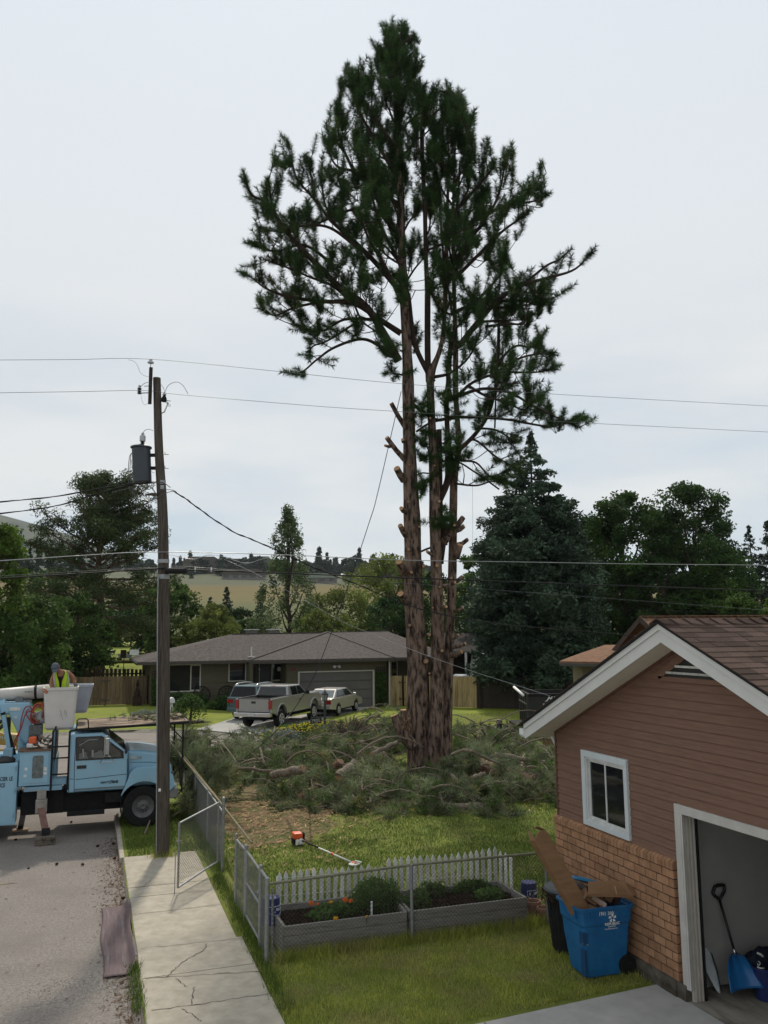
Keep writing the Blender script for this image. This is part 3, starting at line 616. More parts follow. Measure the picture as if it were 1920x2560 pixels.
# ================================================================ BINS
def cart():
    t = thing('recycling_cart', 'blue wheeled recycling cart overflowing with cardboard against the brick wall', 'recycling cart', (6.67, 10.60, .02), rad(-2)); t.scale = (.9, .9, .9)
    blue = mat('cartblue', (.006,.105,.27), (.005,.085,.225), rough=.42, scale=3, c3=(.01,.12,.28), s3=5)
    # local: x right (to the wall), y away, front faces -y.  height 1.08
    mb = MB(); prof = []
    def ring(z, hw, fd, bd, r=.06, xo=0):
        hw *= 1.34
        pts = []
        for (cx, cy, a0) in ((hw-r, bd-r, 0), (-hw+r, bd-r, 90), (-hw+r, -fd+r, 180), (hw-r, -fd+r, 270)):
            for k in range(5): a = rad(a0+k*22.5); pts.append((cx+r*math.cos(a)+xo, cy+r*math.sin(a), z))
        return pts
    zs_ = [(.0,.235,.25,.25),(.03,.245,.27,.27),(.5,.29,.30,.33),(.72,.300,.312,.345),(.76,.318,.325,.36),(.97,.332,.335,.375)]
    rings = [ring(z, a, b, c_) for z, a, b, c_ in zs_]; n = len(rings[0]); vs = sum(rings, []); fs = [tuple(range(n-1, -1, -1))]
    for j in range(len(rings)-1):
        for k in range(n): fs.append((j*n+k, j*n+(k+1) % n, (j+1)*n+(k+1) % n, (j+1)*n+k))
    inner = [ring(.96, .31, .315, .355), ring(.5, .27, .28, .31)]; base = len(vs); vs += sum(inner, [])
    for k in range(n): fs.append((5*n+k, 5*n+(k+1) % n, base+(k+1) % n, base+k)); fs.append((base+k, base+(k+1) % n, base+n+(k+1) % n, base+n+k))
    fs.append(tuple(range(base+n, base+2*n)))
    mb.add(vs, fs); bd = mb.build('cart_body', blue, t, world=False, bevel=.006)
    mb = MB(); a = ring(.955, .352, .352, .395, .07); b = ring(1.0, .358, .358, .40, .07); c_ = ring(1.0, .325, .328, .37, .05); d = ring(.955, .325, .328, .37, .05)
    vs = a+b+c_+d; fs = [(j*n+k, j*n+(k+1) % n, ((j+1) % 4)*n+(k+1) % n, ((j+1) % 4)*n+k) for j in range(4) for k in range(n)]; mb.add(vs, fs)
    mb.build('rim', blue, t, world=False, bevel=.004)
    # side grip recess, left front corner: blocks with its shade painted darker blue; ribs
    MB().box(-.415,-.345,-.335,-.22,.50,.66).box(-.39,-.355,-.318,-.2,.05,.42).build('grip_recess', mat('cartblueshade', (.003,.05,.14), rough=.5), t, world=False)
    MB().tube([(-.42,-.31,.52),(-.34,-.335,.50)], .009, 8).build('lift_bar', M['galv'], t, world=False)
    for q in ((-.46,-.435,-.2,-.16,.84,.97),(-.28,-.25,-.352,-.332,.86,.955),(.3,.33,-.352,-.332,.86,.955)): MB().box(*q).build('rim_rib', blue, t, world=False)
    for sx in (-1, 1):
        cy_ = .02+sx*.275; cx_ = .33
        w_ = MB().lathe([(.03,-.03),(.075,-.035),(.085,-.03),(.14,-.034),(.14,.034),(.085,.03),(.03,.03)], (cx_,cy_,.14), 28, 'Y').build('wheel', M['rubber'], t, world=False)
        mb = MB()
        for k in range(6):
            a = k*PI/3; mb.obox((cx_, cy_, .14), (cx_+.12*math.cos(a), cy_, .14+.12*math.sin(a)), .075, .02, up=(0,1,0))
        mb.build('wheel_spoke', M['matblack'], w_, world=False)
    # wheel shown on the right front (the cart stands with its back to the wall)
    # lid thrown open to the back
    mb = MB()
    # lid leans over the load: hinge at the right back, sloping up to the left
    A = Vector((-.34,.05,1.34)); B = Vector((-.34,.40,1.29)); Cc = Vector((.42,.42,1.03)); D = Vector((.34,.14,1.12))
    lv = []
    for j in range(9):
        for i in range(9):
            u, v = i/8, j/8; p = A.lerp(D, u).lerp(B.lerp(Cc, u), v); p.z += .06*math.sin(PI*u)**.5*math.sin(PI*v)**.5 if 0 < u < 1 and 0 < v < 1 else 0; lv.append(p)
    lf = [(j*9+i, j*9+i+1, (j+1)*9+i+1, (j+1)*9+i) for j in range(8) for i in range(8)]
    mb.add(lv, lf); o = mb.build('lid', mat('lidblue', (.04,.22,.42), (.035,.19,.37), rough=.3, scale=4), t, world=False, smooth=True); s_ = o.modifiers.new('s', 'SOLIDIFY'); s_.thickness = .018
    # markings
    rot = rotm((1,0,0), (0,-.055,1)); Y = -.338
    text('lettering', 'REPUBLIC', .052, M['white'], t, (-.045,-.331,.735), rot, .001, 1.12, bold=.0012, world=False)
    text('lettering', 'SERVICES', .030, M['white'], t, (.01,-.327,.703), rot, .001, 1.05, world=False)
    text('lettering', 'RepublicServices.com', .026, M['white'], t, (-.045,-.326,.675), rot, .001, .95, world=False)
    text('handwriting', '1941', .085, M['white'], t, (-.15,-.345,.885), rotm((1,0,-.05),(.12,-.055,1)), .001, .75, world=False)
    text('handwriting', '36th', .075, M['white'], t, (-.0,-.346,.885), rotm((1,0,.04),(.12,-.055,1)), .001, .8, world=False)
    mb = MB(); c0 = (.08, .835)
    for k in range(5):
        a = PI/2+k*2*PI/5; P = [];
        for (rr, da) in ((.062,-.30),(.066,.28),(.04,.42),(.036,.05),(.028,.55),(.018,.1),(.024,-.4),(.045,-.38)):
            P.append((c0[0]+rr*math.cos(a+da), c0[1]+rr*math.sin(a+da)))
        yy = [-.3338-(z-.7)*.055 for _, z in P]
        mb.add([(p[0], y_-.001, p[1]) for p, y_ in zip(P, yy)]+[(p[0], y_-.004, p[1]) for p, y_ in zip(P, yy)], [tuple(range(8)), tuple(range(15,7,-1))])
    mb.build('recycling_emblem', M['white'], t, world=False)
    return t
cart_ = cart()
# loose cardboard in the cart
card = mat('cardboard', (.235,.135,.072), (.19,.108,.058), rough=.9, scale=3, stretch=(1,1,6), tint=.1)
cardlight = mat('cardlight', (.30,.185,.105), (.26,.155,.085), rough=.9, scale=3)
def B1(x, y, Y): return PY(1300+x*.3737, 2000+y*.3737, Y)
a0, a1 = B1(418, 612, 10.52), B1(120, 240, 10.75)
lg = thing('cardboard_box', 'long tall cardboard carton sticking up out of the blue cart', 'cardboard box', a0)
mb = MB(); mb.obox(a0-Vector((0,0,.33)), a1, .24, .14, up=(0.1,-1,.1)); o = mb.build('carton', card, lg, bevel=.004)
d_ = (a1-a0).normalized(); r_ = d_.cross(Vector((0.1,-1,.1))).normalized(); u_ = r_.cross(d_)
mb = MB()
for (s, k_) in ((1, .1), (-1, .12)): mb.add([a1+r_*s*.12-u_*.07, a1+r_*s*.12+u_*.07, a1+r_*s*.07+u_*.06+d_*k_, a1+r_*s*.05-u_*.06+d_*k_], [(0,1,2,3)])
mb.add([a1+r_*.12+u_*.07, a1-r_*.12+u_*.07, a1-r_*.02+u_*.10+d_*.05, a1+r_*.02+u_*.10+d_*.05], [(0,1,2,3)])
o = mb.build('flap', cardlight, lg); o.modifiers.new('s','SOLIDIFY').thickness = .004
A, B_ = B1(470, 620, 10.42), B1(745, 640, 10.30)
bx = thing('cardboard_box', 'flattened brown carton lying over the right rim of the blue cart', 'cardboard box', A)
mb = MB(); P = [B1(455,545,10.62), B1(640,540,10.5), B1(705,548,10.42), B1(745,640,10.22), B1(660,632,10.24), B1(455,628,10.34)]
mb.add(P+[p-Vector((0,0,.035)) for p in P], [tuple(range(6)), tuple(range(11,5,-1))]+[(i,(i+1)%6,(i+1)%6+6,i+6) for i in range(6)]); mb.build('carton', card, bx)
P = [B1(705,548,10.42), B1(800,612,10.42), B1(755,645,10.22), B1(745,640,10.22)]
mb = MB(); mb.add(P, [(0,1,2,3)]); o = mb.build('flap', cardlight, bx); o.modifiers.new('s','SOLIDIFY').thickness = .005
mb = MB(); mb.add([B1(520,560,10.6), B1(640,575,10.4), B1(655,640,10.24), B1(600,600,10.35)], [(0,1,2,3)]); o = mb.build('flap', cardlight, bx); o.modifiers.new('s','SOLIDIFY').thickness = .005
random.seed(4)
scr = thing('cardboard_scraps', 'torn paper and cardboard scraps filling the top of the blue cart', 'scrap', B1(440, 590, 10.5))
for nm, mt, cnt in (('scrap', card, 12), ('paper', mat('paperpale', (.42,.38,.33), (.30,.16,.12), rough=.9, scale=9), 9), ('label_scrap', mat('darkscrap', (.05,.03,.03), rough=.9), 7)):
    mb = MB()
    for k in range(cnt):
        c = B1(random.uniform(330,520), 0, 10.5); c = Vector((random.uniform(6.38,6.98), random.uniform(10.40,10.85), random.uniform(.9,1.03)))
        a = Vector((random.uniform(-1,1), random.uniform(-1,1), random.uniform(-.5,.6))).normalized(); b = a.orthogonal().normalized(); l = random.uniform(.06,.16); w_ = random.uniform(.03,.09)
        mb.add([c-a*l-b*w_, c+a*l-b*w_, c+a*l+b*w_*.7, c-a*l*.8+b*w_], [(0,1,2,3)])
    o = mb.build(nm, mt, scr); o.modifiers.new('s','SOLIDIFY').thickness = .003
# black ribbed bin behind
t = thing('rubbish_bin', 'black ribbed round bin with a domed lid behind the blue cart', 'bin', (6.70, 11.42, .0))
mb = MB(); prof = [(0,.0),(.21,.0)]+[(.21+.07*z/.78, z) for z in (.1,.4,.7,.78)]+[(.30,.79),(.30,.83),(.27,.83)]
mb.lathe(prof, (0,0,0), 40); b = mb.build('bin_body', M['matblack'], t, world=False)
mb = MB()
for k in range(22):
    a = 2*PI*k/22; mb.obox((.212*math.cos(a), .212*math.sin(a), .04), (.277*math.cos(a), .277*math.sin(a), .74), .022, .014, up=(math.cos(a), math.sin(a), 0))
mb.build('rib', M['matblack'], b, world=False)
MB().lathe([(.315,.82),(.325,.85),(.31,.88),(.2,.93),(.10,.945),(0,.95)], (0,0,0), 36).build('bin_lid', mat('lidgrey', (.05,.055,.058), rough=.5), t, world=False)
mb = MB(); random.seed(6)
for k in range(150):   # leaves and stalks spilling over the rim
    a = random.uniform(2.2, 5.6); r = random.uniform(.26, .36); c = Vector((r*math.cos(a), r*math.sin(a), random.uniform(.70,.86))); d = Vector((random.uniform(-1,1), random.uniform(-1,1), random.uniform(-1.6,.3)))*.06
    mb.obox(c, c+d, .008, .004)
    if k % 2: mb.add([c, c+d, c+d*.5+Vector((.02,.01,.01))], [(0,1,2)])
t2 = mb.build('garden_waste', mat('drybrown', (.07,.045,.028), (.04,.028,.018), rough=1, tint=.5)); t2.location = (6.70, 11.42, 0); tag(t2, 'dry brown garden trimmings spilling over the rim of the black bin', 'garden waste', kind='stuff')
# ================================================================ RAISED BEDS, PICKETS
def bed(name, label, FL, FR, BR_, BL_, h, planks):
    t = thing(name, label, 'raised bed', (FL[0], FL[1], 0)); c = [Vector((*p, 0)) for p in (FL, FR, BR_, BL_)]
    for i in range(4):
        a, b = c[i], c[(i+1) % 4]; mb = MB(); d = (b-a).normalized(); 
        for k in range(planks):
            z0 = h/planks*k; mb.obox(a+Vector((0,0,z0+h/planks/2)), b+Vector((0,0,z0+h/planks/2)), .045, h/planks-.006)
        o = mb.build('plank_side', M['greywood'], t, bevel=.004)
    cc = sum(c, Vector())/4
    n = 40; vs = []; fs = []
    for j in range(13):
        for i in range(n+1):
            u, v = .012+i/n*.976, .03+j/12*.94; p = c[0].lerp(c[1], u).lerp(c[3].lerp(c[2], u), v); p.z = h-.10+noise.noise(p*4)*.03+noise.noise(p*14)*.02; vs.append(p)
    fs = [(j*(n+1)+i, j*(n+1)+i+1, (j+1)*(n+1)+i+1, (j+1)*(n+1)+i) for j in range(12) for i in range(n)]
    mb = MB(); mb.add(vs, fs)
    MBs = MB(); random.seed(9)
    for k in range(2600):
        u, v = random.uniform(.02,.98), random.uniform(.04,.96); p = c[0].lerp(c[1], u).lerp(c[3].lerp(c[2], u), v); p.z = h-.09+noise.noise(p*4)*.03
        d = Vector((random.uniform(-1,1), random.uniform(-1,1), random.uniform(-.3,.6))).normalized()*random.uniform(.012,.035); e_ = Vector((-d.y, d.x, .2)).normalized()*random.uniform(.004,.012)
        MBs.add([p-d-e_, p+d-e_*.5, p+d+e_, p-d+e_], [(0,1,2,3)])
    o = mb.build('soil', M['mulch'], t, smooth=True); MBs.build('mulch_chips', M['mulch'], o)
    return t
bh = .42
mid = Vector((4.65, 12.56, 0))
bed('raised_bed', 'grey plank raised bed with marigolds at the corner of the chain link fence', (2.76,12.58), (4.62,12.57), (4.70,13.56), (2.76,13.56), bh, 3)
bed('raised_bed', 'grey plank raised bed of mulch nearer to the garage', (4.69,12.57), (6.64,12.55), (6.62,13.50), (4.77,13.56), bh, 3)
pk = thing('picket_fence', 'white picket fence with pointed slats behind the raised beds', 'picket fence', (2.8,13.6,0))
def picket(p, h, dirn, tilt=0):
    mb = MB(); d = Vector(dirn).normalized(); w_ = .030; th = .010; nrm_ = Vector((-d.y, d.x, 0)); up = Vector((tilt, 0, 1)).normalized()
    prof = [(-w_,0),(w_,0),(w_,h-.10),(w_*1.25,h-.075),(w_*.75,h-.045),(0,h),(-w_*.75,h-.045),(-w_*1.25,h-.075),(-w_,h-.10)]
    vs = [p+d*a+up*b+nrm_*th for a, b in prof]+[p+d*a+up*b-nrm_*th for a, b in prof]; n = len(prof)
    mb.add(vs, [tuple(range(n)), tuple(range(2*n-1, n-1, -1))]+[(i,(i+1)%n,(i+1)%n+n,i+n) for i in range(n)]); return mb.build('picket', M['whiteold'], pk)
random.seed(12)
xsK = np.linspace(0, 1, 34)
K0, K1 = Vector((2.90, 13.60, .36)), Vector((6.62, 13.57, .36))
for i, t_ in enumerate(xsK):
    p = K0.lerp(K1, t_); s = 0; hh = .53 if (t_ < .40 or t_ > .46) else .47
    hh += .0 + (.04 if t_ > .46 else 0); picket(p + Vector((0, 0, .02*math.sin(t_*14)+random.uniform(-.006,.006))), hh, K1-K0, random.uniform(-.02,.02))
for i in range(3): picket(K1+Vector((.05+.035*i,-.10-.12*i,0)), .54, (.3,-1,0))
for i in range(2): picket(K0+Vector((-.06-.02*i,-.1-.12*i,0)), .50, (.3,1,0))
mb = MB(); 
for z in (.46, .72): mb.tube([K0+Vector((0,-.02,z-.28)), K0.lerp(K1,.3)+Vector((0,-.02,z-.30)), K0.lerp(K1,.62)+Vector((0,-.02,z-.27)), K1+Vector((0,-.02,z-.28))], .0035, 4)
mb.build('wire', M['whiteold'], pk)
# ================================================================ CHAIN LINK
def mesh_panel(mb, a, b, z0, z1, s=.060, r=.0026, bow=None):
    a = Vector(a); b = Vector(b); L = (b-a).length; d = (b-a)/L; H = z1-z0; k = -int(H/s)-1
    n = int(L/s)+1
    nv = Vector((-d.y, d.x, 0))
    for i in range(-int(H/s)-1, n+1):
        for sg in (1, -1):
            x0 = i*s if sg > 0 else i*s+H; xs_, zs__ = [], []
            # line from (x0,z0) to (x0+sg*H, z1)
            t0, t1 = 0.0, 1.0; xa, xb = x0, x0+sg*H
            if xb != xa:
                for lim, isl in ((0, 1), (L, 0)):
                    t = (lim-xa)/(xb-xa)
                    if isl: (t0, t1) = (max(t0, t), t1) if xb > xa else (t0, min(t1, t))
                    else: (t0, t1) = (t0, min(t1, t)) if xb > xa else (max(t0, t), t1)
            if t1-t0 < .01: continue
            p = a+d*(xa+(xb-xa)*t0)+Vector((0,0,z0+H*t0))+nv*r*sg; q = a+d*(xa+(xb-xa)*t1)+Vector((0,0,z0+H*t1))+nv*r*sg
            mb.tube([p, q], r, 3, cap=False)
def post(p, h, r=.028, nm='post', mt=None, parent=None):
    mb = MB(); mb.tube([(p[0],p[1],-.02),(p[0],p[1],h)], r, 12); mb.lathe([(r+.004,h),(r+.004,h+.02),(r*.6,h+.035),(0,h+.04)], (p[0],p[1],0), 12)
    for z in (.25, .8): mb.tube([(p[0],p[1],z*h),(p[0],p[1],z*h+.02)], r+.004, 12)
    return mb.build(nm, mt or M['galv'], parent)
Cn, Md, En = (2.48,12.44), (4.69,12.50), (6.98,12.48)
f1 = thing('chain_link_fence', 'chain link fence with olive top rail in front of the raised beds', 'fence', (*Cn, 0))
post(Cn, 1.12, .032, parent=f1); post(Md, 1.08, .026, parent=f1); post(En, 1.08, .026, parent=f1)
MB().tube([(*Cn,1.06),(*Md,1.10),(*En,1.08)], .021, 10).build('top_rail', M['olive'], f1)
mb = MB(); mesh_panel(mb, (*Cn,0), (*Md,0), .04, 1.07, .062, .0024); mesh_panel(mb, (*Md,0), (*En,0), .04, 1.07, .062, .0024); mb.build('wire_mesh', mat('rustywire', (.10,.09,.075), (.06,.05,.04), rough=.7, metal=.3), f1)
MB().box(2.55,2.575,12.46,12.48,.05,.98).build('tension_bar', M['galv'], f1)
Pg = [(2.50,12.45),(2.50,13.10),(2.50,13.62),(2.50,14.15),(2.50,14.95),(2.52,17.28)]
f2 = thing('chain_link_fence', 'short chain link fence and gate beside the pavement, left of the marigold bed', 'fence', (2.5,12.6,0))
post((2.50,13.05), 1.14, .026, parent=f2); post((2.50,14.32), 1.14, .03, parent=f2); post((2.47,15.15), 1.14, .022, parent=f2)
MB().tube([(2.5,12.5,1.10),(2.5,13.05,1.10)], .02, 10).tube([(2.5,13.12,1.08),(2.5,14.25,1.08)], .018, 10).tube([(2.49,14.36,1.08),(2.47,15.1,1.08)], .018, 10).build('top_rail', M['galv'], f2)
mb = MB(); mesh_panel(mb, (2.5,12.5,0), (2.5,13.05,0), .04, 1.08); mesh_panel(mb, (2.5,14.36,0), (2.47,15.1,0), .05, 1.06); mb.build('wire_mesh', M['galvwire'], f2)
gm = MB(); 
for p, q in (((2.5,13.12,.08),(2.5,13.12,1.10)), ((2.5,14.25,.08),(2.5,14.25,1.10)), ((2.5,13.12,.10),(2.5,14.25,.10)), ((2.5,13.12,.6),(2.5,14.25,.6))): gm.tube([p, q], .017, 8)
gg = gm.build('gate_frame', M['galv'], f2); mb = MB(); mesh_panel(mb, (2.5,13.14,0), (2.5,14.23,0), .1, 1.08); mb.build('gate_mesh', M['galvwire'], gg)
MB().box(2.46,2.53,13.08,13.16,.72,.76).tube([(2.47,13.08,.80),(2.44,13.12,.76),(2.47,13.16,.72)], .008, 6).build('latch', M['galv'], gg)
# open gate swung over the pavement
H0, H1 = Vector((2.46,17.28,0)), Vector((1.60,16.10,0))
gt = thing('chain_link_gate', 'open chain link gate swung out over the pavement near the utility pole', 'gate', H0)
hd = H1-H0; mb = MB(); zb0, zb1, zt0, zt1 = .20, .12, 1.30, 1.22
cs = [H0+Vector((0,0,zb0)), H1+Vector((0,0,zb1)), H1+Vector((0,0,zt1)), H0+Vector((0,0,zt0))]
for i in range(4): mb.tube([cs[i], cs[(i+1) % 4]], .019, 8)
mb.build('gate_frame', M['galv'], gt)
mb = MB(); mesh_panel(mb, H0, H1, .20, 1.24); mb.build('wire_mesh', M['galvwire'], gt)
MB().tube([H1+Vector((-.06,-.05,-.02+.02)), H1+Vector((-.06,-.05,.75))], .008, 6).tube([H1+Vector((0,0,.7)), H1+Vector((-.08,-.06,.72))], .009, 6).tube([H1+Vector((.05,.05,.9)), H1+Vector((-.05,-.04,.92))], .010, 6).build('drop_rod', M['galv'], gt)
f3 = thing('chain_link_fence', 'long chain link fence running away past the utility pole to the brush heap', 'fence', (2.55,17.3,0))
for y in (17.30, 19.6, 22.0, 24.4): post((2.56+(y-17.3)*.0,y), 1.36 if y < 18 else 1.12, .030, parent=f3)
MB().tube([(2.56,17.3,1.10),(2.56,19.6,1.11),(2.56,22,1.10),(2.56,24.4,1.08)], .02, 10).build('top_rail', M['galv'], f3)
mb = MB(); mesh_panel(mb, (2.56,17.3,0), (2.56,22.0,0), .04, 1.10, .06); mesh_panel(mb, (2.56,22.0,0), (2.56,24.4,0), .04, 1.10, .07); mb.build('wire_mesh', M['galvwire'], f3)
po = MB().tube([(2.75,15.2,.98),(2.62,18.5,1.13),(2.15,23.2,1.6),(1.9,25.2,1.95)], .022, 8).tube([(2.70,15.6,.98),(2.66,18.5,1.10),(2.35,22.8,1.45)], .014, 6).build('pruning_pole', mat('yellowpole', (.22,.185,.10), (.13,.11,.065), rough=.6)); smooth_angle(po)
tag(po, 'long yellowish pole saw handles resting along the chain link fence', 'pole saw')
# buckets (upside down store buckets)
navy = mat('navybucket', (.014,.026,.13), (.011,.02,.10), rough=.4)
def lbucket(x, y, z, label, grp, ang):
    t = thing('bucket', label, 'bucket', (x, y, z), rad(ang), grp); mb = MB()
    mb.lathe([(0,.37),(.125,.37),(.13,.36),(.148,.06),(.152,.055),(.155,.045),(.150,.04),(.158,.02),(.155,0),(.14,0)], (0,0,0), 32); mb.build('bucket_body', navy, t, world=False)
    # wordmark upside down, wrapped on the side, with its gabled outline
    for k, chh in enumerate("Lowe's"):
        a = (k-2.5)*.30; R_ = .1455; ox = -math.sin(a)*R_*-1; c = Vector((math.sin(-a)*R_, -math.cos(a)*R_, .235)); tx = Vector((-math.cos(a), -math.sin(a)*-1*-1, 0))
        tang = Vector((-math.cos(a), math.sin(a), 0)); tt = text('letter', chh, .085, M['white'], t, c+tang*-.018*1.0, rotm(tang, (0,0,-1)), .0015, .72, world=False, bold=.002)
    mb = MB()
    for r0 in (.153,):
        ptsb = [( 1.0,.26), (1.0,.175), (0,.115), (-1.0,.175), (-1.0,.26), (1.0,.26)]
        P = []
        for (a0_, z0_), (a1_, z1_) in zip(ptsb[:-1], ptsb[1:]):
            for s in range(8):
                a_, z_ = a0_+(a1_-a0_)*s/8, z0_+(z1_-z0_)*s/8; R2 = .150-(z_-.06)*.06; P.append((math.sin(a_)*R2, -math.cos(a_)*R2, z_))
        P.append(P[0]); mb.tube(P, .003, 4)
    mb.build('emblem_outline', M['white'], t, world=False)
    return t
lbucket(2.70, 13.25, .27, 'upside down blue bucket on the bed corner behind the fence post', 'upturned blue buckets on the raised beds', 35)
lbucket(7.16, 13.42, .0, 'upside down blue bucket at the bed end nearest the garage', 'upturned blue buckets on the raised beds', 20)
pot = mat('terracotta', (.36,.20,.15), (.27,.14,.10), rough=.85, scale=8)
for i, (x, y, s, l) in enumerate(((6.93,12.85,.75,'tall terracotta flower pot at the end of the raised bed'), (6.98,12.62,.62,'smaller terracotta pot between the bed and the black bin'))):
    t = thing('flower_pot', l, 'flower pot', (x, y, 0), group='terracotta pots by the bins')
    MB().lathe([(0,0),(.10*s,0),(.145*s,.27*s),(.165*s,.27*s),(.165*s,.34*s),(.14*s,.34*s),(.13*s,.27*s),(0,.26*s)], (0,0,0), 28).build('pot_body', pot, t, world=False)
    MB().lathe([(.0,.31*s),(.06*s,.305*s),(.135*s,.29*s)], (0,0,0), 16).build('soil', M['mulch'], t, world=False)
MB_st = MB(); MB_st.box(4.545,4.57,12.98,13.0,.28,.56); o = MB_st.build('plant_marker', M['white']); o.location = (-.42,-.24,.0); tag(o, 'small white plant marker stake in the marigold bed', 'plant marker')
# ================================================================ string trimmer on the lawn
A, B_ = G(752, 2100, .12), G(885, 2158, .05)
st = thing('string_trimmer', 'orange and white long shaft trimmer lying on the back lawn', 'trimmer', (A.x, A.y, 0))
d = (B_-A).normalized(); r = Vector((-d.y, d.x, 0))
MB().tube([A, A+(B_-A)*.38], .016, 8).build('shaft', M['matblack'], st, smooth=True)
MB().tube([A+(B_-A)*.36, B_], .017, 8).build('lower_shaft', M['whiteold'], st, smooth=True)
MB().tube([A+(B_-A)*.60, A+(B_-A)*.64], .027, 8).tube([A+(B_-A)*.97, B_+d*.06], .03, 8).build('collar', mat('orangeplastic', (.65,.10,.02), (.55,.08,.02), rough=.4), st)
c = A-d*.02
mb = MB(); mb.box(c.x-.16, c.x+.05, c.y-.05, c.y+.20, .14, .27); mb.build('engine_cover', MATS['orangeplastic'], st, bevel=.035, seg=3)
mb = MB(); mb.box(c.x-.11, c.x+.06, c.y-.06, c.y+.1, .02, .14); mb.lathe([(0,-.02),(.06,-.02),(.06,.03),(0,.03)], (c.x+.0, c.y-.07, .10), 16, 'Y'); mb.build('engine', M['whiteold'], st, bevel=.015)
MB().box(c.x-.17, c.x-.11, c.y-.02, c.y+.16, .03, .15).build('fuel_tank', M['matblack'], st, bevel=.015); MB().box(c.x+.05, c.x+.11, c.y+.02, c.y+.14, .10, .25).build('air_filter', M['matblack'], st, bevel=.015)
MB().lathe([(0,0),(.10,0),(.11,.03),(.05,.05),(0,.05)], (B_.x, B_.y, .01), 18).tube([B_+Vector((.02,.0,.04)), B_+Vector((.13,-.08,.02))], .02, 6).build('cutting_head', M['whiteold'], st)
# plastic runner mat in the gutter
mb = MB()
vs = []; nu, nv = 24, 30
for j in range(nv+1):
    for i in range(nu+1):
        u, v = i/nu, j/nv; x = .31+u*.45; y = 12.95+v*3.15; x += .02*math.sin(v*9); 
        z = ROADZ+.02+.006*abs(math.sin(u*24)) + (.11*ss(.72,1,u)) + .012*noise.noise(Vector((x*4, y*2, 0)))
        if v < .1 and u > .8: y += (u-.8)*1.0
        vs.append((x, y, z))
mb.add(vs, [(j*(nu+1)+i, j*(nu+1)+i+1, (j+1)*(nu+1)+i+1, (j+1)*(nu+1)+i) for j in range(nv) for i in range(nu)])
o = mb.build('plastic_sheet', mat('mauveplastic', (.125,.088,.092), (.095,.068,.07), rough=.65, scale=6, stretch=(6,.4,1), c3=(.20,.175,.17), s3=2.5, t3=(.52,.72)), smooth=True)
o.modifiers.new('s','SOLIDIFY').thickness = .006; tag(o, 'ribbed mauve plastic sheet lying in the gutter against the kerb', 'plastic sheet')
# pine cones on the road
random.seed(31); coneM = mat('conebrown', (.05,.03,.02), (.03,.018,.012), rough=1, tint=.3)
bm = bmesh.new(); bmesh.ops.create_icosphere(bm, subdivisions=2, radius=.032)
for v in bm.verts: v.co *= 1+.25*noise.noise(v.co*60)
me = bpy.data.meshes.new('pine_cone'); bm.to_mesh(me); bm.free(); me.materials.append(coneM)
zz = lambda x, y: G(x*.3014, 1600+y*.3014, ROADZ)
CP = [(zz(130,1665),'pine cone on the road left of the outrigger block'),(zz(810,1718),'pine cone on the road under the truck\'s shadow'),(zz(470,1868),'pine cone on the road nearest the yellow line'),(zz(685,1872),'pine cone on bare asphalt in front of the shadow'),
      (zz(950,1820),'pine cone by the kerb crack near the utility pole'),(zz(237,1905),'smallest pine cone below the yellow line'),(zz(590,1518),'pine cone under the truck behind the outrigger'),(zz(938,1698),'pine cone close to the kerb at the shadow edge'),(G(308,2249,ROADZ+.04),'pine cone lying on the mauve plastic sheet')]
for p, l in CP:
    o = bpy.data.objects.new('pine_cone', me); COL.objects.link(o); o.location = (p.x, p.y, p.z+.03); o.scale = (1.3,1,.7) if l.find('smallest') < 0 else (.8,.7,.5); o.rotation_euler = (0,0,random.uniform(0,3)); tag(o, l, 'pine cone', 'pine cones on the road')
# ================================================================ TREES
def rquads(c, size, rng, flat=0.0, asp=.6):
    """leaf quads of random direction at centres c (n,3)"""
    n = len(c); a = rng.normal(size=(n,3)); a[:,2] *= (1-flat); a /= np.linalg.norm(a, axis=1)[:,None]
    b = rng.normal(size=(n,3)); b = np.cross(a, b); b /= np.linalg.norm(b, axis=1)[:,None]
    s = (size*(rng.uniform(.6,1.3,n)))[:,None]
    a = a*s; b = b*s*asp
    v = np.stack([c-a, c+b*.9-a*.1, c+a, c-b*.9-a*.1], 1).reshape(-1,3)
    return v, np.arange(4*n).reshape(n,4)
def foliage(name, centres, size, mt, parent, rng, clump=None, asp=.6, flat=0.0):
    v, f = rquads(centres, size, rng, flat, asp); n = len(centres)
    t = rng.uniform(0,1,n) if clump is None else np.clip(clump+rng.normal(0,.18,n), 0, 1)
    return link(name, np_mesh(name, v, f, np.repeat(t, 4)), mt, parent, True)
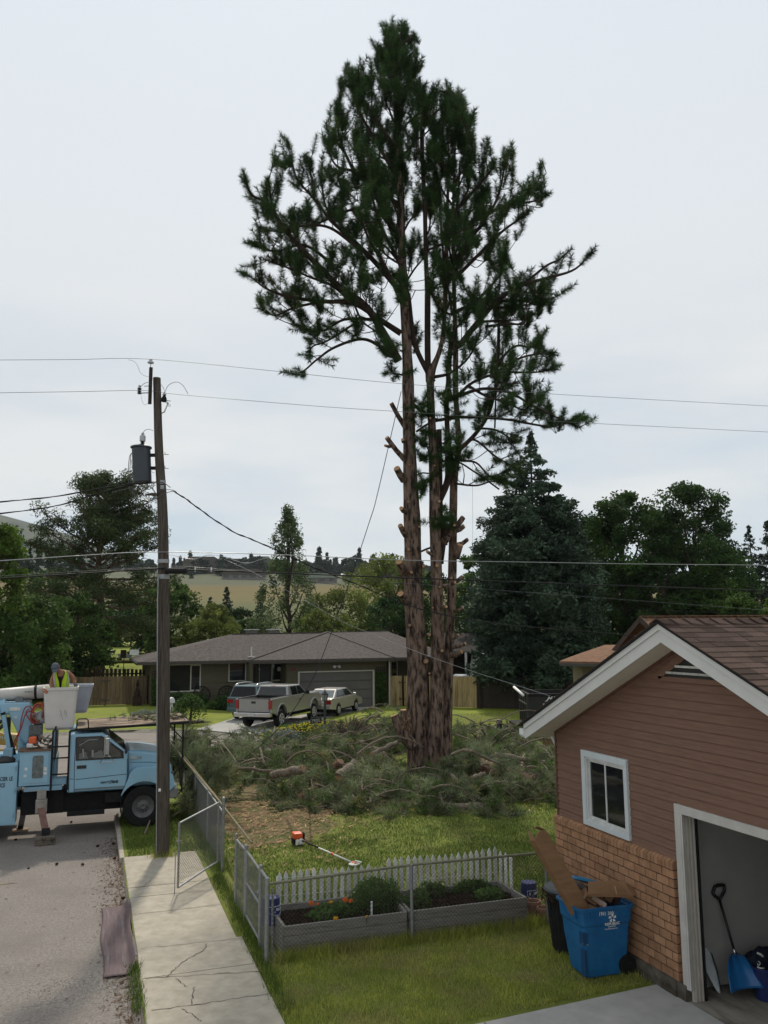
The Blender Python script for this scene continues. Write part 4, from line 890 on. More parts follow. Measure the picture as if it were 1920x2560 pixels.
def decid(label, px, top, base, dep, wpx, mt, seed, name='broadleaf_tree', cat='tree', n=7000, leaf=.16, low=.18, shape='round', group=None, lean=0, gap=1.0, gz=None, clumps=90):
    """tree whose crown top is at pixel (px,top), foot at pixel row base, width wpx, at distance dep"""
    rng = np.random.default_rng(seed); P = PD(px, top, dep); Pb = PD(px, base, dep); z0 = Pb.z if gz is None else gz
    H = P.z - z0; R = wpx/2/FPX*dep; t = thing(name, label, cat, (P.x, P.y, z0), group=group)
    o = np.array([P.x, P.y, z0]); rngp = random.Random(seed)
    cl = []
    while len(cl) < clumps:
        u = rng.uniform(-1,1,3)
        h = rng.uniform(low, 1)
        q = (h-low)/(1-low)
        if shape == 'round': w_ = math.sqrt(max(0, 1-(2*q-1)**2))**.8*(1.0 if q > .45 else .92)
        elif shape == 'column': w_ = min(1, (1-q)**.75*1.5)*(0.45+.55*min(1, q*5))
        elif shape == 'spread': w_ = min(1, q*3.5+.45)*math.sqrt(max(0, 1-q**2.2))
        elif shape == 'poplar': w_ = (.98 if q < .4 else .98-.62*((q-.4)/.2) if q < .6 else .42*(1-((q-.6)/.4)**2.2)+.05)
        else: w_ = 1
        r = rng.uniform(0,1)**.38*w_; a = rng.uniform(0, 2*PI)
        cl.append((math.cos(a)*r*R, math.sin(a)*r*R*.85, h*H))
    cl = np.array(cl); cr = R*.25*gap*rng.uniform(.7,1.35,len(cl))
    if shape in ('column','poplar'): cr *= .8
    n = int(n*1.6); ids = rng.integers(0, len(cl), n); d = rng.normal(size=(n,3)); d /= np.linalg.norm(d, axis=1)[:,None]; d *= (rng.uniform(0,1,n)**.5)[:,None]
    c = cl[ids] + d*cr[ids][:,None]*np.array([1,1,.72 if shape != 'poplar' else 1.5])
    c[:,2] = np.maximum(c[:,2], .1); ct = rng.uniform(.1,.9,len(cl))[ids]
    foliage('crown', c+o, leaf, mt, t, rng, ct)
    mb = MB(); tr = max(.07, H*.018)
    tp = [Vector((P.x+rngp.uniform(-.15,.15)*k, P.y, z0+H*.85*k/5)) for k in range(6)]
    mb.tube(tp, [tr*(1-.16*k) for k in range(6)], 7)
    mb.build('trunk', M['barkfar'], t, smooth=True)
    mb = MB()
    for k in rngp.sample(range(len(cl)), min(22, len(cl))):
        e = Vector(cl[k]+o); s_ = Vector((P.x, P.y, z0+min(cl[k][2]*.6, H*.7))); m_ = s_.lerp(e, .5)+Vector((0,0,-.03*H))
        mb.tube([s_, m_, e], [tr*.45, tr*.25, tr*.08], 5, cap=False)
    mb.build('limbs', M['barkfar'], t, smooth=True)
    return t
def conifer(label, px, top, base, dep, wpx, mt, seed, name='spruce_tree', n=9000, leaf=.13, group=None, low=.03, lay=26, fam='spruce', pw=.8, cat='tree', gz=None):
    rng = np.random.default_rng(seed); P = PD(px, top, dep); Pb = PD(px, base, dep); z0 = Pb.z if gz is None else gz
    H = P.z-z0; R = wpx/2/FPX*dep; t = thing(name, label, cat, (P.x, P.y, z0), group=group)
    cs = []; tn = []; mb = MB(); rp = random.Random(seed)
    tot = 0
    for k in range(lay):
        q = low+(1-low)*(k+.5)/lay; rr = R*(min(1, ((1-q)**pw)*1.12) if pw > 0 else float(np.interp(1-q, [0,.04,.1,.18,.26,.34,.5,.7,.9,1], [.02,.06,.16,.36,.54,.74,.9,1,1,.92])))*rp.uniform(.84,1.1)+.12
        nb = max(5, int(8+rr*2.2))
        for b in range(nb):
            a = rp.uniform(0, 2*PI); L = rr*rp.uniform(.72,1.08)*(1+.12*math.sin(a*2+seed)); 
            m = max(8, int(n*L*L/(lay*nb*R*R*.36)*.8)); s = rng.uniform(.12,1,m)**.6
            droop = -.22*L*s + .16*L*s*s
            wd = .20*L*(1-s*.55)+.10
            x = math.cos(a)*L*s; y = math.sin(a)*L*s; off = rng.normal(0, 1, m)*wd*.55
            cx = x-math.sin(a)*off; cy = y+math.cos(a)*off; cz = (q+rp.uniform(-.5,.5)*(1-low)/lay)*H+droop-np.abs(off)*.25+rng.normal(0,.10,m)*max(.6, L*.35)
            cs.append(np.stack([cx+P.x, cy+P.y, np.maximum(cz,.05)+z0], 1)); tn.append(np.full(m, rp.uniform(.1,.9))+(s-.5)*.4)
            if b % 3 == 0: mb.tube([(P.x,P.y,z0+q*H), (P.x+math.cos(a)*L*.6, P.y+math.sin(a)*L*.6, z0+q*H-.1*L)], [.05,.02], 4, cap=False)
    # leader tip
    m = 60; s = rng.uniform(0,1,m); cs.append(np.stack([P.x+rng.normal(0,.06,m)*(1-s+.3), P.y+rng.normal(0,.06,m), z0+H*(.95+.05*s)], 1)); tn.append(np.full(m,.5))
    c = np.concatenate(cs); foliage('crown', c, leaf, mt, t, rng, np.concatenate(tn), asp=.42, flat=.25)
    mb.tube([(P.x,P.y,z0), (P.x,P.y,z0+H*.97)], [max(.08,H*.018), .02], 7); mb.build('trunk', M['barkfar'], t, smooth=True)
    return t
def scots(label, px, top, base, dep, wpx, mt, seed, n=60000, leaf=.15):
    """open-grown pine: bare lower trunk, heavy limbs carrying flat pads of needles"""
    rng = np.random.default_rng(seed); rp = random.Random(seed); P = PD(px, top, dep); z0 = PD(px, base, dep).z
    H = P.z-z0; R = wpx/2/FPX*dep; t = thing('pine_tree', label, 'tree', (P.x, P.y, z0))
    mb = MB(); tr = .48
    tp = [Vector((P.x+.25*math.sin(k*.8), P.y, z0+H*.93*k/9)) for k in range(10)]
    mb.tube(tp, [tr*(1-.092*k) for k in range(10)], 10); mb.build('trunk', M['bark'], t, smooth=True)
    mb = MB(); cs = []; tn = []
    nl = 74
    for k in range(nl):
        q = .22+.76*k/nl; 
        w_ = .75+.25*ss(.22,.42,q) if q < .45 else (1-((q-.45)/.55)**2.4)*.80+.20
        if .30 < q < .36 : w_ *= 1.0
        L = R*w_*rp.uniform(.68,1.08); a = rp.uniform(0, 2*PI)
        s0 = Vector((P.x+.25*math.sin(q*7), P.y, z0+q*H)); rise = (.10 if q < .5 else .42)*L*rp.uniform(.5,1.3)-(.2*L if q < .35 else 0)
        e = s0+Vector((math.cos(a)*L, math.sin(a)*L, rise)); md = s0.lerp(e, .5)+Vector((0,0,-.04*L+rp.uniform(-.2,.3)))
        pl = spline([s0, md, e], 6); mb.tube(pl, [.10*(1-.8*i/len(pl))+.015 for i in range(len(pl))], 6, cap=False)
        dead = q < .40 and rp.random() < .35
        npad = rp.randint(7, 11)
        for j in range(npad):
            u = rp.uniform(.38, 1.02); c0 = s0.lerp(e, u)+Vector((rp.uniform(-.16,.16)*L, rp.uniform(-.16,.16)*L, rp.uniform(-.03,.10)*L)); pr = rp.uniform(.6,1.1)*1.0
            if dead and rp.random() < .3: continue
            m = int(n/(nl*8.5)); d = rng.normal(size=(m,3)); d /= np.linalg.norm(d, axis=1)[:,None]; d *= (rng.uniform(0,1,m)**.45)[:,None]
            cs.append(np.array(c0)+d*pr*np.array([1,1,.6])); tn.append(np.full(m, rp.uniform(.05,.95))+d[:,2]*.2)
            if j % 2: mb.tube([s0.lerp(e, u*.8), c0], [.03,.012], 4, cap=False)
    foliage('crown', np.concatenate(cs), leaf, mt, t, rng, np.clip(np.concatenate(tn),0,1), asp=.3)
    mb.build('limbs', M['bark'], t, smooth=True)
    return t

# ---------------------------------------------------------------- the big multi-stemmed pine
def T2(x, y): return (560+.5787*x, .5787*y)
def T3(x, y): return (560+.5787*x, 700+.5787*y)
def T4(x, y): return (900+.2486*x, 950+.2486*y)
def T5(x, y): return (900+.2712*x, 1400+.2712*y)
DT = 27.9
TB = G(1066, 1945); TB.z = 0
pine = thing('pine_tree', 'giant multi stemmed pine stripped of its lower limbs rising from the heap of brush', 'tree', TB)
def pw(px, d=0.0): return PD(px[0], px[1], DT+d)
MPP = DT/FPX
def stem(name, pts, seed, flute=.0, nseg=14):
    """pts: (px, py, width_px, depth offset)"""
    P = [pw((p[0], p[1]), p[3]) for p in pts]; R = [p[2]*MPP/2 for p in pts]
    Q = spline([Vector((*p, )) for p in P], 8); RR = spline([Vector((r,0,0)) for r in R], 8); n = 30
    vs = []; fs = []
    for i, p in enumerate(Q):
        r = max(.012, RR[i].x)
        for k in range(n):
            a = 2*PI*k/n; rr = r*(1+.10*noise.noise(Vector((math.cos(a)*2.2, math.sin(a)*2.2, p.z*.35+seed)))+.06*noise.noise(Vector((math.cos(a)*9, math.sin(a)*9, p.z*1.6+seed))))
            if flute and p.z < 6: rr *= 1+flute*(1-p.z/6)*(.5*math.sin(a*5+seed)+.35*math.sin(a*9+seed*2)+.3*math.sin(a*14))*.5
            vs.append((p.x+math.cos(a)*rr, p.y+math.sin(a)*rr, p.z))
    for i in range(len(Q)-1):
        for k in range(n): fs.append((i*n+k, i*n+(k+1)%n, (i+1)*n+(k+1)%n, (i+1)*n+k))
    mb = MB(); mb.add(vs, fs, 0, .5); mb.build('trunk', M['bark'], pine, smooth=True)
    return Q
stA = [(1050,1985,60,-.1),(1049,1930,57,-.1),(1048,1860,56,0),(1047,1780,55,0),(1046,1671,52,0),(1040,1580,48,0),(1034,1481,46,0),(1033,1400,42,0),(1030,1298,42,0),(1025,1199,37,0),(1023,1099,32,0),(1021,975,31,0),(1017,868,25,0),(1007,694,21,0),(1001,521,16,0),(997,405,12,0),(988,289,9,0),(984,170,6,0),(981,80,3,0)]
stB = [(1080,1985,48,-.35),(1082,1930,44,-.35),(1088,1850,38,-.3),(1092,1780,34,-.3),(1094,1671,33,-.2),(1094,1535,31,-.2),(1093,1481,28,-.2),(1087,1298,28,-.2),(1086,1199,27,-.2),(1081,1099,21,-.1),(1076,975,20,0),(1078,931,22,0),(1098,880,13,0),(1110,816,12,.1),(1115,665,11,.2),(1118,550,9,.2),(1121,405,6,.2),(1121,214,3,.2)]
stC = [(1106,1975,46,.3),(1110,1900,38,.35),(1115,1800,30,.45),(1120,1671,25,.5),(1127,1535,22,.5),(1130,1454,22,.5),(1132,1347,21,.5),(1134,1230,20,.5),(1137,1176,20,.5),(1148,1124,13,.5),(1145,1074,14,.5),(1139,975,14,.5),(1139,874,14,.6),(1136,752,11,.6),(1133,579,9,.6),(1136,405,7,.6),(1142,300,3,.6)]
for i, s_ in enumerate((stA, stB, stC)): stem('t', s_, i*7.3, .13 if i < 2 else .08)
bmL = MB()   # living limbs and twigs
SIL = [(715,80),(745,80),(800,110),(835,200),(870,260),(885,345),(920,325),(935,370),(970,345),(1020,395),(1060,450),(1110,530),(1150,610),(1165,690),(1185,615),(1250,615),(1262,800),(1300,790),(1300,730),(1340,740),(1350,680),(1395,680),(1405,900),(1345,925),(1290,1030),(1220,1160),(1300,1150),(1400,1120),(1440,1070),(1500,1050),(1530,1080),(1580,1040),(1625,1050),(1625,1150),(1580,1240),(1430,1260),(1430,1380),(1350,1470),(1460,1500),(1475,1640),(1400,1720),(1590,1770),(1570,1900),(1400,1890),(1350,1960),(1280,2130),(1000,2130),(1000,2700),(600,2700),(740,2500),(740,1700),(660,1620),(690,1500),(640,1480),(500,1600),(330,1660),(230,1665),(220,1590),(330,1530),(270,1440),(270,1370),(120,1390),(120,1300),(70,1220),(70,1140),(55,1010),(130,950),(150,880),(45,800),(45,730),(110,720),(160,790),(155,745),(215,740),(235,830),(215,640),(255,560),(300,600),(335,740),(325,650),(390,650),(400,735),(445,725),(460,790),(420,700),(400,540),(435,480),(455,415),(500,410),(475,350),(515,280),(560,280),(605,330),(575,260),(630,250),(625,180),(655,120),(690,100)]
def insil(P):
    d = P-CAMP; z = d.dot(cF); x = 960+FPX*d.dot(cR)/z; y = 1280-FPX*d.dot(cU)/z; x = (x-560)/.5787; y = y/.5787; x += (820-x)*.035; y += (1000-y)*.03; c = False; j = len(SIL)-1
    for i in range(len(SIL)):
        (xi, yi), (xj, yj) = SIL[i], SIL[j]
        if (yi > y) != (yj > y) and x < (xj-xi)*(y-yi)/(yj-yi)+xi: c = not c
        j = i
    return c
LPT = []
SH = []       # shoots: (pos, dir, length)
rp = random.Random(42)
def limb(pts, r0, dsp=None, tuft=1.0, up=.5, first=.22, name=None, seclen=1.0):
    """pts pixel path; depth runs out to dsp metres towards (-) or away from (+) the viewer"""
    if dsp is None: dsp = rp.uniform(-2.6, 2.6)
    n = len(pts); P = spline([pw(p, dsp*(i/(n-1))**1.1) for i, p in enumerate(pts)], 6)
    L = sum((P[i+1]-P[i]).length for i in range(len(P)-1)); m = len(P)
    bmL.tube(P, [r0*(1-i/(m-1))**.8+.013 for i in range(m)], 7, cap=False); LPT.extend(P[2:])
    acc = 0; step = .30/tuft; nxt = L*first; side = 1
    for i in range(m-1):
        a, b = P[i], P[i+1]; l = (b-a).length; d = (b-a)/l
        while nxt < acc+l:
            t = nxt/L; p = a.lerp(b, (nxt-acc)/l); side = -side
            s = Vector((rp.uniform(-1,1), rp.uniform(-1,1), rp.uniform(-.3,.9))); s -= d*s.dot(d); s = s.normalized()
            dr = (d*.75+s*.9+Vector((0,0,up))).normalized(); ln = rp.uniform(.35,1.15)*(1.15-.45*t)*seclen
            q1 = p+dr*ln*.5; q2 = q1+(dr+Vector((0,0,up*.9))).normalized()*ln*.5
            if not insil(q2+(q2-q1).normalized()*.22): nxt += step*.6; continue
            bmL.tube([p, q1, q2], [.02,.014,.008], 4, cap=False)
            SH.append((q2-(q2-q1)*1.1, (q2-q1).normalized(), (rp.uniform(.38,.62) if up < .8 else rp.uniform(.6,.95))))
            if rp.random() < .72:
                s2 = Vector((rp.uniform(-1,1), rp.uniform(-1,1), rp.uniform(0,.8))); e2 = q1+(dr*.6+s2*.7+Vector((0,0,up*.6))).normalized()*ln*.42
                bmL.tube([q1-dr*ln*.1, e2], [.012,.007], 4, cap=False); SH.append((e2-(e2-q1)*.5, (e2-q1).normalized(), rp.uniform(.5,.75)))
            nxt += step*rp.uniform(.7,1.3)
        acc += l
    d = (P[-1]-P[-3]).normalized(); SH.append((P[-1]-d*.42, d, .42)); SH.append((P[-1]-d*.8, (d+Vector((rp.uniform(-.5,.5),rp.uniform(-.5,.5),.3))).normalized(), .45)); SH.append((P[-1]-d*.5, (d+Vector((rp.uniform(-.8,.8),rp.uniform(-.5,.5),.2))).normalized(), .4))
a2 = lambda *l: [T2(*p) for p in l]
a3 = lambda *l: [T3(*p) for p in l]
LIMBS = [
 (a2((755,1560),(690,1440),(610,1320),(500,1240),(380,1120),(270,1000),(190,880),(120,840),(85,745)), .14, -2.0, 1, .45),
 (a2((765,1440),(680,1385),(560,1310),(430,1302),(300,1285),(190,1250),(100,1185)), .10, -1.0, .95, .3),
 (a2((560,1310),(470,1235),(380,1200),(260,1150),(170,1120)), .05, -1.6, .9, .3),
 (a3((700,300),(600,255),(480,290),(400,345),(330,400),(250,398)), .05, -.8, .55, .25),
 (a2((745,1240),(650,1130),(560,1040),(470,960),(390,860),(310,760),(272,600)), .09, 1.0, 1, .6),
 (a2((750,890),(660,790),(560,740),(480,710),(425,580)), .07, -1.4, .9, .8),
 (a2((740,1000),(640,900),(520,915),(420,960),(340,985)), .06, 1.5, .9, .4),
 (a2((590,1080),(460,985),(350,975),(240,1000),(150,985)), .05, .3, 1, .5),
 (a2((480,1150),(350,1060),(220,1085),(90,1045)), .05, -2.2, .9, .4),
 (a2((640,1380),(520,1380),(420,1430),(300,1405)), .05, 1.2, .9, .3),
 (a2((430,1300),(300,1330),(220,1362),(145,1330)), .04, -.6, .8, .3),
 (a2((560,1400),(450,1470),(380,1500),(370,1560)), .03, .6, .8, .2),
 (a2((390,860),(380,770),(355,670)), .03, .4, 1.0, .9),
 (a2((270,1000),(215,900),(190,770)), .04, -2.0, 1.3, .9),
 (a2((470,960),(430,860),(420,745)), .03, .9, 1.2, .9),
 (a2((755,780),(650,600),(570,450),(538,300)), .06, .5, 1.2, .9),
 (a2((750,650),(660,520),(600,420),(580,345)), .05, -1.2, 1.3, .9),
 (a2((560,740),(500,600),(485,440)), .05, -1.1, 1.3, .9),
 (a2((745,1000),(660,860),(590,720),(565,560)), .07, 1.9, 1.3, .8),
 (a2((750,1120),(680,980),(640,840),(640,700)), .06, -2.2, 1.2, .8),
 (a2((765,1300),(700,1160),(620,1020),(580,900)), .07, -2.6, 1.1, .6),
 (a2((1020,1490),(1090,1400),(1180,1300),(1280,1235),(1400,1200),(1520,1160),(1605,1065)), .10, -1.0, .85, .5),
 (a2((1280,1240),(1390,1150),(1450,1120),(1500,1075)), .04, -1.2, 1.0, .5),
 (a2((1180,1300),(1290,1300),(1370,1320),(1400,1290)), .04, -1.4, 1.1, .3),
 (a2((1100,1390),(1200,1385),(1330,1380)), .04, .8, 1.1, .3),
 (a2((1000,1010),(1090,945),(1190,900),(1290,850),(1350,800),(1375,700)), .07, .9, .9, .6),
 (a2((1190,900),(1280,880),(1370,860),(1390,830)), .04, 1.2, .9, .5),
 (a2((1000,1200),(1080,1120),(1190,1010),(1270,950),(1320,910)), .06, -1.6, 1.1, .5),
 (a2((1000,1350),(1100,1290),(1190,1190),(1220,1110)), .06, 1.9, 1.1, .5),
 (a2((1000,1120),(1090,1000),(1170,880),(1205,760),(1210,640)), .06, .5, 1.2, .9),
 (a2((1010,900),(1100,800),(1150,740),(1160,690)), .05, -1.5, 1.2, .9),
 (a3((1010,500),(1120,470),(1230,485),(1330,540),(1430,590),(1540,640)), .05, -1.2, .85, .1),
 (a3((820,540),(915,603),(1000,592),(1200,600),(1400,632),(1500,610),(1570,590)), .055, .6, .75, .2),
 (a3((1010,740),(1090,660),(1150,560),(1180,400),(1190,240),(1185,120)), .07, 1.8, .85, .5),
 (a3((1010,500),(1080,440),(1200,400),(1330,400),(1440,385)), .05, 1.0, 1, .3),
 (a3((1150,420),(1250,350),(1350,320),(1440,325)), .04, .6, 1, .5),
 (a3((1020,780),(1090,790),(1150,850),(1230,870)), .03, -.6, .7, .0),
 (a3((1015,730),(1080,690),(1170,760),(1240,800),(1290,830)), .035, .9, .7, .0),
 (a3((1000,880),(1090,888),(1160,870),(1240,880)), .025, -.6, .35, .0),
 (a3((1100,640),(1180,650),(1250,700),(1180,700)), .03, 1.2, 1, .0),
 (a3((1150,400),(1250,290),(1330,290),(1360,260)), .04, 1.5, 1, .4),
 (a3((1130,200),(1230,190),(1300,180),(1270,60)), .04, -1.2, 1, .4),
 (a3((1060,460),(1130,500),(1220,530),(1300,560),(1340,500)), .04, -2, 1, .1),
 (a3((905,420),(980,400),(1060,330),(1110,220)), .05, -2, 1, .4),
 (a3((1180,120),(1290,110),(1400,90)), .03, .9, 1, .3),
 (a3((760,340),(710,330),(690,310)), .03, -.8, 1.0, .1),
 (a3((770,410),(730,400),(720,350)), .02, -.6, 1.2, .0),
 (a2((560,1310),(600,1390),(680,1450),(710,1520)), .03, -1.8, .9, .1),
]
for pts, r0, ds, tf, up in LIMBS: limb(pts, r0, ds, tf, up)
# crowded leaders and inner shoots of the tops: limbs that leave the stems and turn upwards
def env(y, tbl):
    for (y0, a0, b0), (y1, a1, b1) in zip(tbl[:-1], tbl[1:]):
        if y0 <= y <= y1: t = (y-y0)/(y1-y0); return a0+(a1-a0)*t, b0+(b1-b0)*t
    return tbl[-1][1:]
EA = [(100,700,760),(170,660,800),(300,600,850),(430,540,880),(600,480,900),(750,520,880),(900,600,860),(1100,600,860),(1300,640,860),(1450,700,850)]
for k in range(24):
    y = 170+1050*(k/24)**1.0; lo_, hi_ = env(max(85, y-140), EA); u_ = rp.random(); u_ = .5+.5*math.copysign(abs(2*u_-1)**.85, u_-.5); x1 = lo_+(hi_-lo_)*u_; x0 = 728+ (y/1500)*60
    hh = rp.uniform(90,170)
    if y-hh < (150 if x0 < 850 else 400): hh = max(30, y-(150 if x0 < 850 else 400))
    limb(a2((x0, y+rp.uniform(10,70)), (x0*.45+x1*.55, y-hh*.2+rp.uniform(-20,20)), (x1, y-hh*.6), (x1+rp.uniform(-8,8), y-hh)), .03, rp.uniform(-1,1)*min(2.4, .4+y/300), 1.05 if y < 600 else .8, .95, .12, seclen=.75)
ED = [(330,960,985),(420,930,1020),(520,900,1070),(620,890,1100),(760,880,1130),(900,860,1130),(1100,880,1100),(1300,870,1120),(1500,880,1140)]
for k in range(28):
    y = 420+1080*(k/28); lo_, hi_ = env(max(335, y-130), ED); u_ = rp.random(); u_ = .5+.5*math.copysign(abs(2*u_-1)**.85, u_-.5); x1 = lo_+(hi_-lo_)*u_; x0 = 985 if rp.random() < .6 else 880
    hh = rp.uniform(90,170)
    if y-hh < (150 if x0 < 850 else 400): hh = max(30, y-(150 if x0 < 850 else 400))
    limb(a2((x0, y+rp.uniform(10,70)), (x0*.45+x1*.55, y-hh*.2+rp.uniform(-20,20)), (x1, y-hh*.6), (x1+rp.uniform(-8,8), y-hh)), .03, rp.uniform(-1,1)*min(2.4, .3+(y-300)/260), 1.05 if y < 750 else .7, .95, .12, seclen=.75)
for x, y in ((715,150),(735,95),(760,130),(690,200),(665,140),(790,180),(800,250),(640,210),(720,260),(690,130),(780,140),(815,200),(605,290),(850,290),(905,350),(970,370),(995,420),(1020,470),(1050,490),(1085,560),(945,430),(915,480),(1120,620)):
    p0, p1 = pw(T2(x, y+135), rp.uniform(-.8,.8)), None; p1 = pw(T2(x, y), 0); p1.x += (p0.x-pw(T2(x,y+135),0).x); p1 = p0+Vector((0,0,(110*.5787)*MPP))
    bmL.tube([p0, p1], [.02,.012], 4, cap=False); SH.append((p0-Vector((0,0,.3)), Vector((rp.uniform(-.1,.1),0,1)).normalized(), .8)); SH.append((p0+Vector((0,0,.1)), Vector((rp.uniform(-.1,.1),0,1)).normalized(), .72))
# thin boughs filling the crown between the stems and the outline
def inpoly(x, y, P):
    c = False; j = len(P)-1
    for i in range(len(P)):
        (xi, yi), (xj, yj) = P[i], P[j]
        if (yi > y) != (yj > y) and x < (xj-xi)*(y-yi)/(yj-yi)+xi: c = not c
        j = i
    return c
cnt_ = 0
while cnt_ < 280:
    y = rp.uniform(120, 2050); x = rp.uniform(150, 1420)
    if not inpoly(x, y, SIL): continue
    cx_ = 740 if y < 320 else 800 if y < 600 else 850
    keep = (1.0 if y < 900 else .62 if y < 1350 else .34)*(1 if abs(x-cx_) < 250 or y > 900 else .55)
    if y > 1500 and x < 980: keep = .05
    if y > 900 and y < 1500 and 760 < x < 1000: keep *= .8
    if rp.random() > keep: continue
    dd = rp.uniform(-1,1)*min(2.8, 1.2+abs(x-cx_)/130); tg = pw(T2(x, y), dd); near = sorted(LPT, key=lambda q: (q-tg).length+max(0, q.z-tg.z)*1.5)[:3]; st = rp.choice(near)
    if (st-tg).length > 2.3: continue
    md = st.lerp(tg, .5)+Vector((rp.uniform(-.2,.2), rp.uniform(-.2,.2), -.12-rp.random()*.15)); P = spline([st, md, tg], 4)
    bmL.tube(P, [.02*(1-.6*i/(len(P)-1)) for i in range(len(P))], 4, cap=False); LPT.append(md)
    d = (P[-1]-P[-3]).normalized()
    for q in range(rp.choice((3,4,4,5))):
        dr = (d*.5+Vector((rp.uniform(-.8,.8), rp.uniform(-.8,.8), rp.uniform(.1,1.3)))).normalized(); ln = rp.uniform(.15,.5); b0 = P[-1]-d*rp.uniform(0,.5); e0 = b0+dr*ln
        if not insil(e0+dr*.2): continue
        bmL.tube([b0, e0], [.009,.006], 4, cap=False); SH.append((e0-dr*.25, (dr+Vector((0,0,.5))).normalized(), rp.uniform(.32,.6)))
    cnt_ += 1
# extra bare stems threading the middle
for pl, r in ((a3((905,440),(870,380),(820,260),(795,60)),.09),(a2((795,1270),(780,1100),(775,900),(770,760)),.05),(a3((885,440),(880,300),(880,60)),.11),(a2((880,1330),(872,1100),(868,900),(858,700),(855,560)),.08),
              ([T4(945,930),T4(900,700),T4(880,500),T4(870,200),T4(890,20),T3(970,380),T3(985,250)],.09),(a3((1170,640),(1178,400),(1185,180)),.03),([T4(800,1800),T4(830,1600),T4(880,1450)],.16),([T4(805,1200),T4(860,1080),T4(890,960),T4(885,780)],.12),
              ([T4(815,1850),T4(805,1200),T4(800,800),T4(795,500)],.10),(a2((990,1000),(1010,850),(1020,700)),.04),(a2((955,1200),(940,1000),(930,860)),.04),([T4(565,520),T4(700,435),T4(860,395),T4(1000,385)],.04),([T4(570,960),T4(620,935),T4(700,940)],.025),([T4(615,1725),T4(700,1690),T4(880,1650)],.035),([T4(810,830),T4(880,805),T4(1010,835),T4(1130,910),T4(1250,990),T4(1400,1100)],.03)):
    bmL.tube(spline([pw(p, .15) for p in pl], 5), r, 7)
for k in range(16):   # tufts clinging to the bare trunks
    y = rp.uniform(0, 1500); x = rp.choice((600, 810, 860)); limb([T4(x, y), T4(x+rp.uniform(10,60), y+rp.uniform(-20,50)), T4(x+rp.uniform(30,90), y+rp.uniform(-40,60))], .015, rp.uniform(-.5,-.2), 1.3, .0, .4, seclen=.5)
bmL.build('limbs', mat('limbbark', (.055,.038,.030), (.026,.019,.016), rough=1, scale=6), pine, smooth=True)
def needles(SH, per, nl, wid, rng, curl=.55):
    P = np.array([s[0] for s in SH]); D = np.array([s[1] for s in SH]); Ln = np.array([s[2] for s in SH]); n = len(SH)
    ids = np.repeat(np.arange(n), per); m = len(ids); d = D[ids]; s = rng.uniform(0,1,m)
    r = rng.normal(size=(m,3)); r -= d*np.sum(r*d, 1)[:,None]; r /= np.linalg.norm(r, axis=1)[:,None]
    base = P[ids]+d*(Ln[ids]*s)[:,None]; fwd = rng.uniform(.05,.65,m)+ (s > .85)*.9
    nd = d*fwd[:,None]+r; nd /= np.linalg.norm(nd, axis=1)[:,None]; l = nl*rng.uniform(.7,1.15,m)
    w_ = np.cross(nd, rng.normal(size=(m,3))); w_ /= np.linalg.norm(w_, axis=1)[:,None]; w_ *= wid/2
    tip = base+nd*l[:,None]
    v = np.stack([base-w_, base+w_, tip], 1).reshape(-1,3); f = np.arange(3*m).reshape(m,3)
    t = np.repeat(np.clip(rng.uniform(0,1,n)[ids]*.7+rng.uniform(0,.3,m), 0, 1), 3); return v, f, t
v, f, t_ = needles([s for s in SH if insil(s[0]+s[1]*(s[2]+.08))], 225, .21, .0135, np.random.default_rng(5)); print('shoots', len(SH))
link('crown', np_mesh('crown', v, f, t_), M['needle'], pine, True)
# cut stubs and scars
def stub(a, b, r, d0=-.3, d1=-.5):
    A, B = pw(a, d0), pw(b, d1); mb = MB(); mb.tube([A, A.lerp(B,.5)+Vector((0,0,-.04)), B], [r*1.1, r*.92, r*.86], 10, cap=True)
    o = mb.build('cut_stub', M['bark'], pine, smooth=False); d = (B-A).normalized()
    MB().tube([B, B+d*.015], [r*.8, r*.8], 12).build('cut_face', M['cutwood'], o)
for a, b, r, ds in ((T4(460,480),T4(315,235),.085,-.5),(T4(450,800),T4(270,580),.09,-.7),(T4(330,660),T4(255,660),.055,-.8),(T4(440,1000),T4(370,890),.13,-.6),(T4(440,620),T4(428,600),.06,-.7),
                (T4(450,1320),T4(415,1290),.08,-.6),(T4(460,1560),T4(405,1465),.10,-.6),(T4(460,1960),T4(395,1830),.15,-.6),(T5(430,380),T5(375,310),.13,-.6),
                (T4(960,1470),T4(1035,1385),.11,.0),(T4(970,1510),T4(1045,1470),.09,-.2),(T4(980,1660),T4(1080,1605),.08,.0),(T4(960,1780),T4(1005,1660),.13,-.3),(T4(770,1770),T4(675,1725),.06,-.8),
                (T4(850,1620),T4(900,1540),.12,.3),(T5(860,200),T5(945,155),.08,-.1),(T5(760,240),T5(875,207),.06,-.6),(T5(860,470),T5(950,440),.06,-.2),(T5(850,720),T5(905,690),.055,-.3),(T5(860,800),T5(970,770),.065,-.3),(T5(840,880),T5(935,845),.09,-.4),
                (T5(760,435),T5(795,430),.06,-.6)): stub(a, b, r, -.1 if ds > -.4 else -.2, ds)
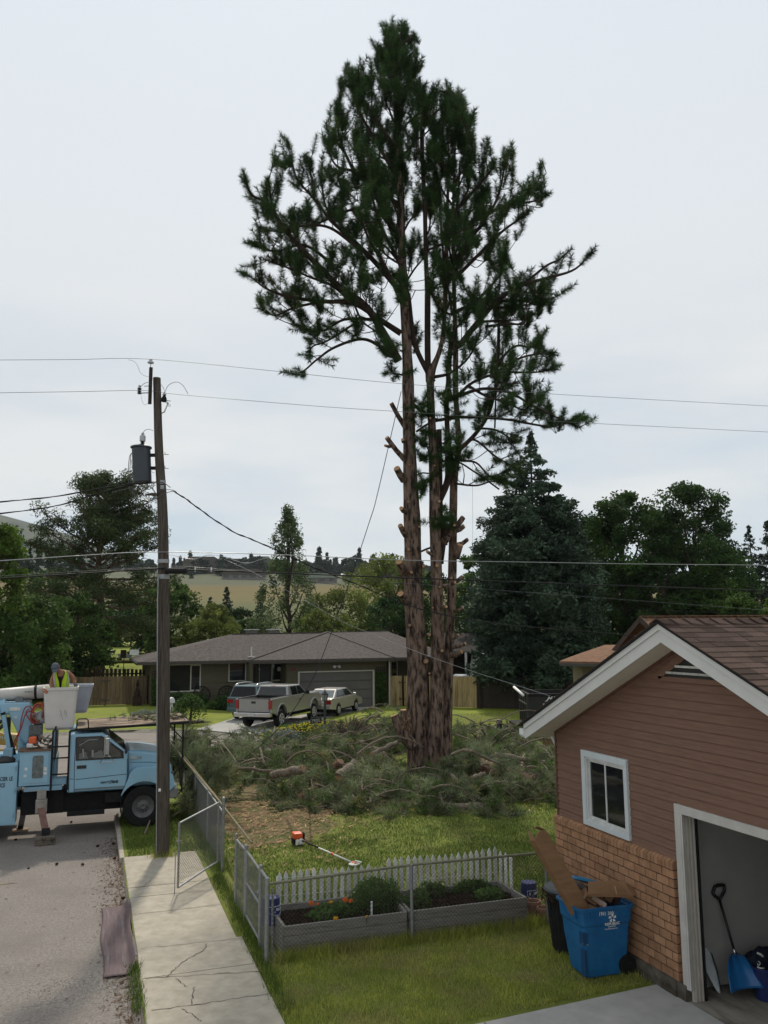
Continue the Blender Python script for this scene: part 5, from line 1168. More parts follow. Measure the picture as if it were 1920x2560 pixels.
for p, r in ((T4(488,1225),.06),(T4(495,850),.05),(T4(795,1220),.07),(T4(750,860),.05),(T4(706,383),.05),(T4(488,1705),.07),(T4(515,1932),.07),(T4(775,1865),.09),(T4(640,1873),.07),(T4(597,1475),.05),(T4(950,1460),.07),
             (T5(457,602),.06),(T5(640,690),.07),(T5(757,836),.07),(T5(608,934),.11),(T5(640,1047),.05),(T5(735,248),.06),(T5(672,440),.04),(T5(475,113),.07),(T5(843,168),.05)):
    A = pw(p, -.05); B = pw(p, -.62 if p[0] < 1060 else -.52); mb = MB(); mb.tube([A, B], [r*1.0, r*.72], 10); o = mb.build('cut_stub', M['bark'], pine)
    d = (B-A).normalized(); MB().tube([B, B+d*.012], [r*.62, r*.62], 12).build('cut_face', M['cutwood'], o)
# low broken leaders at the foot
for pts, r in (([T5(500,1720),T5(430,1650),T5(370,1560),T5(345,1500),T5(318,1435)], [.20,.19,.17,.145,.14]), ([T5(500,1700),T5(450,1600),T5(430,1500),T5(425,1385)], [.30,.26,.22,.20])):
    P = spline([pw(p, -.5 if r[0] < .25 else .2) for p in pts], 4); RR = list(np.interp(np.linspace(0,1,len(P)), np.linspace(0,1,len(r)), r))
    o = MB().tube(P, RR, 14).build('broken_stem', M['bark'], pine, smooth=False); d = (P[-1]-P[-2]).normalized(); MB().tube([P[-1], P[-1]+d*.02], [r[-1]*.95]*2, 14).build('cut_face', M['cutwood'], o)
mb = MB(); rr_ = random.Random(3)
for k in range(26):
    p = pw(T5(rr_.uniform(380,470), rr_.uniform(1440,1600)), -.55); q = p+Vector((rr_.uniform(-.25,.1), -.1, rr_.uniform(-.25,.3))); mb.obox(p, q, .03, .012)
mb.build('splinters', mat('splinterwood', (.24,.15,.09), (.13,.08,.05), rough=1), pine)
# ---------------------------------------------------------------- trees behind
scots('broad dark pine behind the wooden fence, left of the utility pole', 262, 1203, 1700, 68, 400, LM['pine'], 3)
decid('bright green maple cut off by the left edge of the photo', -25, 1305, 1640, 50, 190, LM['bright'], 11, n=9000, leaf=.12)
decid('dark green tree in the lower left corner of the treeline behind the worker', 60, 1500, 1740, 52, 300, LM['mid'], 12, n=10000, leaf=.12, low=.02, shape='spread')
decid('green maple standing in front of the broad pine, behind the bucket', 190, 1500, 1730, 58, 210, LM['mid'], 13, n=9000, leaf=.12, low=.05)
decid('dark leafy bush at the left end of the wooden fence', 110, 1590, 1745, 56, 260, LM['dark'], 14, n=7000, leaf=.12, low=.0, name='large_bush', cat='bush', shape='spread')
decid('dark leafy bush behind the boom at the photo\'s left edge', 0, 1600, 1760, 54, 210, LM['dark'], 15, n=6000, leaf=.12, low=.0, name='large_bush', cat='bush', shape='spread')
decid('mid green tree directly behind the utility pole', 430, 1455, 1690, 82, 150, LM['mid'], 16, n=7000, leaf=.16, low=.1)
decid('dusky green tree between the broad pine and the utility pole', 375, 1470, 1690, 90, 130, LM['dark'], 17, n=6000, leaf=.16, low=.1)
decid('bright yellow green tree above the left end of the grey roof', 535, 1515, 1680, 76, 125, LM['olive'], 18, n=7000, leaf=.12, low=.08, gap=.9)
decid('pale green shrubby tree left of the yellow green one', 470, 1555, 1690, 78, 80, LM['olive'], 19, n=3500, leaf=.12, low=.05)
conifer('small dark spruce above the grey roof, on the edge of the field', 567, 1468, 1580, 150, 50, LM['conifer'], 20, n=2600, leaf=.25, lay=16)
conifer('smaller dark spruce left of the one at the field edge', 526, 1494, 1580, 150, 34, LM['conifer'], 21, n=1500, leaf=.25, lay=12)
conifer('narrow dark spruce beside the tall poplar', 652, 1480, 1620, 120, 60, LM['conifer'], 22, n=2400, leaf=.2, lay=18)
decid('dark green tree filling the gap above the left roof ridge', 600, 1530, 1650, 105, 120, LM['dark'], 23, n=5000, leaf=.18, low=.02)
decid('dark green tree low beside the yellow green one', 625, 1545, 1680, 95, 90, LM['dark'], 24, n=3500, leaf=.16, low=.02)
decid('tall loose leafed poplar rising above the middle of the grey roof', 722, 1278, 1690, 84, 205, LM['poplar'], 25, name='poplar_tree', n=8500, leaf=.13, low=.04, shape='poplar', clumps=230, gap=.62)
decid('light green tree between the poplar and the big pine', 850, 1478, 1680, 88, 190, LM['olive'], 26, n=9000, leaf=.14, low=.03)
decid('tall light green tree just left of the big pine trunk', 965, 1392, 1680, 96, 210, LM['olive'], 27, n=11000, leaf=.17, low=.05)
decid('dark green tree behind the right end of the grey roof', 985, 1500, 1680, 84, 150, LM['dark'], 28, n=7000, leaf=.15, low=.03)
decid('low olive tree behind the ridge vents of the grey roof', 790, 1530, 1680, 80, 110, LM['olive'], 29, n=4000, leaf=.13, low=.02)
decid('dark green tree seen between the pine stems', 1085, 1440, 1700, 80, 150, LM['dark'], 30, n=6000, leaf=.15, low=.02)
conifer('large blue grey spruce right of the big pine', 1325, 1082, 1735, 54, 385, LM['spruce'], 31, n=120000, leaf=.155, lay=46, pw=-1)
decid('dark maple between the blue spruce and the pointed maple', 1550, 1238, 1730, 62, 240, LM['maple'], 32, name='maple_tree', n=21000, leaf=.13, low=.12, clumps=120)
decid('dark maple with a pointed top behind the garage roof', 1722, 1222, 1700, 64, 250, LM['maple'], 33, name='maple_tree', n=22000, leaf=.13, low=.15, clumps=130)
decid('shaded tree low between the two dark maples', 1640, 1400, 1700, 60, 160, LM['dark'], 34, n=6000, leaf=.13, low=.02)
conifer('dark conifer left of the pair at the photo\'s right edge', 1812, 1305, 1660, 92, 170, LM['conifer'], 35, n=20000, leaf=.2, lay=24)
conifer('dark conifer second from the photo\'s right edge', 1872, 1315, 1660, 95, 170, LM['conifer'], 36, n=20000, leaf=.2, lay=24)
decid('greyish tree at the photo\'s right edge above the roofs', 1925, 1305, 1680, 90, 130, LM['conifer'], 37, n=6000, leaf=.15, low=.05, shape='column')
decid('green shrubby tree behind the brown ridge, left of the bright one', 1790, 1450, 1600, 62, 170, LM['mid'], 38, n=6500, leaf=.11, low=.0, shape='spread')
decid('olive bush behind the orange brown roof ridge', 1850, 1490, 1600, 55, 120, LM['mid'], 39, n=4500, leaf=.10, low=.0, name='large_bush', cat='bush', shape='spread')
decid('bright yellow green bush at the photo\'s right edge above the ridge', 1925, 1498, 1600, 50, 40, LM['bright'], 40, n=1600, leaf=.08, low=.0, name='large_bush', cat='bush')
decid('dark undergrowth tree under the maples behind the brown roof', 1560, 1430, 1740, 66, 230, LM['dark'], 41, n=9000, leaf=.13, low=.0, shape='spread')
decid('dark undergrowth tree behind the garage ridge', 1740, 1470, 1700, 68, 260, LM['dark'], 42, n=9000, leaf=.13, low=.0, shape='spread')
decid('dark tree behind the left flank of the blue spruce', 1180, 1390, 1720, 66, 110, LM['mid'], 43, n=6000, leaf=.13, low=.05)
conifer('dark conifer on the slope left of the broad pine', 75, 1372, 1440, 230, 34, LM['far'], 44, n=1500, leaf=.4, lay=12, group='conifers on the slope behind the broad pine')
for i_, (x_, y_, w_) in enumerate(((100,1350,30),(128,1362,34),(155,1347,30),(178,1358,36),(205,1352,32),(232,1362,34),(50,1368,30),(25,1360,34))):
    conifer(('first','second','third','fourth','fifth','sixth','seventh','eighth')[(2,3,4,5,6,7,1,0)[i_]]+' from the left of the far dark conifers behind the broad pine', x_, y_, 1440, 240+7*i_, w_, LM['far'], 45+i_, n=1400, leaf=.4, lay=12, group='conifers on the slope behind the broad pine')
decid('dim green tree low behind the broad pine trunk', 330, 1500, 1650, 110, 190, LM['dark'], 58, n=7000, leaf=.2, low=.0, shape='spread')
decid('dim green tree behind the leftmost bright maple', 110, 1440, 1650, 120, 170, LM['mid'], 59, n=7000, leaf=.2, low=.0)
decid('dark tree filling between the blue spruce and the first maple', 1480, 1300, 1720, 70, 150, LM['maple'], 90, name='maple_tree', n=12000, leaf=.14, low=.05)
decid('dark tree behind and between the two maples', 1640, 1290, 1720, 76, 170, LM['maple'], 91, name='maple_tree', n=13000, leaf=.15, low=.05)
decid('dark tree between the pointed maple and the right edge conifers', 1800, 1390, 1680, 78, 190, LM['dark'], 92, n=11000, leaf=.15, low=.02)
decid('dark tree low between the pine stems and the blue spruce', 1150, 1500, 1700, 75, 130, LM['dark'], 93, n=8000, leaf=.14, low=.02)
# far hilltop: individual small trees, one source per kind, copied
rp = random.Random(77)
srcs = []
def faded(i):
    if i % 3 == 0: t = conifer('far dark tree on the hilltop skyline', 900, 1395, 1430, 560, 14, LM['far'], 60+i, n=500, leaf=.8, lay=9, group='far trees along the hilltop', gz=None)
    else: t = decid('far dark tree on the hilltop skyline', 900, 1405, 1430, 560, 34, LM['far'], 60+i, n=700, leaf=.75, low=.0, group='far trees along the hilltop', clumps=30)
    return t
src = [faded(i) for i in range(6)]
def put(o, first, x, y, s):
    c = o if first else copy_tree(o); c.location = (x, y, terr(x, y)-.3); c.scale = (s, s, s*rp.uniform(.8,1.2)); c.rotation_euler = (0,0,rp.uniform(0,6)); return c
used = set(); cnt = 0
for k in range(118):
    px = 425+rp.random()**.9*660 if k < 100 else rp.uniform(-10, 420); d = rp.uniform(560, 640); q = PD(px, 1400, d); i = rp.randrange(6)
    put(src[i], i not in used, q.x, q.y, rp.uniform(1.0,1.9)*(1.0 if px > 640 else .85)); used.add(i)
for k, (px, d) in enumerate(((478,505),(1010,470),(1035,480),(700,500),(870,505),(990,500),(930,520),(900,510),(560,545),(640,530))):
    q = PD(px, 1440, d); put(src[k % 6], False, q.x, q.y, .8)
# ================================================================ NEIGHBOUR'S HOUSE
hs = thing('house', 'low olive grey house with a grey shingle hip roof behind the parked vehicles', 'house', (3.3, 52, .4))
wallm = mat('housewall', (.105,.094,.064), (.092,.082,.056), rough=.85, scale=3)
dkm = mat('shinglegrey', (.115,.100,.092), (.060,.052,.048), rough=1, scale=5.5, detail=7, stretch=(1,1.6,3.6), bump=.5, bscale=9, lo=.4, hi=.62)
frm = mat('frameoff', (.50,.49,.43), rough=.6)
def wallpanel(x0, x1, y, z0, z1, holes=(), th=.15, mb=None):
    mb = mb or MB(); xs = sorted({x0, x1}|{h[0] for h in holes}|{h[1] for h in holes})
    for a, b in zip(xs[:-1], xs[1:]):
        hh = [h for h in holes if h[0] <= a and h[1] >= b]
        if not hh: mb.box(a, b, y, y+th, z0, z1)
        else:
            h = hh[0]
            if h[2] > z0: mb.box(a, b, y, y+th, z0, h[2])
            if h[3] < z1: mb.box(a, b, y, y+th, h[3], z1)
    return mb
W1, W2 = (4.39,6.14,1.22,2.72), (7.91,8.86,1.74,2.76)
mb = wallpanel(3.3, 8.95, 52.0, .1, 2.9, [W1, W2]); mb.box(3.3,3.45,52.15,61,.1,2.9).box(8.95,9.1,50.6,52.2,-.05,2.9)
wallpanel(8.95, 11.4, 52.3, 0, 2.9, [(9.75,10.5,0.05,2.55),(10.6,11.25,1.7,2.68)], mb=mb)
wallpanel(11.25, 17.35, 50.5, -.05, 2.9, [(11.85,16.6,-.05,2.2)], mb=mb); mb.box(11.1,11.25,50.5,52.4,0,2.9).box(17.35,17.5,50.65,60,0,2.9)
wallpanel(17.5, 22.5, 53.2, 0, 2.9, [(18.75,19.1,1.6,2.6)], mb=mb); mb.box(3.4,22.4,61,61.2,0,2.9)
mb.build('wall', wallm, hs)
mb = MB()
for z in (.85,1.25,1.62): mb.box(6.25 if z > 1.2 else 3.35,8.94,51.985,52.0,z,z+.02)
mb.build('wall_batten', mat('battendark', (.045,.04,.028), rough=.9), hs)
def hwin(nm, w, y, split=None, parent=hs, f=.06):
    x0,x1,z0,z1 = w; mb = MB(); d = .05
    mb.box(x0-f,x1+f,y-d,y,z1,z1+f).box(x0-f,x1+f,y-d,y,z0-f,z0).box(x0-f,x0,y-d,y,z0,z1).box(x1,x1+f,y-d,y,z0,z1)
    if split: mb.box(split-.03,split+.03,y-.03,y,z0,z1).box(split+.03,x1,y-.02,y+.01,z0,z0+.05).box(split+.03,x1,y-.02,y+.01,z1-.05,z1)
    o = mb.build(nm, frm, parent); MB().box(x0,x1,y+.03,y+.04,z0,z1).build('pane', M['glass'], o); return o
hwin('window', W1, 52.0, 5.62); hwin('window', W2, 52.0); hwin('window', (10.6,11.25,1.7,2.68), 52.3); hwin('window', (18.75,19.1,1.6,2.6), 53.2)
d = MB().box(9.75,10.5,52.36,52.42,.05,2.55).build('front_door', M['black'], hs)
mb = MB(); mb.lathe([(.0,-.02),(.13,-.02),(.13,.02),(0,.02)], (11.0,52.2,2.35), 16, 'Y'); o = mb.build('moon_ornament', M['whiteold'], hs)
MB().tube([(9.62,51.4,2.7),(9.62,51.4,1.3)], .012, 5).lathe([(0,0),(.05,.02),(.05,.10),(0,.12)], (9.62,51.4,2.35), 10).build('hanging_chime', M['whiteold'], hs)
def trellis(nm, x0, x1, y, z0, z1, nx, nz, parent=hs):
    mb = MB()
    for i in range(nx+1): x = x0+(x1-x0)*i/nx; mb.box(x-.015,x+.015,y-.03,y-.01,z0,z1)
    for k in range(nz+1): z = z0+(z1-z0)*k/nz; mb.box(x0,x1,y-.045,y-.03,z-.015,z+.015)
    return mb.build(nm, M['darkwood'], parent)
trellis('trellis', 9.12, 9.5, 52.25, .6, 2.45, 3, 12); trellis('trellis', 16.75, 17.3, 50.45, .1, 2.4, 4, 14); trellis('trellis', 3.38, 3.95, 51.95, .4, 2.4, 4, 12)
# garage door
mb = MB()
for k in range(4): z0 = -.02+.55*k; mb.box(11.9,16.55,50.56,50.6,z0,z0+.535)
gd = mb.build('garage_door', mat('doorgrey', (.125,.118,.102), (.10,.095,.082), rough=.7, scale=1.2), hs)
mb = MB()
for k in range(4):
    for j in range(3): x0 = 11.95+1.53*j; mb.box(x0,x0+1.47,50.545,50.56,.03+.55*k,.46+.55*k)
mb.build('door_panel', mat('doorgrey2', (.135,.13,.118), (.11,.108,.10), rough=.6, scale=.8), gd)
MB().box(11.80,11.9,50.44,50.6,-.02,2.25).build('door_frame', frm, hs); MB().box(16.55,16.65,50.44,50.6,-.02,2.25).build('door_frame', frm, hs); MB().box(11.9,16.55,50.44,50.6,2.18,2.25).build('door_frame', frm, hs)
MB().lathe([(0,0),(.08,.0),(.10,.12),(.04,.18),(0,.18)], (14.05,50.35,2.42), 12).lathe([(0,0),(.08,.0),(.10,.12),(.04,.18),(0,.18)], (14.35,50.35,2.42), 12).box(14.0,14.4,50.4,50.5,2.5,2.56).build('floodlight', M['whiteold'], hs)
pl = MB().box(11.35,11.68,50.46,50.49,2.30,2.48).build('name_plaque', mat('redplaque', (.16,.05,.035), (.10,.06,.04), rough=.7, scale=30), hs)
# roof planes
def plane(mb, pts, th=.12): 
    a = [Vector(p) for p in pts]; n = len(a); mb.add(a+[p-Vector((0,0,th)) for p in a], [tuple(range(n)), tuple(range(2*n-1,n-1,-1))]+[(i,(i+1)%n,(i+1)%n+n,i+n) for i in range(n)])
A_, Bq, R1, R2 = (2.5,51.25,2.98), (8.75,51.25,2.98), (8.7,56.4,4.52), (15.25,56.4,4.56)
C_, D_ = (8.72,49.85,2.98), (17.75,49.85,2.98)
mb = MB()
plane(mb, [A_, Bq, (9.4,50.15,2.99), R2, R1]); plane(mb, [A_, R1, (2.5,61.6,2.98)]); plane(mb, [(2.5,61.6,2.98), R1, R2, (22.8,61.6,2.98)])
plane(mb, [(C_[0],C_[1],3.0), (D_[0],D_[1],3.0), (R2[0],R2[1],4.60)]); plane(mb, [(D_[0],D_[1],2.99), (22.8,52.3,2.96), (19.6,56.6,4.64), (R2[0],R2[1],4.59)]); plane(mb, [(22.8,52.3,2.98),(22.8,61.6,2.98),(19.6,56.6,4.64)])
mb.build('roof', dkm, hs)
mb = MB()
for a, b in ((A_,Bq),(C_,D_),(D_,(22.8,52.3,2.96)),((2.5,61.6,2.98),A_)): mb.obox(Vector(a)+Vector((0,-.02,-.12)), Vector(b)+Vector((0,-.02,-.12)), .10, .14)
mb.build('gutter', mat('gutterbrown', (.07,.06,.05), rough=.6), hs)
mb = MB()
for a, b in ((R1,R2),(R2,(19.6,56.6,4.64)),((C_[0],C_[1],3.0),(R2[0],R2[1],4.6)),((D_[0],D_[1],3.0),(R2[0],R2[1],4.6))): mb.obox(Vector(a)+Vector((0,0,.02)), Vector(b)+Vector((0,0,.02)), .22, .04)
mb.build('ridge_cap', mat('capgrey', (.095,.082,.076), rough=1), hs)
mb = MB(); mb.tube([(17.55,50.0,2.85),(17.6,50.3,2.7),(17.6,50.4,.1)], .055, 6); mb.build('downpipe', frm, hs)
MB().tube([(9.18,51.7,3.0),(9.18,51.7,3.75)], .04, 8).box(9.0,9.4,51.5,51.95,3.12,3.16).build('vent_pipe', M['whiteold'], hs)
for x in (10.2, 11.75):
    c = MB().box(x-.35,x+.35,57.2,57.9,4.3,4.72).build('chimney', mat('stonegrey', (.16,.155,.14), rough=.9, scale=8), hs); MB().box(x-.45,x+.45,57.1,58.0,4.78,4.84).box(x-.3,x-.26,57.3,57.8,4.7,4.78).box(x+.26,x+.3,57.3,57.8,4.7,4.78).build('chimney_cap', M['whiteold'], c)
# ivy on the trellises, shrubs
def bush(label, c, r, mt, seed, n=1500, leaf=.05, name='shrub', cat='shrub', flat=.8, group=None, dome=True):
    rng = np.random.default_rng(seed); t = thing(name, label, cat, c, group=group); d = rng.normal(size=(n,3)); d /= np.linalg.norm(d, axis=1)[:,None]
    rr = (rng.uniform(.25,1,n)**.4)
    lump = np.array([1+.35*noise.noise(Vector(x)*2.2+Vector((seed,0,0))) for x in d])
    q = d*(rr*lump)[:,None]*np.array(r); q[:,2] = np.abs(q[:,2]) if dome else q[:,2]
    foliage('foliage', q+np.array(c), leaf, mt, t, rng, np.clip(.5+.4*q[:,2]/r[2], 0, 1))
    mb = MB(); rr_ = random.Random(seed)
    for k in range(6): mb.tube([c, (c[0]+rr_.uniform(-.6,.6)*r[0], c[1]+rr_.uniform(-.6,.6)*r[1], c[2]+r[2]*.8)], [.02,.008], 4)
    mb.build('stems', M['barkfar'], t); return t
for i, (x0, x1, y, z1, l) in enumerate(((16.72,17.35,50.35,2.1,'ivy climbing the trellis right of the grey garage door'),(3.36,4.0,51.85,2.0,'ivy on the trellis at the left corner of the olive house'))):
    rng = np.random.default_rng(70+i); n = 2200; c = np.stack([rng.uniform(x0,x1,n), y+rng.normal(0,.08,n), rng.uniform(.1,z1,n)**1.0], 1)
    o = foliage('ivy', c, .07, LM['mid'], None, rng); tag(o, l, 'ivy')
g = 'foundation shrubs along the olive house'
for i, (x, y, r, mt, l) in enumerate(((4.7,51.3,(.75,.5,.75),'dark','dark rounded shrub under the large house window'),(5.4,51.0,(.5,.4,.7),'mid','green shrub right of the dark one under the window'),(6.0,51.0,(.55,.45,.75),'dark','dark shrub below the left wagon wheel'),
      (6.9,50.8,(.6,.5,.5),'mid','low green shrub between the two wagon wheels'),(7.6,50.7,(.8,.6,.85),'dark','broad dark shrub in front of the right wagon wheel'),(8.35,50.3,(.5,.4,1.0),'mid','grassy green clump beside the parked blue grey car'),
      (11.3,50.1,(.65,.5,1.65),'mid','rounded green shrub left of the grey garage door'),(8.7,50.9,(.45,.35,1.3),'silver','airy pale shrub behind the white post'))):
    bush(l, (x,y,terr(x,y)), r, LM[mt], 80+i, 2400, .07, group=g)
for i, (x, l) in enumerate(((6.25,'wagon wheel leaning on the house wall, nearer the large window'),(7.75,'wagon wheel leaning on the house wall, nearer the parked cars'))):
    t = thing('wagon_wheel', l, 'wheel', (x,51.75,.4), group='wagon wheels against the house'); mb = MB(); c = Vector((x,51.8,.95)); 
    mb.tube([c+Vector((.5*math.cos(a),0,.5*math.sin(a))) for a in np.linspace(0,2*PI,25)], .035, 6); mb.build('rim', M['matblack'], t); mb = MB()
    for k in range(10): a = k*PI/5; mb.tube([c, c+Vector((.5*math.cos(a),0,.5*math.sin(a)))], .018, 5)
    mb.build('spoke', M['matblack'], t)
t = thing('garden_post', 'white square post beside the shrubs left of the parked cars', 'post', (8.05,50.0,.2)); MB().box(7.98,8.12,49.93,50.07,.1,1.55).build('post_shaft', M['whiteold'], t); MB().box(7.95,8.15,49.9,50.1,1.55,1.62).build('post_cap', M['whiteold'], t)
# statue with urn at the fence
t = thing('planter_stack', 'brown wooden wishing well planter against the wooden fence by the house corner', 'planter', (2.6,52.4,.4))
MB().box(2.35,2.85,52.2,52.6,.4,.95).build('base', M['darkwood'], t, bevel=.02); MB().lathe([(.16,.95),(.2,1.1),(.05,1.5),(.1,1.6),(.03,1.9),(0,1.95)], (2.6,52.4,0), 10).build('figure', M['darkwood'], t)
# ---------------------------------------------------------------- wooden fences
def board_fence(name, label, pts, h, mt, seed, bw=.15, cat='fence', top=.0, hinges=None, parent=None, posts=True, gap=.008):
    t = thing(name, label, cat, (pts[0][0], pts[0][1], terr(*pts[0]))); rr_ = random.Random(seed); mb = MB(); mp_ = MB()
    for (x0, y0), (x1, y1) in zip(pts[:-1], pts[1:]):
        L = math.hypot(x1-x0, y1-y0); n = int(L/bw); dx, dy = (x1-x0)/L, (y1-y0)/L
        for k in range(n):
            a = Vector((x0+dx*k*bw, y0+dy*k*bw, 0)); b = a+Vector((dx,dy,0))*(bw-gap); z = terr(a.x, a.y); hh = h+rr_.uniform(-.015,.015)+top*math.sin(k*.3); nn_ = Vector((-dy,dx,0))*.022; tt = rr_.random()
            zz_ = [z+.03, z+hh]
            mb.add([a+Vector((0,0,zz_[0])), b+Vector((0,0,zz_[0])), b+nn_+Vector((0,0,zz_[0])), a+nn_+Vector((0,0,zz_[0])), a+Vector((0,0,zz_[1])), b+Vector((0,0,zz_[1])), b+nn_+Vector((0,0,zz_[1])), a+nn_+Vector((0,0,zz_[1]))],
                   [(0,3,2,1),(4,5,6,7),(0,1,5,4),(1,2,6,5),(2,3,7,6),(3,0,4,7)], tint=tt)
        for z_ in (.4, h-.3): mp_.obox((x0-(y1-y0)/L*.06, y0+(x1-x0)/L*.06, terr(x0,y0)+z_), (x1-(y1-y0)/L*.06, y1+(x1-x0)/L*.06, terr(x1,y1)+z_), .05, .09)
        m = max(1, int(L/2.4))
        for k in range(m+1): x, y = x0+(x1-x0)*k/m, y0+(y1-y0)*k/m; mp_.box(x-.05,x+.05,y+.02,y+.12,terr(x,y),terr(x,y)+h)
    mb.build('boards', mt, t); mp_.build('rails', M['darkwood'], t)
    for k, (x, y, z) in enumerate(hinges or []): MB().box(x-.02,x+.02,y-.03,y-.0,z-.1,z+.1).box(x,x+.45,y-.035,y-.0,z-.025,z+.025).build('hinge', M['black'], t)
    return t
board_fence('wooden_fence', 'weathered brown board fence with gate hinges left of the olive house', [(-1.6,53.4),(3.25,53.2)], 1.68, M['cedar'], 5, .17, hinges=[(.65,53.32,1.85),(.65,53.32,.72)])
board_fence('picket_fence', 'dark gappy picket fence behind the weathered board fence', [(-.4,58.5),(4.6,57.8)], 1.9, M['darkwood'], 6, .26, top=.05, gap=.09)
board_fence('wooden_fence', 'pale streaked board fence and gate between the olive house and the brown fence', [(17.65,50.35),(18.5,50.2),(22.0,46.9)], 1.86, M['cedarpale'], 7, .15, hinges=[(18.2,50.18,1.45),(18.2,50.18,.45)])
t = board_fence('privacy_fence', 'dark brown panel fence right of the pale gate, behind the black dumpster', [(22.05,46.85),(24.6,45.1),(27.2,43.4),(31.5,40.9)], 1.86, M['brownfence'], 8, .30, gap=.001)
mb = MB()
for x, y in ((22.1,46.8),(24.6,45.1),(27.2,43.4)): mb = MB(); mb.box(x-.09,x+.09,y-.14,y+.04,0,1.95); mb.build('fence_post', M['brownfence'], t, bevel=.01)
# ---------------------------------------------------------------- camper, grey house, brown roofed house
t = thing('camper', 'white ribbed camper showing above the pale gate under the spruce', 'camper', PD(1230,1760,58)); t.location.z = 0
c0 = [PD(1184,1694,57), PD(1262,1696,57), PD(1274,1640,57), PD(1199,1634,57)]; y_ = Vector((.35,1,0)).normalized()*5
mb = MB(); f = [Vector(p) for p in c0]; f[0].z = .6; f[1].z = .6; mb.add(f+[p+y_ for p in f], [(0,1,2,3),(7,6,5,4),(0,4,5,1),(1,5,6,2),(2,6,7,3),(3,7,4,0)]); b = mb.build('camper_body', mat('camperwhite', (.62,.64,.68), (.54,.56,.60), rough=.5), t)
mb = MB(); o_ = Vector((-.01,-.02,0))
for k in range(12): u = .35+k*.052; mb.obox(f[0].lerp(f[3], u)+o_, f[1].lerp(f[2], u)+o_, .03, .022)
mb.build('rib', mat('camperrib', (.42,.44,.48), rough=.5), b)
cv = thing('covered_car', 'pale covered car top showing over the pale gate beside the camper', 'car', PD(1165,1765,56)); cv.location.z = 0
pc = PD(1172,1690,56); MB().prism([(-1.6,.5),(1.4,.5),(1.5,.9),(.8,1.15),(.3,1.75),(-.5,1.78),(-1.2,1.1),(-1.65,.95)], -.8, .8).build('cover', mat('cover', (.40,.42,.46), rough=.7), cv, world=False, bevel=.15, seg=3)
gh = thing('house', 'dark shaded house with grey lap siding beyond the brown panel fence', 'house', PD(1400,1750,63)); gh.location.z = 0
def oPD(a, b, c): v = PD(a,b,c); return v
mb = MB(); a, b = PD(1362,1700,60), PD(1500,1700,58); bb = (b-a).normalized(); nn_ = Vector((-bb.y,bb.x,0)); 
def vbox(mb, a, b, z0, z1, th): d_ = (b-a); d_.z = 0; d_.normalize(); n_ = Vector((-d_.y,d_.x,0))*th; A = Vector((a.x,a.y,z0)); B = Vector((b.x,b.y,z0)); mb.add([A,B,B+n_,A+n_]+[p+Vector((0,0,z1-z0)) for p in (A,B,B+n_,A+n_)], [(0,3,2,1),(4,5,6,7),(0,1,5,4),(1,2,6,5),(2,3,7,6),(3,0,4,7)])
vbox(mb, a, b, 0, 3.0, 6); mb.build('wall', mat('sidinggrey', (.15,.155,.16), (.12,.125,.13), rough=.7), gh)
mb = MB()
for k in range(16): vbox(mb, a-nn_*.02, b-nn_*.02, .3+.17*k, .32+.17*k, .02)
mb.build('siding_line', M['black'], gh)
mb = MB(); 
for u0, u1 in ((.12,.3),(.42,.58)): vbox(mb, a.lerp(b,u0)-nn_*.03, a.lerp(b,u1)-nn_*.03, 1.4, 2.6, .02)
mb.build('window', M['glass'], gh)
mb = MB(); c, d = PD(1125,1700,64), PD(1362,1700,62); vbox(mb, c, d, 0, 3.0, 5); mb.build('porch_shade_block', mat('porchshade', (.02,.017,.015), rough=.9), gh)  # near-black block: shade inside the open carport, painted as a solid
mb = MB(); e0, e1 = PD(1120,1632,60.5), PD(1475,1632,57.5); e0.z = e1.z = 3.15; n2 = Vector((.2,1,0)).normalized(); plane(mb, [e0, e1, e1+n2*5+Vector((0,0,1.3)), e0+n2*5+Vector((0,0,1.3))]); plane(mb, [e0+n2*5+Vector((0,0,1.3)), e1+n2*5+Vector((0,0,1.3)), e1+n2*10, e0+n2*10]); mb.build('roof', mat('roofdark', (.045,.04,.036), rough=1, scale=6), gh)
mb = MB(); 
for px in (1166, 1262, 1370, 1420): p = PD(px,1700,59.5); mb.box(p.x-.06,p.x+.06,p.y-.06,p.y+.06,0,3.1)
mb.build('porch_post', M['whiteold'], gh)
bh_ = thing('house', 'orange brown shingled house behind the garage roof, with a dark gable and cream wall', 'house', PD(1600,1700,36)); bh_.location.z = 0
shb = mat('shinglebrown', (.215,.125,.08), (.135,.078,.052), rough=1, scale=4, detail=6, stretch=(1,1.4,3), bump=.5, bscale=7)
cream = mat('creamwall', (.26,.225,.13), (.22,.19,.11), rough=.85)
RL = PD(1603,1543,36); rx = Vector((.985,-.17,0)).normalized(); ry = Vector((-rx.y, rx.x, 0)); 
def H_(u, v, z): p = RL+rx*u+ry*v; return Vector((p.x,p.y,z))
zr_ = RL.z; hs_ = .5
mb = MB(); plane(mb, [H_(0,0,zr_), H_(16,0,zr_), H_(16,-4.6,zr_-4.6*hs_), H_(0,-4.6,zr_-4.6*hs_)]); plane(mb, [H_(0,4.2,zr_-4.2*hs_), H_(16,4.2,zr_-4.2*hs_), H_(16,0,zr_), H_(0,0,zr_)]); 
E1, E2 = PD(1398,1648,38), PD(1660,1664,34.5); T1, T2_ = PD(1512,1612,41), PD(1640,1612,38.5)
E1.z = E2.z = (E1.z+E2.z)/2; plane(mb, [E1, E2, T2_, T1]); B1_ = E1+Vector((4.3,6,0)); plane(mb, [B1_, E1, T1])
mb.build('roof', shb, bh_)
mb = MB()
for k in range(50): mb.obox(H_(.32*k,-.0,zr_+.05), H_(.32*k+.3,0,zr_+.025), .28, .03)
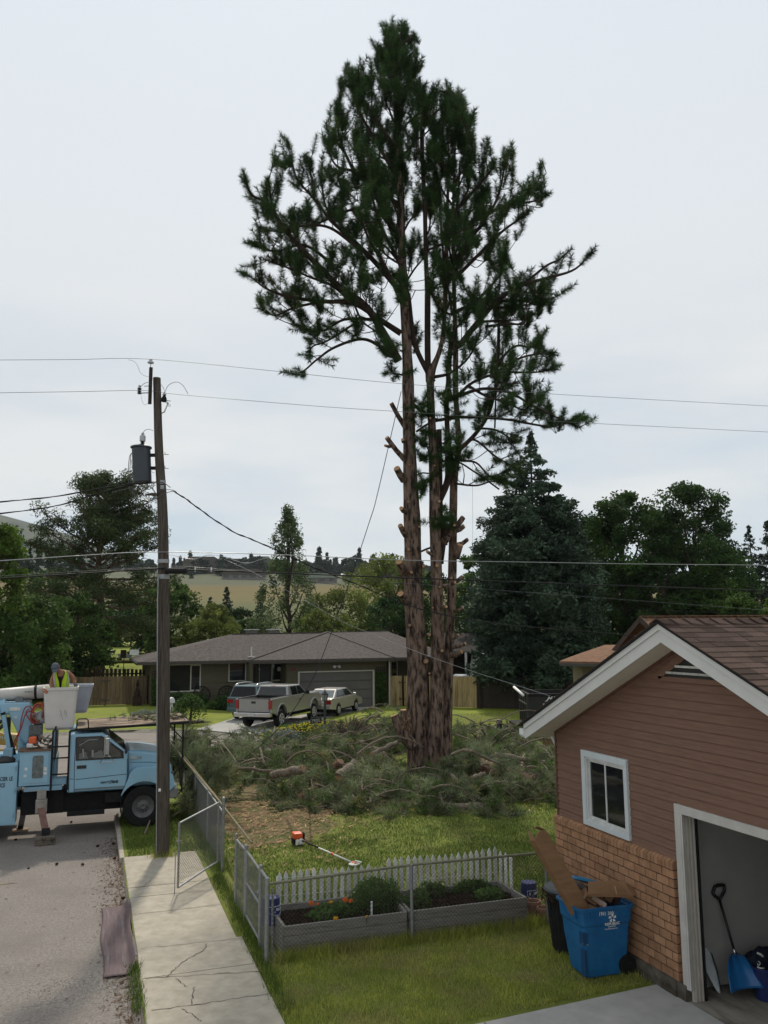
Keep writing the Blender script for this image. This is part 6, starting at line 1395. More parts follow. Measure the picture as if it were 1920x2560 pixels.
mb.build('ridge_cap', shb, bh_)
mb = MB()
for v0, v1 in ((0,4.2),(0,-4.6)): a, b = H_(-.05,v0,zr_-.08), H_(-.05,v1,zr_-.08-abs(v1)*hs_); mb.obox(a, b, .05, .24)
mb.build('fascia', mat('fasciabrown', (.075,.055,.045), rough=.8), bh_)
mb = MB(); mb.add([H_(.7,3.6,zr_-2.0), H_(.7,-3.6,zr_-2.0), H_(.7,0,zr_-.2)]+[H_(.9,3.6,zr_-2.0), H_(.9,-3.6,zr_-2.0), H_(.9,0,zr_-.2)], [(0,1,2),(5,4,3),(0,3,4,1),(1,4,5,2),(2,5,3,0)]); mb.build('gable_wall', M['darkwood'], bh_)
mb = MB(); a = PD(1458,1690,38.2); b = a+rx*9; a.z = b.z = 0; vbox(mb, a, b, 0, E1.z-.05, 1.2); mb.build('wall', cream, bh_)
mb = MB(); mb.obox(E1+Vector((0,-.05,-.14)), E2+Vector((0,-.05,-.14)), .10, .13); mb.build('gutter', mat('gutterdark', (.05,.045,.035), rough=.5), bh_)
# ---------------------------------------------------------------- dumpster
Nn = Vector((18.2,33.6,0)); dr_ = ray(1303,1800); az = Vector((dr_.x,dr_.y,0)).normalized()
bq = -2*Nn.dot(az); cq = Nn.dot(Nn)-2.4**2; ds = bq*bq-4*cq; k_ = (-bq+math.sqrt(max(ds,0)))/2; Fd = az*k_; ev = (Fd-Nn).normalized(); lv = Vector((ev.y,-ev.x,0))
zt_ = PX(1334,1736,Nn.x).z
t = thing('dumpster', 'black roll off dumpster with white mountain emblem, half hidden by the garage roof', 'dumpster', Nn)
mb = MB()
def D3(u, v, z): p = Nn+ev*u+lv*v; return (p.x,p.y,z)
def dbox(mb, u0,u1,v0,v1,z0,z1): mb.add([D3(u0,v0,z0),D3(u1,v0,z0),D3(u1,v1,z0),D3(u0,v1,z0),D3(u0,v0,z1),D3(u1,v0,z1),D3(u1,v1,z1),D3(u0,v1,z1)], [(0,3,2,1),(4,5,6,7),(0,1,5,4),(1,2,6,5),(2,3,7,6),(3,0,4,7)])
dbox(mb,0,.06,0,4.6,.55,zt_); dbox(mb,2.34,2.4,0,4.6,.55,zt_); dbox(mb,.06,2.34,0,.06,.55,zt_); dbox(mb,.06,2.34,4.54,4.6,.55,zt_); dbox(mb,.06,2.34,.06,4.54,.55,.62); mb.build('dumpster_body', M['black'], t)
mb = MB()
for u in (.02,.6,1.2,1.8,2.3): dbox(mb,u,u+.09,-.07,0,.5,zt_-.02)
dbox(mb,0,2.4,-.09,-.07,1.35,1.42); mb.build('end_rib', mat('blackworn', (.03,.03,.03), (.10,.10,.10), rough=.5, scale=4, stretch=(1,1,.3), lo=.5, hi=.75), t)
mb = MB(); 
for v in (.9,1.8,2.7,3.6): dbox(mb,-.05,0,v,v+.09,.55,zt_-.1)
dbox(mb,-.08,0,0,4.6,zt_-.12,zt_); mb.build('side_rib', M['matblack'], t)
MB().tube([D3(-.5,-.3,zt_-.02), D3(2.3,-.3,zt_+.14)], .06, 10).build('tarp_roll', M['white'], t, smooth=True)
mb = MB(); dbox(mb,.3,2.1,-.6,5.0,.36,.5); mb.build('trailer_frame', M['matblack'], t)
for v in (1.7,2.6):
    c = Vector(D3(-.05,v,.38)); MB().tube([c-ev*.12, c+ev*.12], .37, 20).build('wheel', M['rubber'], t)
rt = rotm(lv, (0,0,1)); text('lettering', 'Summit Mo', .17, M['white'], t, D3(-.06,.62,1.30), rt, .004, .9, bold=.004)
mb = MB(); P = [(.75,1.52),(.86,1.60),(.95,1.76),(1.02,1.66),(1.13,1.86),(1.24,1.68),(1.33,1.62),(1.42,1.72),(1.52,1.56),(1.42,1.64),(1.34,1.58),(1.22,1.62),(1.13,1.78),(1.03,1.58),(.96,1.66),(.86,1.54)]
mb.add([D3(-.062,a-.05,b-.02) for a, b in P]+[D3(-.066,a-.05,b-.02) for a, b in P], [tuple(range(16)), tuple(range(31,15,-1))]); mb.build('mountain_emblem', M['white'], t)
# ================================================================ CARS
def archpoly(xc, r, z0, n=9): return [(xc+r*math.cos(a), max(z0, .0)+r*math.sin(a)) for a in np.linspace(0, PI, n)]
def side(pts, arches, z0, zc):    # bottom edge built right to left through wheel arches
    bot = []
    for xc, r in sorted(arches, reverse=True): 
        bot += [(xc+r, z0)] + [(xc+r*math.cos(a), zc+math.sqrt(1)*r*math.sin(a)) for a in np.linspace(.25, PI-.25, 9)] + [(xc-r, z0)]
    return pts + bot
def wheels(t, xs, hw, r, wd, rim):
    for x in xs:
        for s in (-1, 1):
            w_ = MB().lathe([(.0,-wd/2),(r*.62,-wd/2),(r*.9,-wd/2),(r,-wd/2+.04),(r,wd/2-.04),(r*.9,wd/2),(r*.62,wd/2),(r*.6,wd/2-.03),(0,wd/2-.03)], (x, s*(hw-wd/2+.01), r), 24, 'Y').build('wheel', M['rubber'], t, world=False)
            mb = MB(); y0 = s*(hw+.012)
            mb.lathe([(0,-.01),(r*.18,-.01),(r*.18,.012),(0,.012)], (x, y0, r), 12, 'Y'); mb.tube([(x+r*.56*math.cos(a), y0, r+r*.56*math.sin(a)) for a in np.linspace(0,2*PI,21)], .022, 5)
            for k in range(6): a = k*PI/3+.3; mb.obox((x, y0, r), (x+r*.55*math.cos(a), y0, r+r*.55*math.sin(a)), .07, .02, up=(0,1,0))
            mb.build('rim', rim, w_, world=False)
def frustum(mb, b, tp, zb, zt, hb, ht):   # greenhouse: b=(x0,x1) bottom, tp top
    return mb.add([(b[0],-hb,zb),(b[1],-hb,zb),(b[1],hb,zb),(b[0],hb,zb),(tp[0],-ht,zt),(tp[1],-ht,zt),(tp[1],ht,zt),(tp[0],ht,zt)], [(0,3,2,1),(4,5,6,7),(0,1,5,4),(1,2,6,5),(2,3,7,6),(3,0,4,7)])
def sidewin(b0, b1, t0, t1, zb, zt, hb, ht, s, e=.008): return [(b0, s*(hb+e), zb), (b1, s*(hb+e), zb), (t1, s*(ht+e), zt), (t0, s*(ht+e), zt)]
paint = lambda n, c, r=.3: mat(n, c, tuple(x*.96 for x in c), rough=r, metal=.35, coat=.6, scale=2)
redl = mat('redlens', (.28,.015,.012), rough=.15, spec=.6); plate = mat('plate', (.5,.5,.48), rough=.5)
def heading(p0, p1): return math.atan2(p1[1]-p0[1], p1[0]-p0[0])
# pickup
tan_ = paint('pewter', (.275,.27,.258))
hd = heading((8.87,41.27),(11.3,44.3)); fx = Vector((math.cos(hd), math.sin(hd), 0)); lf = Vector((-fx.y, fx.x, 0))
ctr = Vector((8.87,41.27,0))+fx*1.85+lf*1.0
t = thing('pickup_truck', 'pewter coloured raised pickup truck parked at the kerb end of the driveway', 'pickup truck', (ctr.x,ctr.y,.03), hd)
AR = [(-1.85,.50),(1.95,.50)]
for s in (-1, 1):
    pts = side([(2.9,.75),(2.92,1.1),(2.8,1.33),(1.15,1.44),(-1.0,1.44),(-2.88,1.42),(-2.9,.8),(-2.8,.72)][::-1][::-1], [], 0, 0)
    poly = [(-2.88,.78),(-2.88,1.42),(-1.0,1.44),(1.15,1.45),(2.75,1.34),(2.92,1.1),(2.9,.72)]
    for xc, r in ((1.95,.53),(-1.85,.53)): poly += [(xc+r*math.cos(a), .58+r*math.sin(a)) for a in np.linspace(.1, PI-.1, 9)]
    MB().prism(poly, s*.98, s*.86).build('side_panel', tan_, t, world=False, bevel=.02)
    for xc in (-1.85, 1.95): MB().tube([(xc+.55*math.cos(a), s*.99, .58+.55*math.sin(a)) for a in np.linspace(.05, PI-.05, 12)], .045, 6).build('wheel_flare', tan_, t, world=False, smooth=True)
    mb = MB(); mb.add(sidewin(.10,.98,.10,.50,1.47,1.86,.93,.80,s), [(0,1,2,3)]); mb.add(sidewin(-.62,.02,-.60,.02,1.47,1.86,.93,.80,s), [(0,1,2,3)]); mb.build('side_window', M['glass'], t, world=False)
    MB().box(.72,.86,s*1.02,s*1.22,1.42,1.62).build('mirror', M['matblack'], t, world=False, bevel=.02)
    MB().box(-2.93,-2.86,s*.80,s*.985,.95,1.36).build('tail_light', redl, t, world=False, bevel=.01)
    MB().box(.08,.22,s*.985,s*1.0,1.18,1.23).build('door_handle', M['matblack'], t, world=False)
    MB().box(-.95,1.25,s*.9,s*1.08,.42,.50).box(-.9,-.84,s*.7,s*.95,.48,.7).build('running_board', M['chrome'] if s < 0 else M['chrome'], t, world=False)
MB().box(-.98,2.88,-.86,.86,.60,1.42).build('body_core', tan_, t, world=False, bevel=.03)
MB().box(-2.85,-.98,-.86,.86,.70,.80).box(-1.02,-.98,-.86,.86,.8,1.42).build('bed_floor', M['matblack'], t, world=False)
MB().box(-2.9,-2.84,-.82,.82,.80,1.42).build('tailgate', tan_, t, world=False, bevel=.015)
MB().box(-2.92,-2.9,-.1,.12,1.2,1.3).build('tailgate_handle', M['black'], t, world=False)
MB().box(-2.9,-.98,.82,.88,1.42,1.45).box(-2.9,-.98,-.88,-.82,1.42,1.45).box(-2.92,-2.83,-.82,.82,1.42,1.45).build('bed_rail', M['black'], t, world=False)
MB().box(-3.08,-2.88,-1.0,1.0,.58,.78).build('bumper', M['chrome'], t, world=False, bevel=.03); MB().box(-3.09,-3.08,-.15,.17,.62,.76).build('number_plate', plate, t, world=False)
frustum(MB(), (-1.02,1.2), (-.85,.5), 1.44, 1.93, .92, .78).build('cab', tan_, t, world=False, bevel=.04)
mb = MB(); mb.add([(-1.03,-.78,1.48),(-1.03,.78,1.48),(-.90,.70,1.86),(-.90,-.70,1.86)], [(0,1,2,3)]); mb.build('rear_window', M['glass'], t, world=False)
MB().box(-.87,-.84,-.12,.12,1.89,1.92).build('brake_light', redl, t, world=False)
mb = MB(); mb.add([(1.16,-.82,1.48),(1.16,.82,1.48),(.58,.72,1.88),(.58,-.72,1.88)], [(0,1,2,3)]); mb.build('windscreen', M['glass'], t, world=False)
MB().box(-2.6,2.6,-.5,.5,.40,.62).tube([(-1.85,-.8,.42),(-1.85,.8,.42)], .07, 8).lathe([(.0,-.18),(.17,-.1),(.17,.1),(0,.18)], (-1.85,0,.42), 12).build('chassis', M['matblack'], t, world=False)
MB().box(2.9,3.02,-.95,.95,.55,.8).build('front_bumper', M['chrome'], t, world=False, bevel=.03)
wheels(t, (-1.85,1.95), .97, .42, .27, mat('silverpaint', (.42,.42,.42), rough=.35, metal=.2))
text('lettering', 'GMC', .07, M['chrome'], t, (-2.905,.72,.9), rotm((0,-1,0),(0,0,1)), .002, world=False)
# sedan
gold = paint('champagne', (.42,.405,.375))
def sedanlike(name, label, cat, ctr, hd, col, suv=False, L=2.4):
    t = thing(name, label, cat, (ctr[0],ctr[1],ctr[2]), hd); H1, H2 = (.98, 1.42) if not suv else (1.18, 1.78)
    wb = 1.34; r = .31 if not suv else .36; hw = .88 if not suv else .9; ra = r+.07
    poly = [(-L,.42),(-L,H1-.05),(-L+.1,H1),(L-1.15,H1-.03),(L-.15,H1-.25),(L,.6),(L-.03,.36)] if not suv else [(-L,.45),(-L,H1),(L-1.3,H1),(L-.15,H1-.2),(L,.7),(L-.03,.4)]
    def P_(zc): 
        o = list(poly)
        for xc in (wb, -wb): o += [(xc+ra*math.cos(a), .33+ra*math.sin(a)) for a in np.linspace(.05, PI-.05, 9)]
        return o
    for s in (-1, 1): MB().prism(P_(0), s*hw, s*(hw-.14)).build('side_panel', col, t, world=False, bevel=.02)
    MB().prism(poly, -(hw-.14), hw-.14).build('body_core', col, t, world=False, bevel=.05, seg=3)
    if suv: gb, gt = (-L+.05, .95), (-L+.30, .15)
    else: gb, gt = (-1.95, 1.25), (-1.15, .35)
    hb, ht = hw-.05, hw-.22; frustum(MB(), gb, gt, H1-.03, H2, hb, ht).build('cabin', col, t, world=False, bevel=.06, seg=3)
    def fx_(x0, x1, z): u = (z-(H1-.03))/(H2-H1+.03); return x0+(x1-x0)*u, hb+(ht-hb)*u
    za, zb = H1+.03, H2-.06
    for s in (-1, 1):
        for (m0, m1) in ((.10,.48),(.52,.88)) if not suv else ((.06,.28),(.31,.58),(.61,.92)):
            q = []
            for z, m in ((za,m0),(za,m1),(zb,m1),(zb,m0)):
                xa, hh = fx_(gb[0], gt[0], z); xb, _ = fx_(gb[1], gt[1], z); q.append((xa+(xb-xa)*m, s*(hh+.012), z))
            mb = MB(); mb.add(q, [(0,1,2,3)]); mb.build('side_window', M['glassgrey'], t, world=False)
        MB().box(.75,.85,s*(hw+.02),s*(hw+.2),H1,H1+.13).build('mirror', col, t, world=False, bevel=.02)
        MB().box(-L-.02,-L+.06,s*(hw-.36),s*(hw-.03),H1-.30,H1-.10).build('tail_light', redl, t, world=False, bevel=.01)
        for x in (-.2,.75): MB().box(x-.15,x,s*hw,s*(hw+.015),H1-.14,H1-.10).build('door_handle', col, t, world=False)
    for nm, x0, x1 in (('rear_window', gb[0], gt[0]), ('windscreen', gb[1], gt[1])):
        q = []; sg = -1 if nm[0] == 'r' else 1
        for z, yy in ((za,-1),(za,1),(zb,1),(zb,-1)): xa, hh = fx_(x0, x1, z); q.append((xa+sg*.014, yy*(hh-.08), z))
        mb = MB(); mb.add(q, [(0,1,2,3)]); mb.build(nm, mat('skyglass', (.10,.115,.12), (.07,.08,.085), rough=.05, spec=1.0) if not suv else mat('suvglass', (.01,.011,.012), rough=.25, spec=.2), t, world=False)
    MB().box(-L-.07,-L+.06,-hw+.02,hw-.02,.42,.64).build('bumper', col, t, world=False, bevel=.03); MB().box(-L-.03,-L-.0,-.2,.2,.68,.80).build('number_plate', plate, t, world=False)
    wheels(t, (-wb, wb), hw, r, .2, MATS['silverpaint'])
    MB().box(-L+.2,L-.3,-.6,.6,.22,.42).build('chassis', M['matblack'], t, world=False)
    return t
hd2 = heading((12.95,45.85),(14.75,48.15)); fx = Vector((math.cos(hd2), math.sin(hd2), 0)); lf = Vector((-fx.y, fx.x, 0)); c = Vector((12.95,45.85,.03))+fx*1.34+lf*.78
sedanlike('parked_car', 'champagne sedan parked nearest the grey garage door', 'car', c, hd2, gold)
teal = paint('tealgrey', (.075,.13,.14)); silv = paint('silverteal', (.30,.34,.35))
sv = sedanlike('parked_car', 'teal and silver sport utility car parked behind the pickup beside the shrubs', 'car', (8.95,46.9,.05), rad(52), teal, True, 2.25)
for s in (-1, 1): MB().tube(spline([(-1.9,s*.6,1.76),(-1.6,s*.62,1.86),(-.6,s*.62,1.87),(.1,s*.6,1.80)], 5), .035, 6).build('roof_rack', M['chrome'], sv, world=False, smooth=True)
MB().box(-2.29,-2.24,-.32,.32,1.05,1.17).build('tailgate_trim', M['chrome'], sv, world=False)

# ================================================================ UTILITY POLE AND WIRES
def Z8(x, y): return (280+.1989*x, 860+.1989*y)
PB = Vector((1.56,18.9,0)); PDp = PB.dot(FWD)
def pp8(x, y, dd=0): return PD(*Z8(x, y), PDp+dd)
up_ = thing('utility_pole', 'leaning weathered wooden utility pole between the blue truck and the open gate', 'utility pole', PB)
pts = [PD(405,2150,PDp), PD(408,1901,PDp), PD(409,1600,PDp), PD(407,1300,PDp), PD(397,1119,PDp), PD(392,945,PDp)]; rw = [.150,.137,.128,.112,.096,.085]
Q = spline(pts, 8); rr = list(np.interp(np.linspace(0,1,len(Q)), np.linspace(0,1,6), rw)); n = 22; vs = []; fs = []
for i, p in enumerate(Q):
    for k in range(n):
        a = 2*PI*k/n; r = rr[i]*(1+.035*noise.noise(Vector((math.cos(a)*4, math.sin(a)*4, p.z*.5)))-(.05 if k in (3,11,16) else 0)); vs.append((p.x+math.cos(a)*r, p.y+math.sin(a)*r, p.z))
for i in range(len(Q)-1):
    for k in range(n): fs.append((i*n+k, i*n+(k+1)%n, (i+1)*n+(k+1)%n, (i+1)*n+k))
fs.append(tuple(range((len(Q)-1)*n, len(Q)*n))); mb = MB(); mb.add(vs, fs, 0, .5); mb.build('pole_shaft', M['polewood'], up_, smooth=False)
polez = lambda z: min(Q, key=lambda q: abs(q.z-z))
A, B_ = pp8(490,300,-.12), pp8(475,750,-.12); MB().obox(A, B_, .075, .11, up=(0,1,0)).build('top_timber', mat('creosote', (.045,.034,.026), (.03,.022,.018), rough=.95, scale=20), up_)
ceram = mat('ceramicgrey', (.42,.44,.46), rough=.25); blackpoly = M['black']
c = pp8(486,240,-.12); MB().tube([c-Vector((0,0,.10)), c], .008, 6).build('pin', M['galv'], up_)
MB().lathe([(.0,-.01),(.045,-.01),(.072,.0),(.070,.025),(.045,.04),(.035,.05),(.04,.075),(.02,.085),(0,.085)], tuple(c), 16).build('insulator', ceram, up_, smooth=True)
# arrester (left) and cut-out (right)
c = pp8(345,590,-.1); mb = MB()
for k in range(6): mb.lathe([(.018,-.075+.026*k),(.05,-.066+.026*k),(.018,-.057+.026*k)], tuple(c), 14)
mb.build('arrester', blackpoly, up_); MB().lathe([(.03,0),(.03,.03),(.02,.045),(0,.045)], (c.x,c.y,c.z+.09), 10).build('arrester_cap', ceram, up_)
MB().tube([c-Vector((0,0,.05)), pp8(400,615,-.1), pp8(460,612,-.1)], .014, 6).tube([pp8(405,530,-.1), pp8(460,527,-.1)], .01, 5).build('bracket', M['galv'], up_)
c0, c1 = pp8(660,640,-.08), pp8(650,725,-.08); MB().tube([c0, c0.lerp(c1,.5), c1], [.02,.06,.06], 12).build('cutout_insulator', M['rubber'], up_); MB().tube([c0+Vector((0,0,.06)), c0-Vector((0,0,.0))], [.012,.05], 10).build('cutout_cap', ceram, up_)
MB().tube([pp8(620,700,-.05), pp8(735,715,-.1)], .012, 6).tube([pp8(705,735,-.1), pp8(690,750,-.1)], .03, 6).build('cutout_arm', M['galv'], up_)
MB().tube([pp8(705,745,-.1), pp8(655,860,-.1)], .015, 8).build('fuse_tube', M['whiteold'], up_); MB().tube([pp8(625,870,-.05), pp8(665,850,-.1)], .014, 6).build('fuse_clip', M['galv'], up_)
MB().tube(spline([pp8(712,755,-.1), pp8(735,768,-.1), pp8(720,785,-.1), pp8(705,765,-.1)],4), .006, 5).build('fuse_ring', M['galv'], up_)
jm = mat('jumper', (.10,.10,.10), rough=.6)
for pl, r in (([(205,198),(270,215),(320,270),(350,350),(400,395),(458,410)],.004),([(360,540),(400,500),(455,478)],.006),([(365,645),(380,720),(410,762),(455,745)],.003),([(617,510),(650,560),(662,620)],.005),([(665,610),(700,530),(760,488),(830,480),(890,520),(930,580),(955,630)],.006),
             ([(380,1140),(410,1090),(460,1072),(520,1090)],.006),([(255,1370),(220,1420),(205,1620),(215,1800),(280,1890),(380,1900),(440,1905)],.008),([(240,1370),(232,1460),(225,1640),(260,1840),(330,1950),(400,1970)],.008),([(240,1450),(255,1560),(280,1680),(330,1830),(420,1930),(460,1955)],.006),
             ([(495,1600),(515,1618),(538,1620)],.004),([(0,1865),(200,1820),(430,1775),(520,1830),(550,1900),(500,1960),(440,1975)],.007),([(430,1775),(500,1820),(545,1880)],.006),([(460,1975),(540,1950),(620,1900),(700,1865),(785,1848)],.008),([(560,1860),(640,1835),(720,1830),(785,1845)],.007),
             ([(420,2000),(450,2060),(490,2095),(570,2080)],.003),([(450,1755),(560,1745),(640,1740),(735,1805)],.009)):
    MB().tube(spline([pp8(*p, dd=-.16) for p in pl], 5), r, 5).build('jumper_wire', jm, up_, smooth=True)
MB().tube([pp8(385,1965,-.16), pp8(455,1978,-.16)], .022, 8).build('splice', M['black'], up_); MB().tube([pp8(420,1893,-.14), pp8(500,1888,-.14), pp8(560,1895,-.1)], [.01,.035,.04], 8).build('service_bracket', M['polewood'], up_)
# transformer
tr = thing('transformer', 'dark slate grey pole mounted transformer can hanging on the utility pole', 'transformer', pp8(375,1745,-.02)); cm_ = mat('slate', (.028,.036,.045), (.023,.03,.038), rough=.5, scale=3)
ct, cb = pp8(366,1310,-.02), pp8(383,1748,-.02); R_ = .20
MB().tube([cb, cb+(ct-cb)*.03, ct], [.188,.20,.203], 32).build('can', cm_, tr, bevel=.01); MB().tube([ct, ct+Vector((0,0,.03)), ct+Vector((0,0,.06)), ct+Vector((0,0,.075))], [.232,.232,.16,.05], 28).build('lid', cm_, tr)
MB().tube([ct+Vector((0,-.2,-.10)), ct+Vector((0,-.2,.02))], .018, 6).build('lug', cm_, tr)
b0 = pp8(382,1290,-.05); mb = MB()
for k in range(4): mb.lathe([(.025,.0+.032*k),(.052,.012+.032*k),(.025,.026+.032*k)], tuple(b0-Vector((0,0,.01))), 14)
mb.build('bushing', M['rubber'], tr); MB().lathe([(.06,.12),(.065,.13),(.065,.24),(.04,.26),(.035,.30),(.02,.32),(0,.32)], tuple(b0), 16).build('bushing_cap', ceram, tr)
for y in (1398,1560): MB().obox(pp8(470,y,.0), pp8(560,y,.0), .03, .075).build('mounting_bracket', M['matblack'], tr)
for y in (1388,1563): MB().tube([pp8(640,y,-.02), pp8(712,y,-.02)], .009, 6).tube([pp8(665,y-30,-.02), pp8(668,y,-.02)], .008, 5).build('bolt', M['galv'], up_)
c = pp8(632,1740,-.12); MB().box(c.x-.05,c.x+.05,c.y-.02,c.y+.03,c.z-.03,c.z+.05).box(c.x-.04,c.x+.04,c.y-.02,c.y+.03,c.z-.15,c.z-.06).build('clevis', M['galv'], up_)
c = PD(399,1975,PDp-.145); MB().box(c.x-.025,c.x+.025,c.y-.004,c.y+.004,c.z-.03,c.z+.03).build('tag_plate', M['white'], up_)
mb = MB(); mb.tube([PD(391,2145,PDp-.14), PD(392,1900,PDp-.13), PD(394,1500,PDp-.12), PD(396,1440,PDp-.12)], .013, 6); mb.build('ground_wire_cover', M['galv'], up_)
MB().tube([polez(6.2)+Vector((0,0,-.04)), polez(6.2)+Vector((0,0,.04))], .128, 20).tube([polez(5.75)+Vector((0,0,-.05)), polez(5.75)+Vector((0,0,.05))], .132, 20).build('band', M['galv'], up_)
def wire(label, pts, r, mt, name='overhead_wire', cat='wire', group=None, tw=False, sp=6):
    P = spline(pts, sp); mb = MB(); mb.tube(P, r, 5)
    if tw:
        for ph in (0, 2.1):
            mb.tube([p+Vector((math.cos(i*.9+ph)*r*1.6,0,math.sin(i*.9+ph)*r*1.6)) for i, p in enumerate(P)], r*.8, 4)
    o = mb.build(name, mt, smooth=True); return tag(o, label, cat, group)
wm = mat('wiregrey', (.11,.115,.12), rough=.5, metal=.3); wl = mat('wirelight', (.30,.31,.31), rough=.4, metal=.4); wb = mat('wireblack', (.018,.018,.018), rough=.6)
def wpix(l, dl=17.3, dp=PDp, dr=23.7, xp=400, dd=0):
    o = []
    for x, y in l:
        if x <= xp: d = dl+(dp-dl)*(x/xp)
        else: t = (x-xp)/(1920-xp); d = 1/((1/dp)*(1-t)+(1/dr)*t)
        o.append(PD(x, y, d+dd))
    a, b = o[0]-(o[1]-o[0]).normalized()*14, o[-1]+(o[-1]-o[-2]).normalized()*16
    return [a]+o+[b]
wire('topmost thin power line running over the head of the utility pole', wpix([(0,900),(180,899),(377,898),(690,928),(1000,959),(1380,985),(1920,1015)], dd=-.12), .0055, wm, group='lines strung along the utility pole')
wire('second thin power line just below the pole top, passing the cut stubs', wpix([(0,982),(200,979),(345,976),(400,980),(466,988),(800,1016),(1000,1029),(1400,1054),(1920,1080)], dd=-.1), .0055, wm, group='lines strung along the utility pole')
wire('pale upper communication line crossing the scene below the spruce tip', wpix([(0,1402),(200,1389),(398,1380),(700,1387),(1000,1400),(1300,1405),(1600,1410),(1920,1413)], dd=-.15), .009, wl, 'communication_cable', 'cable', 'lines strung along the utility pole')
wire('thick black communication cable, lowest of the long lines on the pole', wpix([(0,1446),(200,1434),(398,1422),(480,1425),(700,1433),(1000,1444),(1400,1459),(1920,1477)], dd=-.15), .016, wb, 'communication_cable', 'cable', 'lines strung along the utility pole', sp=8)
wire('thin support strand tied above the thick black cable', wpix([(0,1440),(200,1428),(398,1418),(470,1416),(560,1424),(640,1430)], dd=-.15), .004, wm, 'communication_cable', 'cable', 'lines strung along the utility pole')
a = PD(411,1427,PDp-.17); b = PD(468,1427,PDp-.12); sc = MB().tube([a, a+(b-a)*.05, b-(b-a)*.05, b], [.04,.066,.066,.05], 14).build('splice_closure', wb); tag(sc, 'black splice closure hung on the thick cable beside the pole', 'splice closure')
for x, l in ((488,'white tag clipped on the thick cable nearest the splice closure'),(528,'white tag clipped on the thick cable, farther from the pole')):
    c = PD(x,1424,18.6); o = MB().box(c.x-.012,c.x+.012,c.y-.03,c.y+.02,c.z-.045,c.z+.05).build('cable_tag', M['white']); tag(o, l, 'cable tag')
lp = [(415,1384),(480,1398),(520,1388),(560,1392),(590,1402),(620,1408),(660,1396),(700,1386)]
wire('drooping slack loop of cable between pole and poplar', [PD(x,y,PDp+(x-400)*.002-.1) for x, y in lp], .007, wl, 'cable_loop', 'cable')
wire('twisted service wire coming in from the left, upper of two', [PD(x,y,17.3+x*.0026) for x, y in ((-300,1275),(0,1255),(150,1239),(300,1213),(345,1209),(400,1204))], .008, wb, tw=True, group='twisted service wires left of the pole')
wire('twisted service wire coming in from the left, lower of two', [PD(x,y,17.3+x*.0026) for x, y in ((-300,1305),(0,1284),(150,1262),(250,1232),(330,1212))], .008, wb, tw=True, group='twisted service wires left of the pole')
sd_pts = [(432,1226),(470,1251),(520,1288),(585,1330),(650,1357),(740,1398),(800,1425),(900,1464),(1007,1508),(1100,1535),(1250,1560),(1400,1574),(1600,1590)]
wire('twisted service drop sagging from the pole to the brown roofed house', [PD(x,y,18.4+15*((x-432)/1168)**1.15) for x, y in sd_pts], .0095, wb, 'service_drop', 'wire', tw=True, sp=8)
wire('thin telephone drop falling from the cable to the garage roof', [PD(x,y,18.6-5.2*((x-560)/820)) for x, y in ((560,1398),(643,1436),(760,1500),(865,1558),(921,1581),(1060,1636),(1180,1678),(1300,1716),(1376,1740))], .0035, wl, 'telephone_wire', 'wire')
wire('dark slack line slanting across the light green tree', [PD(x,y,19+6*((x-480)/1440)) for x, y in ((470,1420),(700,1446),(850,1463),(1035,1482),(1300,1506),(1621,1525),(1920,1535))], .004, wb)
wire('dark blue climbing rope running down from the big pine into the brush', [PD(x,y,27.2+(y-978)*.0012) for x, y in ((1003,978),(975,1100),(940,1250),(925,1300),(880,1435),(804,1646),(760,1735),(701,1816),(640,1873),(593,1905),(545,1918))], .013, mat('rope', (.03,.04,.055), rough=.8), 'climbing_rope', 'rope')
wire('thin throw line hanging straight down beside the right pine stem', [PD(x,y,27.6) for x, y in ((1180,1082),(1181,1180),(1182,1378),(1182,1480))], .004, wm, 'throw_line', 'rope', sp=2)
# ================================================================ AERIAL LIFT TRUCK
def TZ(x, y, Y=21.8): p = PY(x*.3014, 1600+y*.3014, Y); return p
NY, FY = 21.8, 24.05
blue = mat('truckblue', (.235,.42,.545), (.21,.39,.515), rough=.35, scale=1.5, coat=.3, c3=(.25,.38,.45), s3=2.5, t3=(.5,.8))
blued = mat('truckblueworn', (.20,.36,.46), (.16,.29,.38), rough=.55, scale=5, c3=(.25,.22,.19), s3=6, t3=(.6,.75))
tk = thing('bucket_truck', 'light blue aerial lift truck with its nose over the kerb behind the utility pole', 'bucket truck', (0,22.9,ROADZ))
# cab
poly = [(-.44,.90),(-.46,2.17),(-.40,2.26),(.30,2.26),(.40,2.20),(.86,1.80),(.92,1.72),(.92,.90)]
MB().prism(poly, NY, FY).build('cab', blue, tk, bevel=.045, seg=3)
hood = [(.90,.92),(.90,1.79),(1.25,1.765),(1.62,1.70),(1.85,1.58),(1.97,1.35),(2.0,1.02),(1.97,.92)]
MB().prism(hood, NY+.22, FY-.22).build('hood', blue, tk, bevel=.07, seg=3)
fen = [(.78,.78),(.90,1.05),(.97,1.28),(1.12,1.40),(1.55,1.40),(1.80,1.34),(1.99,1.16),(2.03,.92),(1.90,.80)]+[(1.30+.585*math.cos(a), .47+.60*math.sin(a)) for a in np.linspace(.45, PI-.50, 14)]
for y0, y1 in ((NY-.06, NY+.26), (FY-.26, FY+.06)): MB().prism(fen, y0, y1).build('fender', blue, tk, bevel=.035, seg=3)
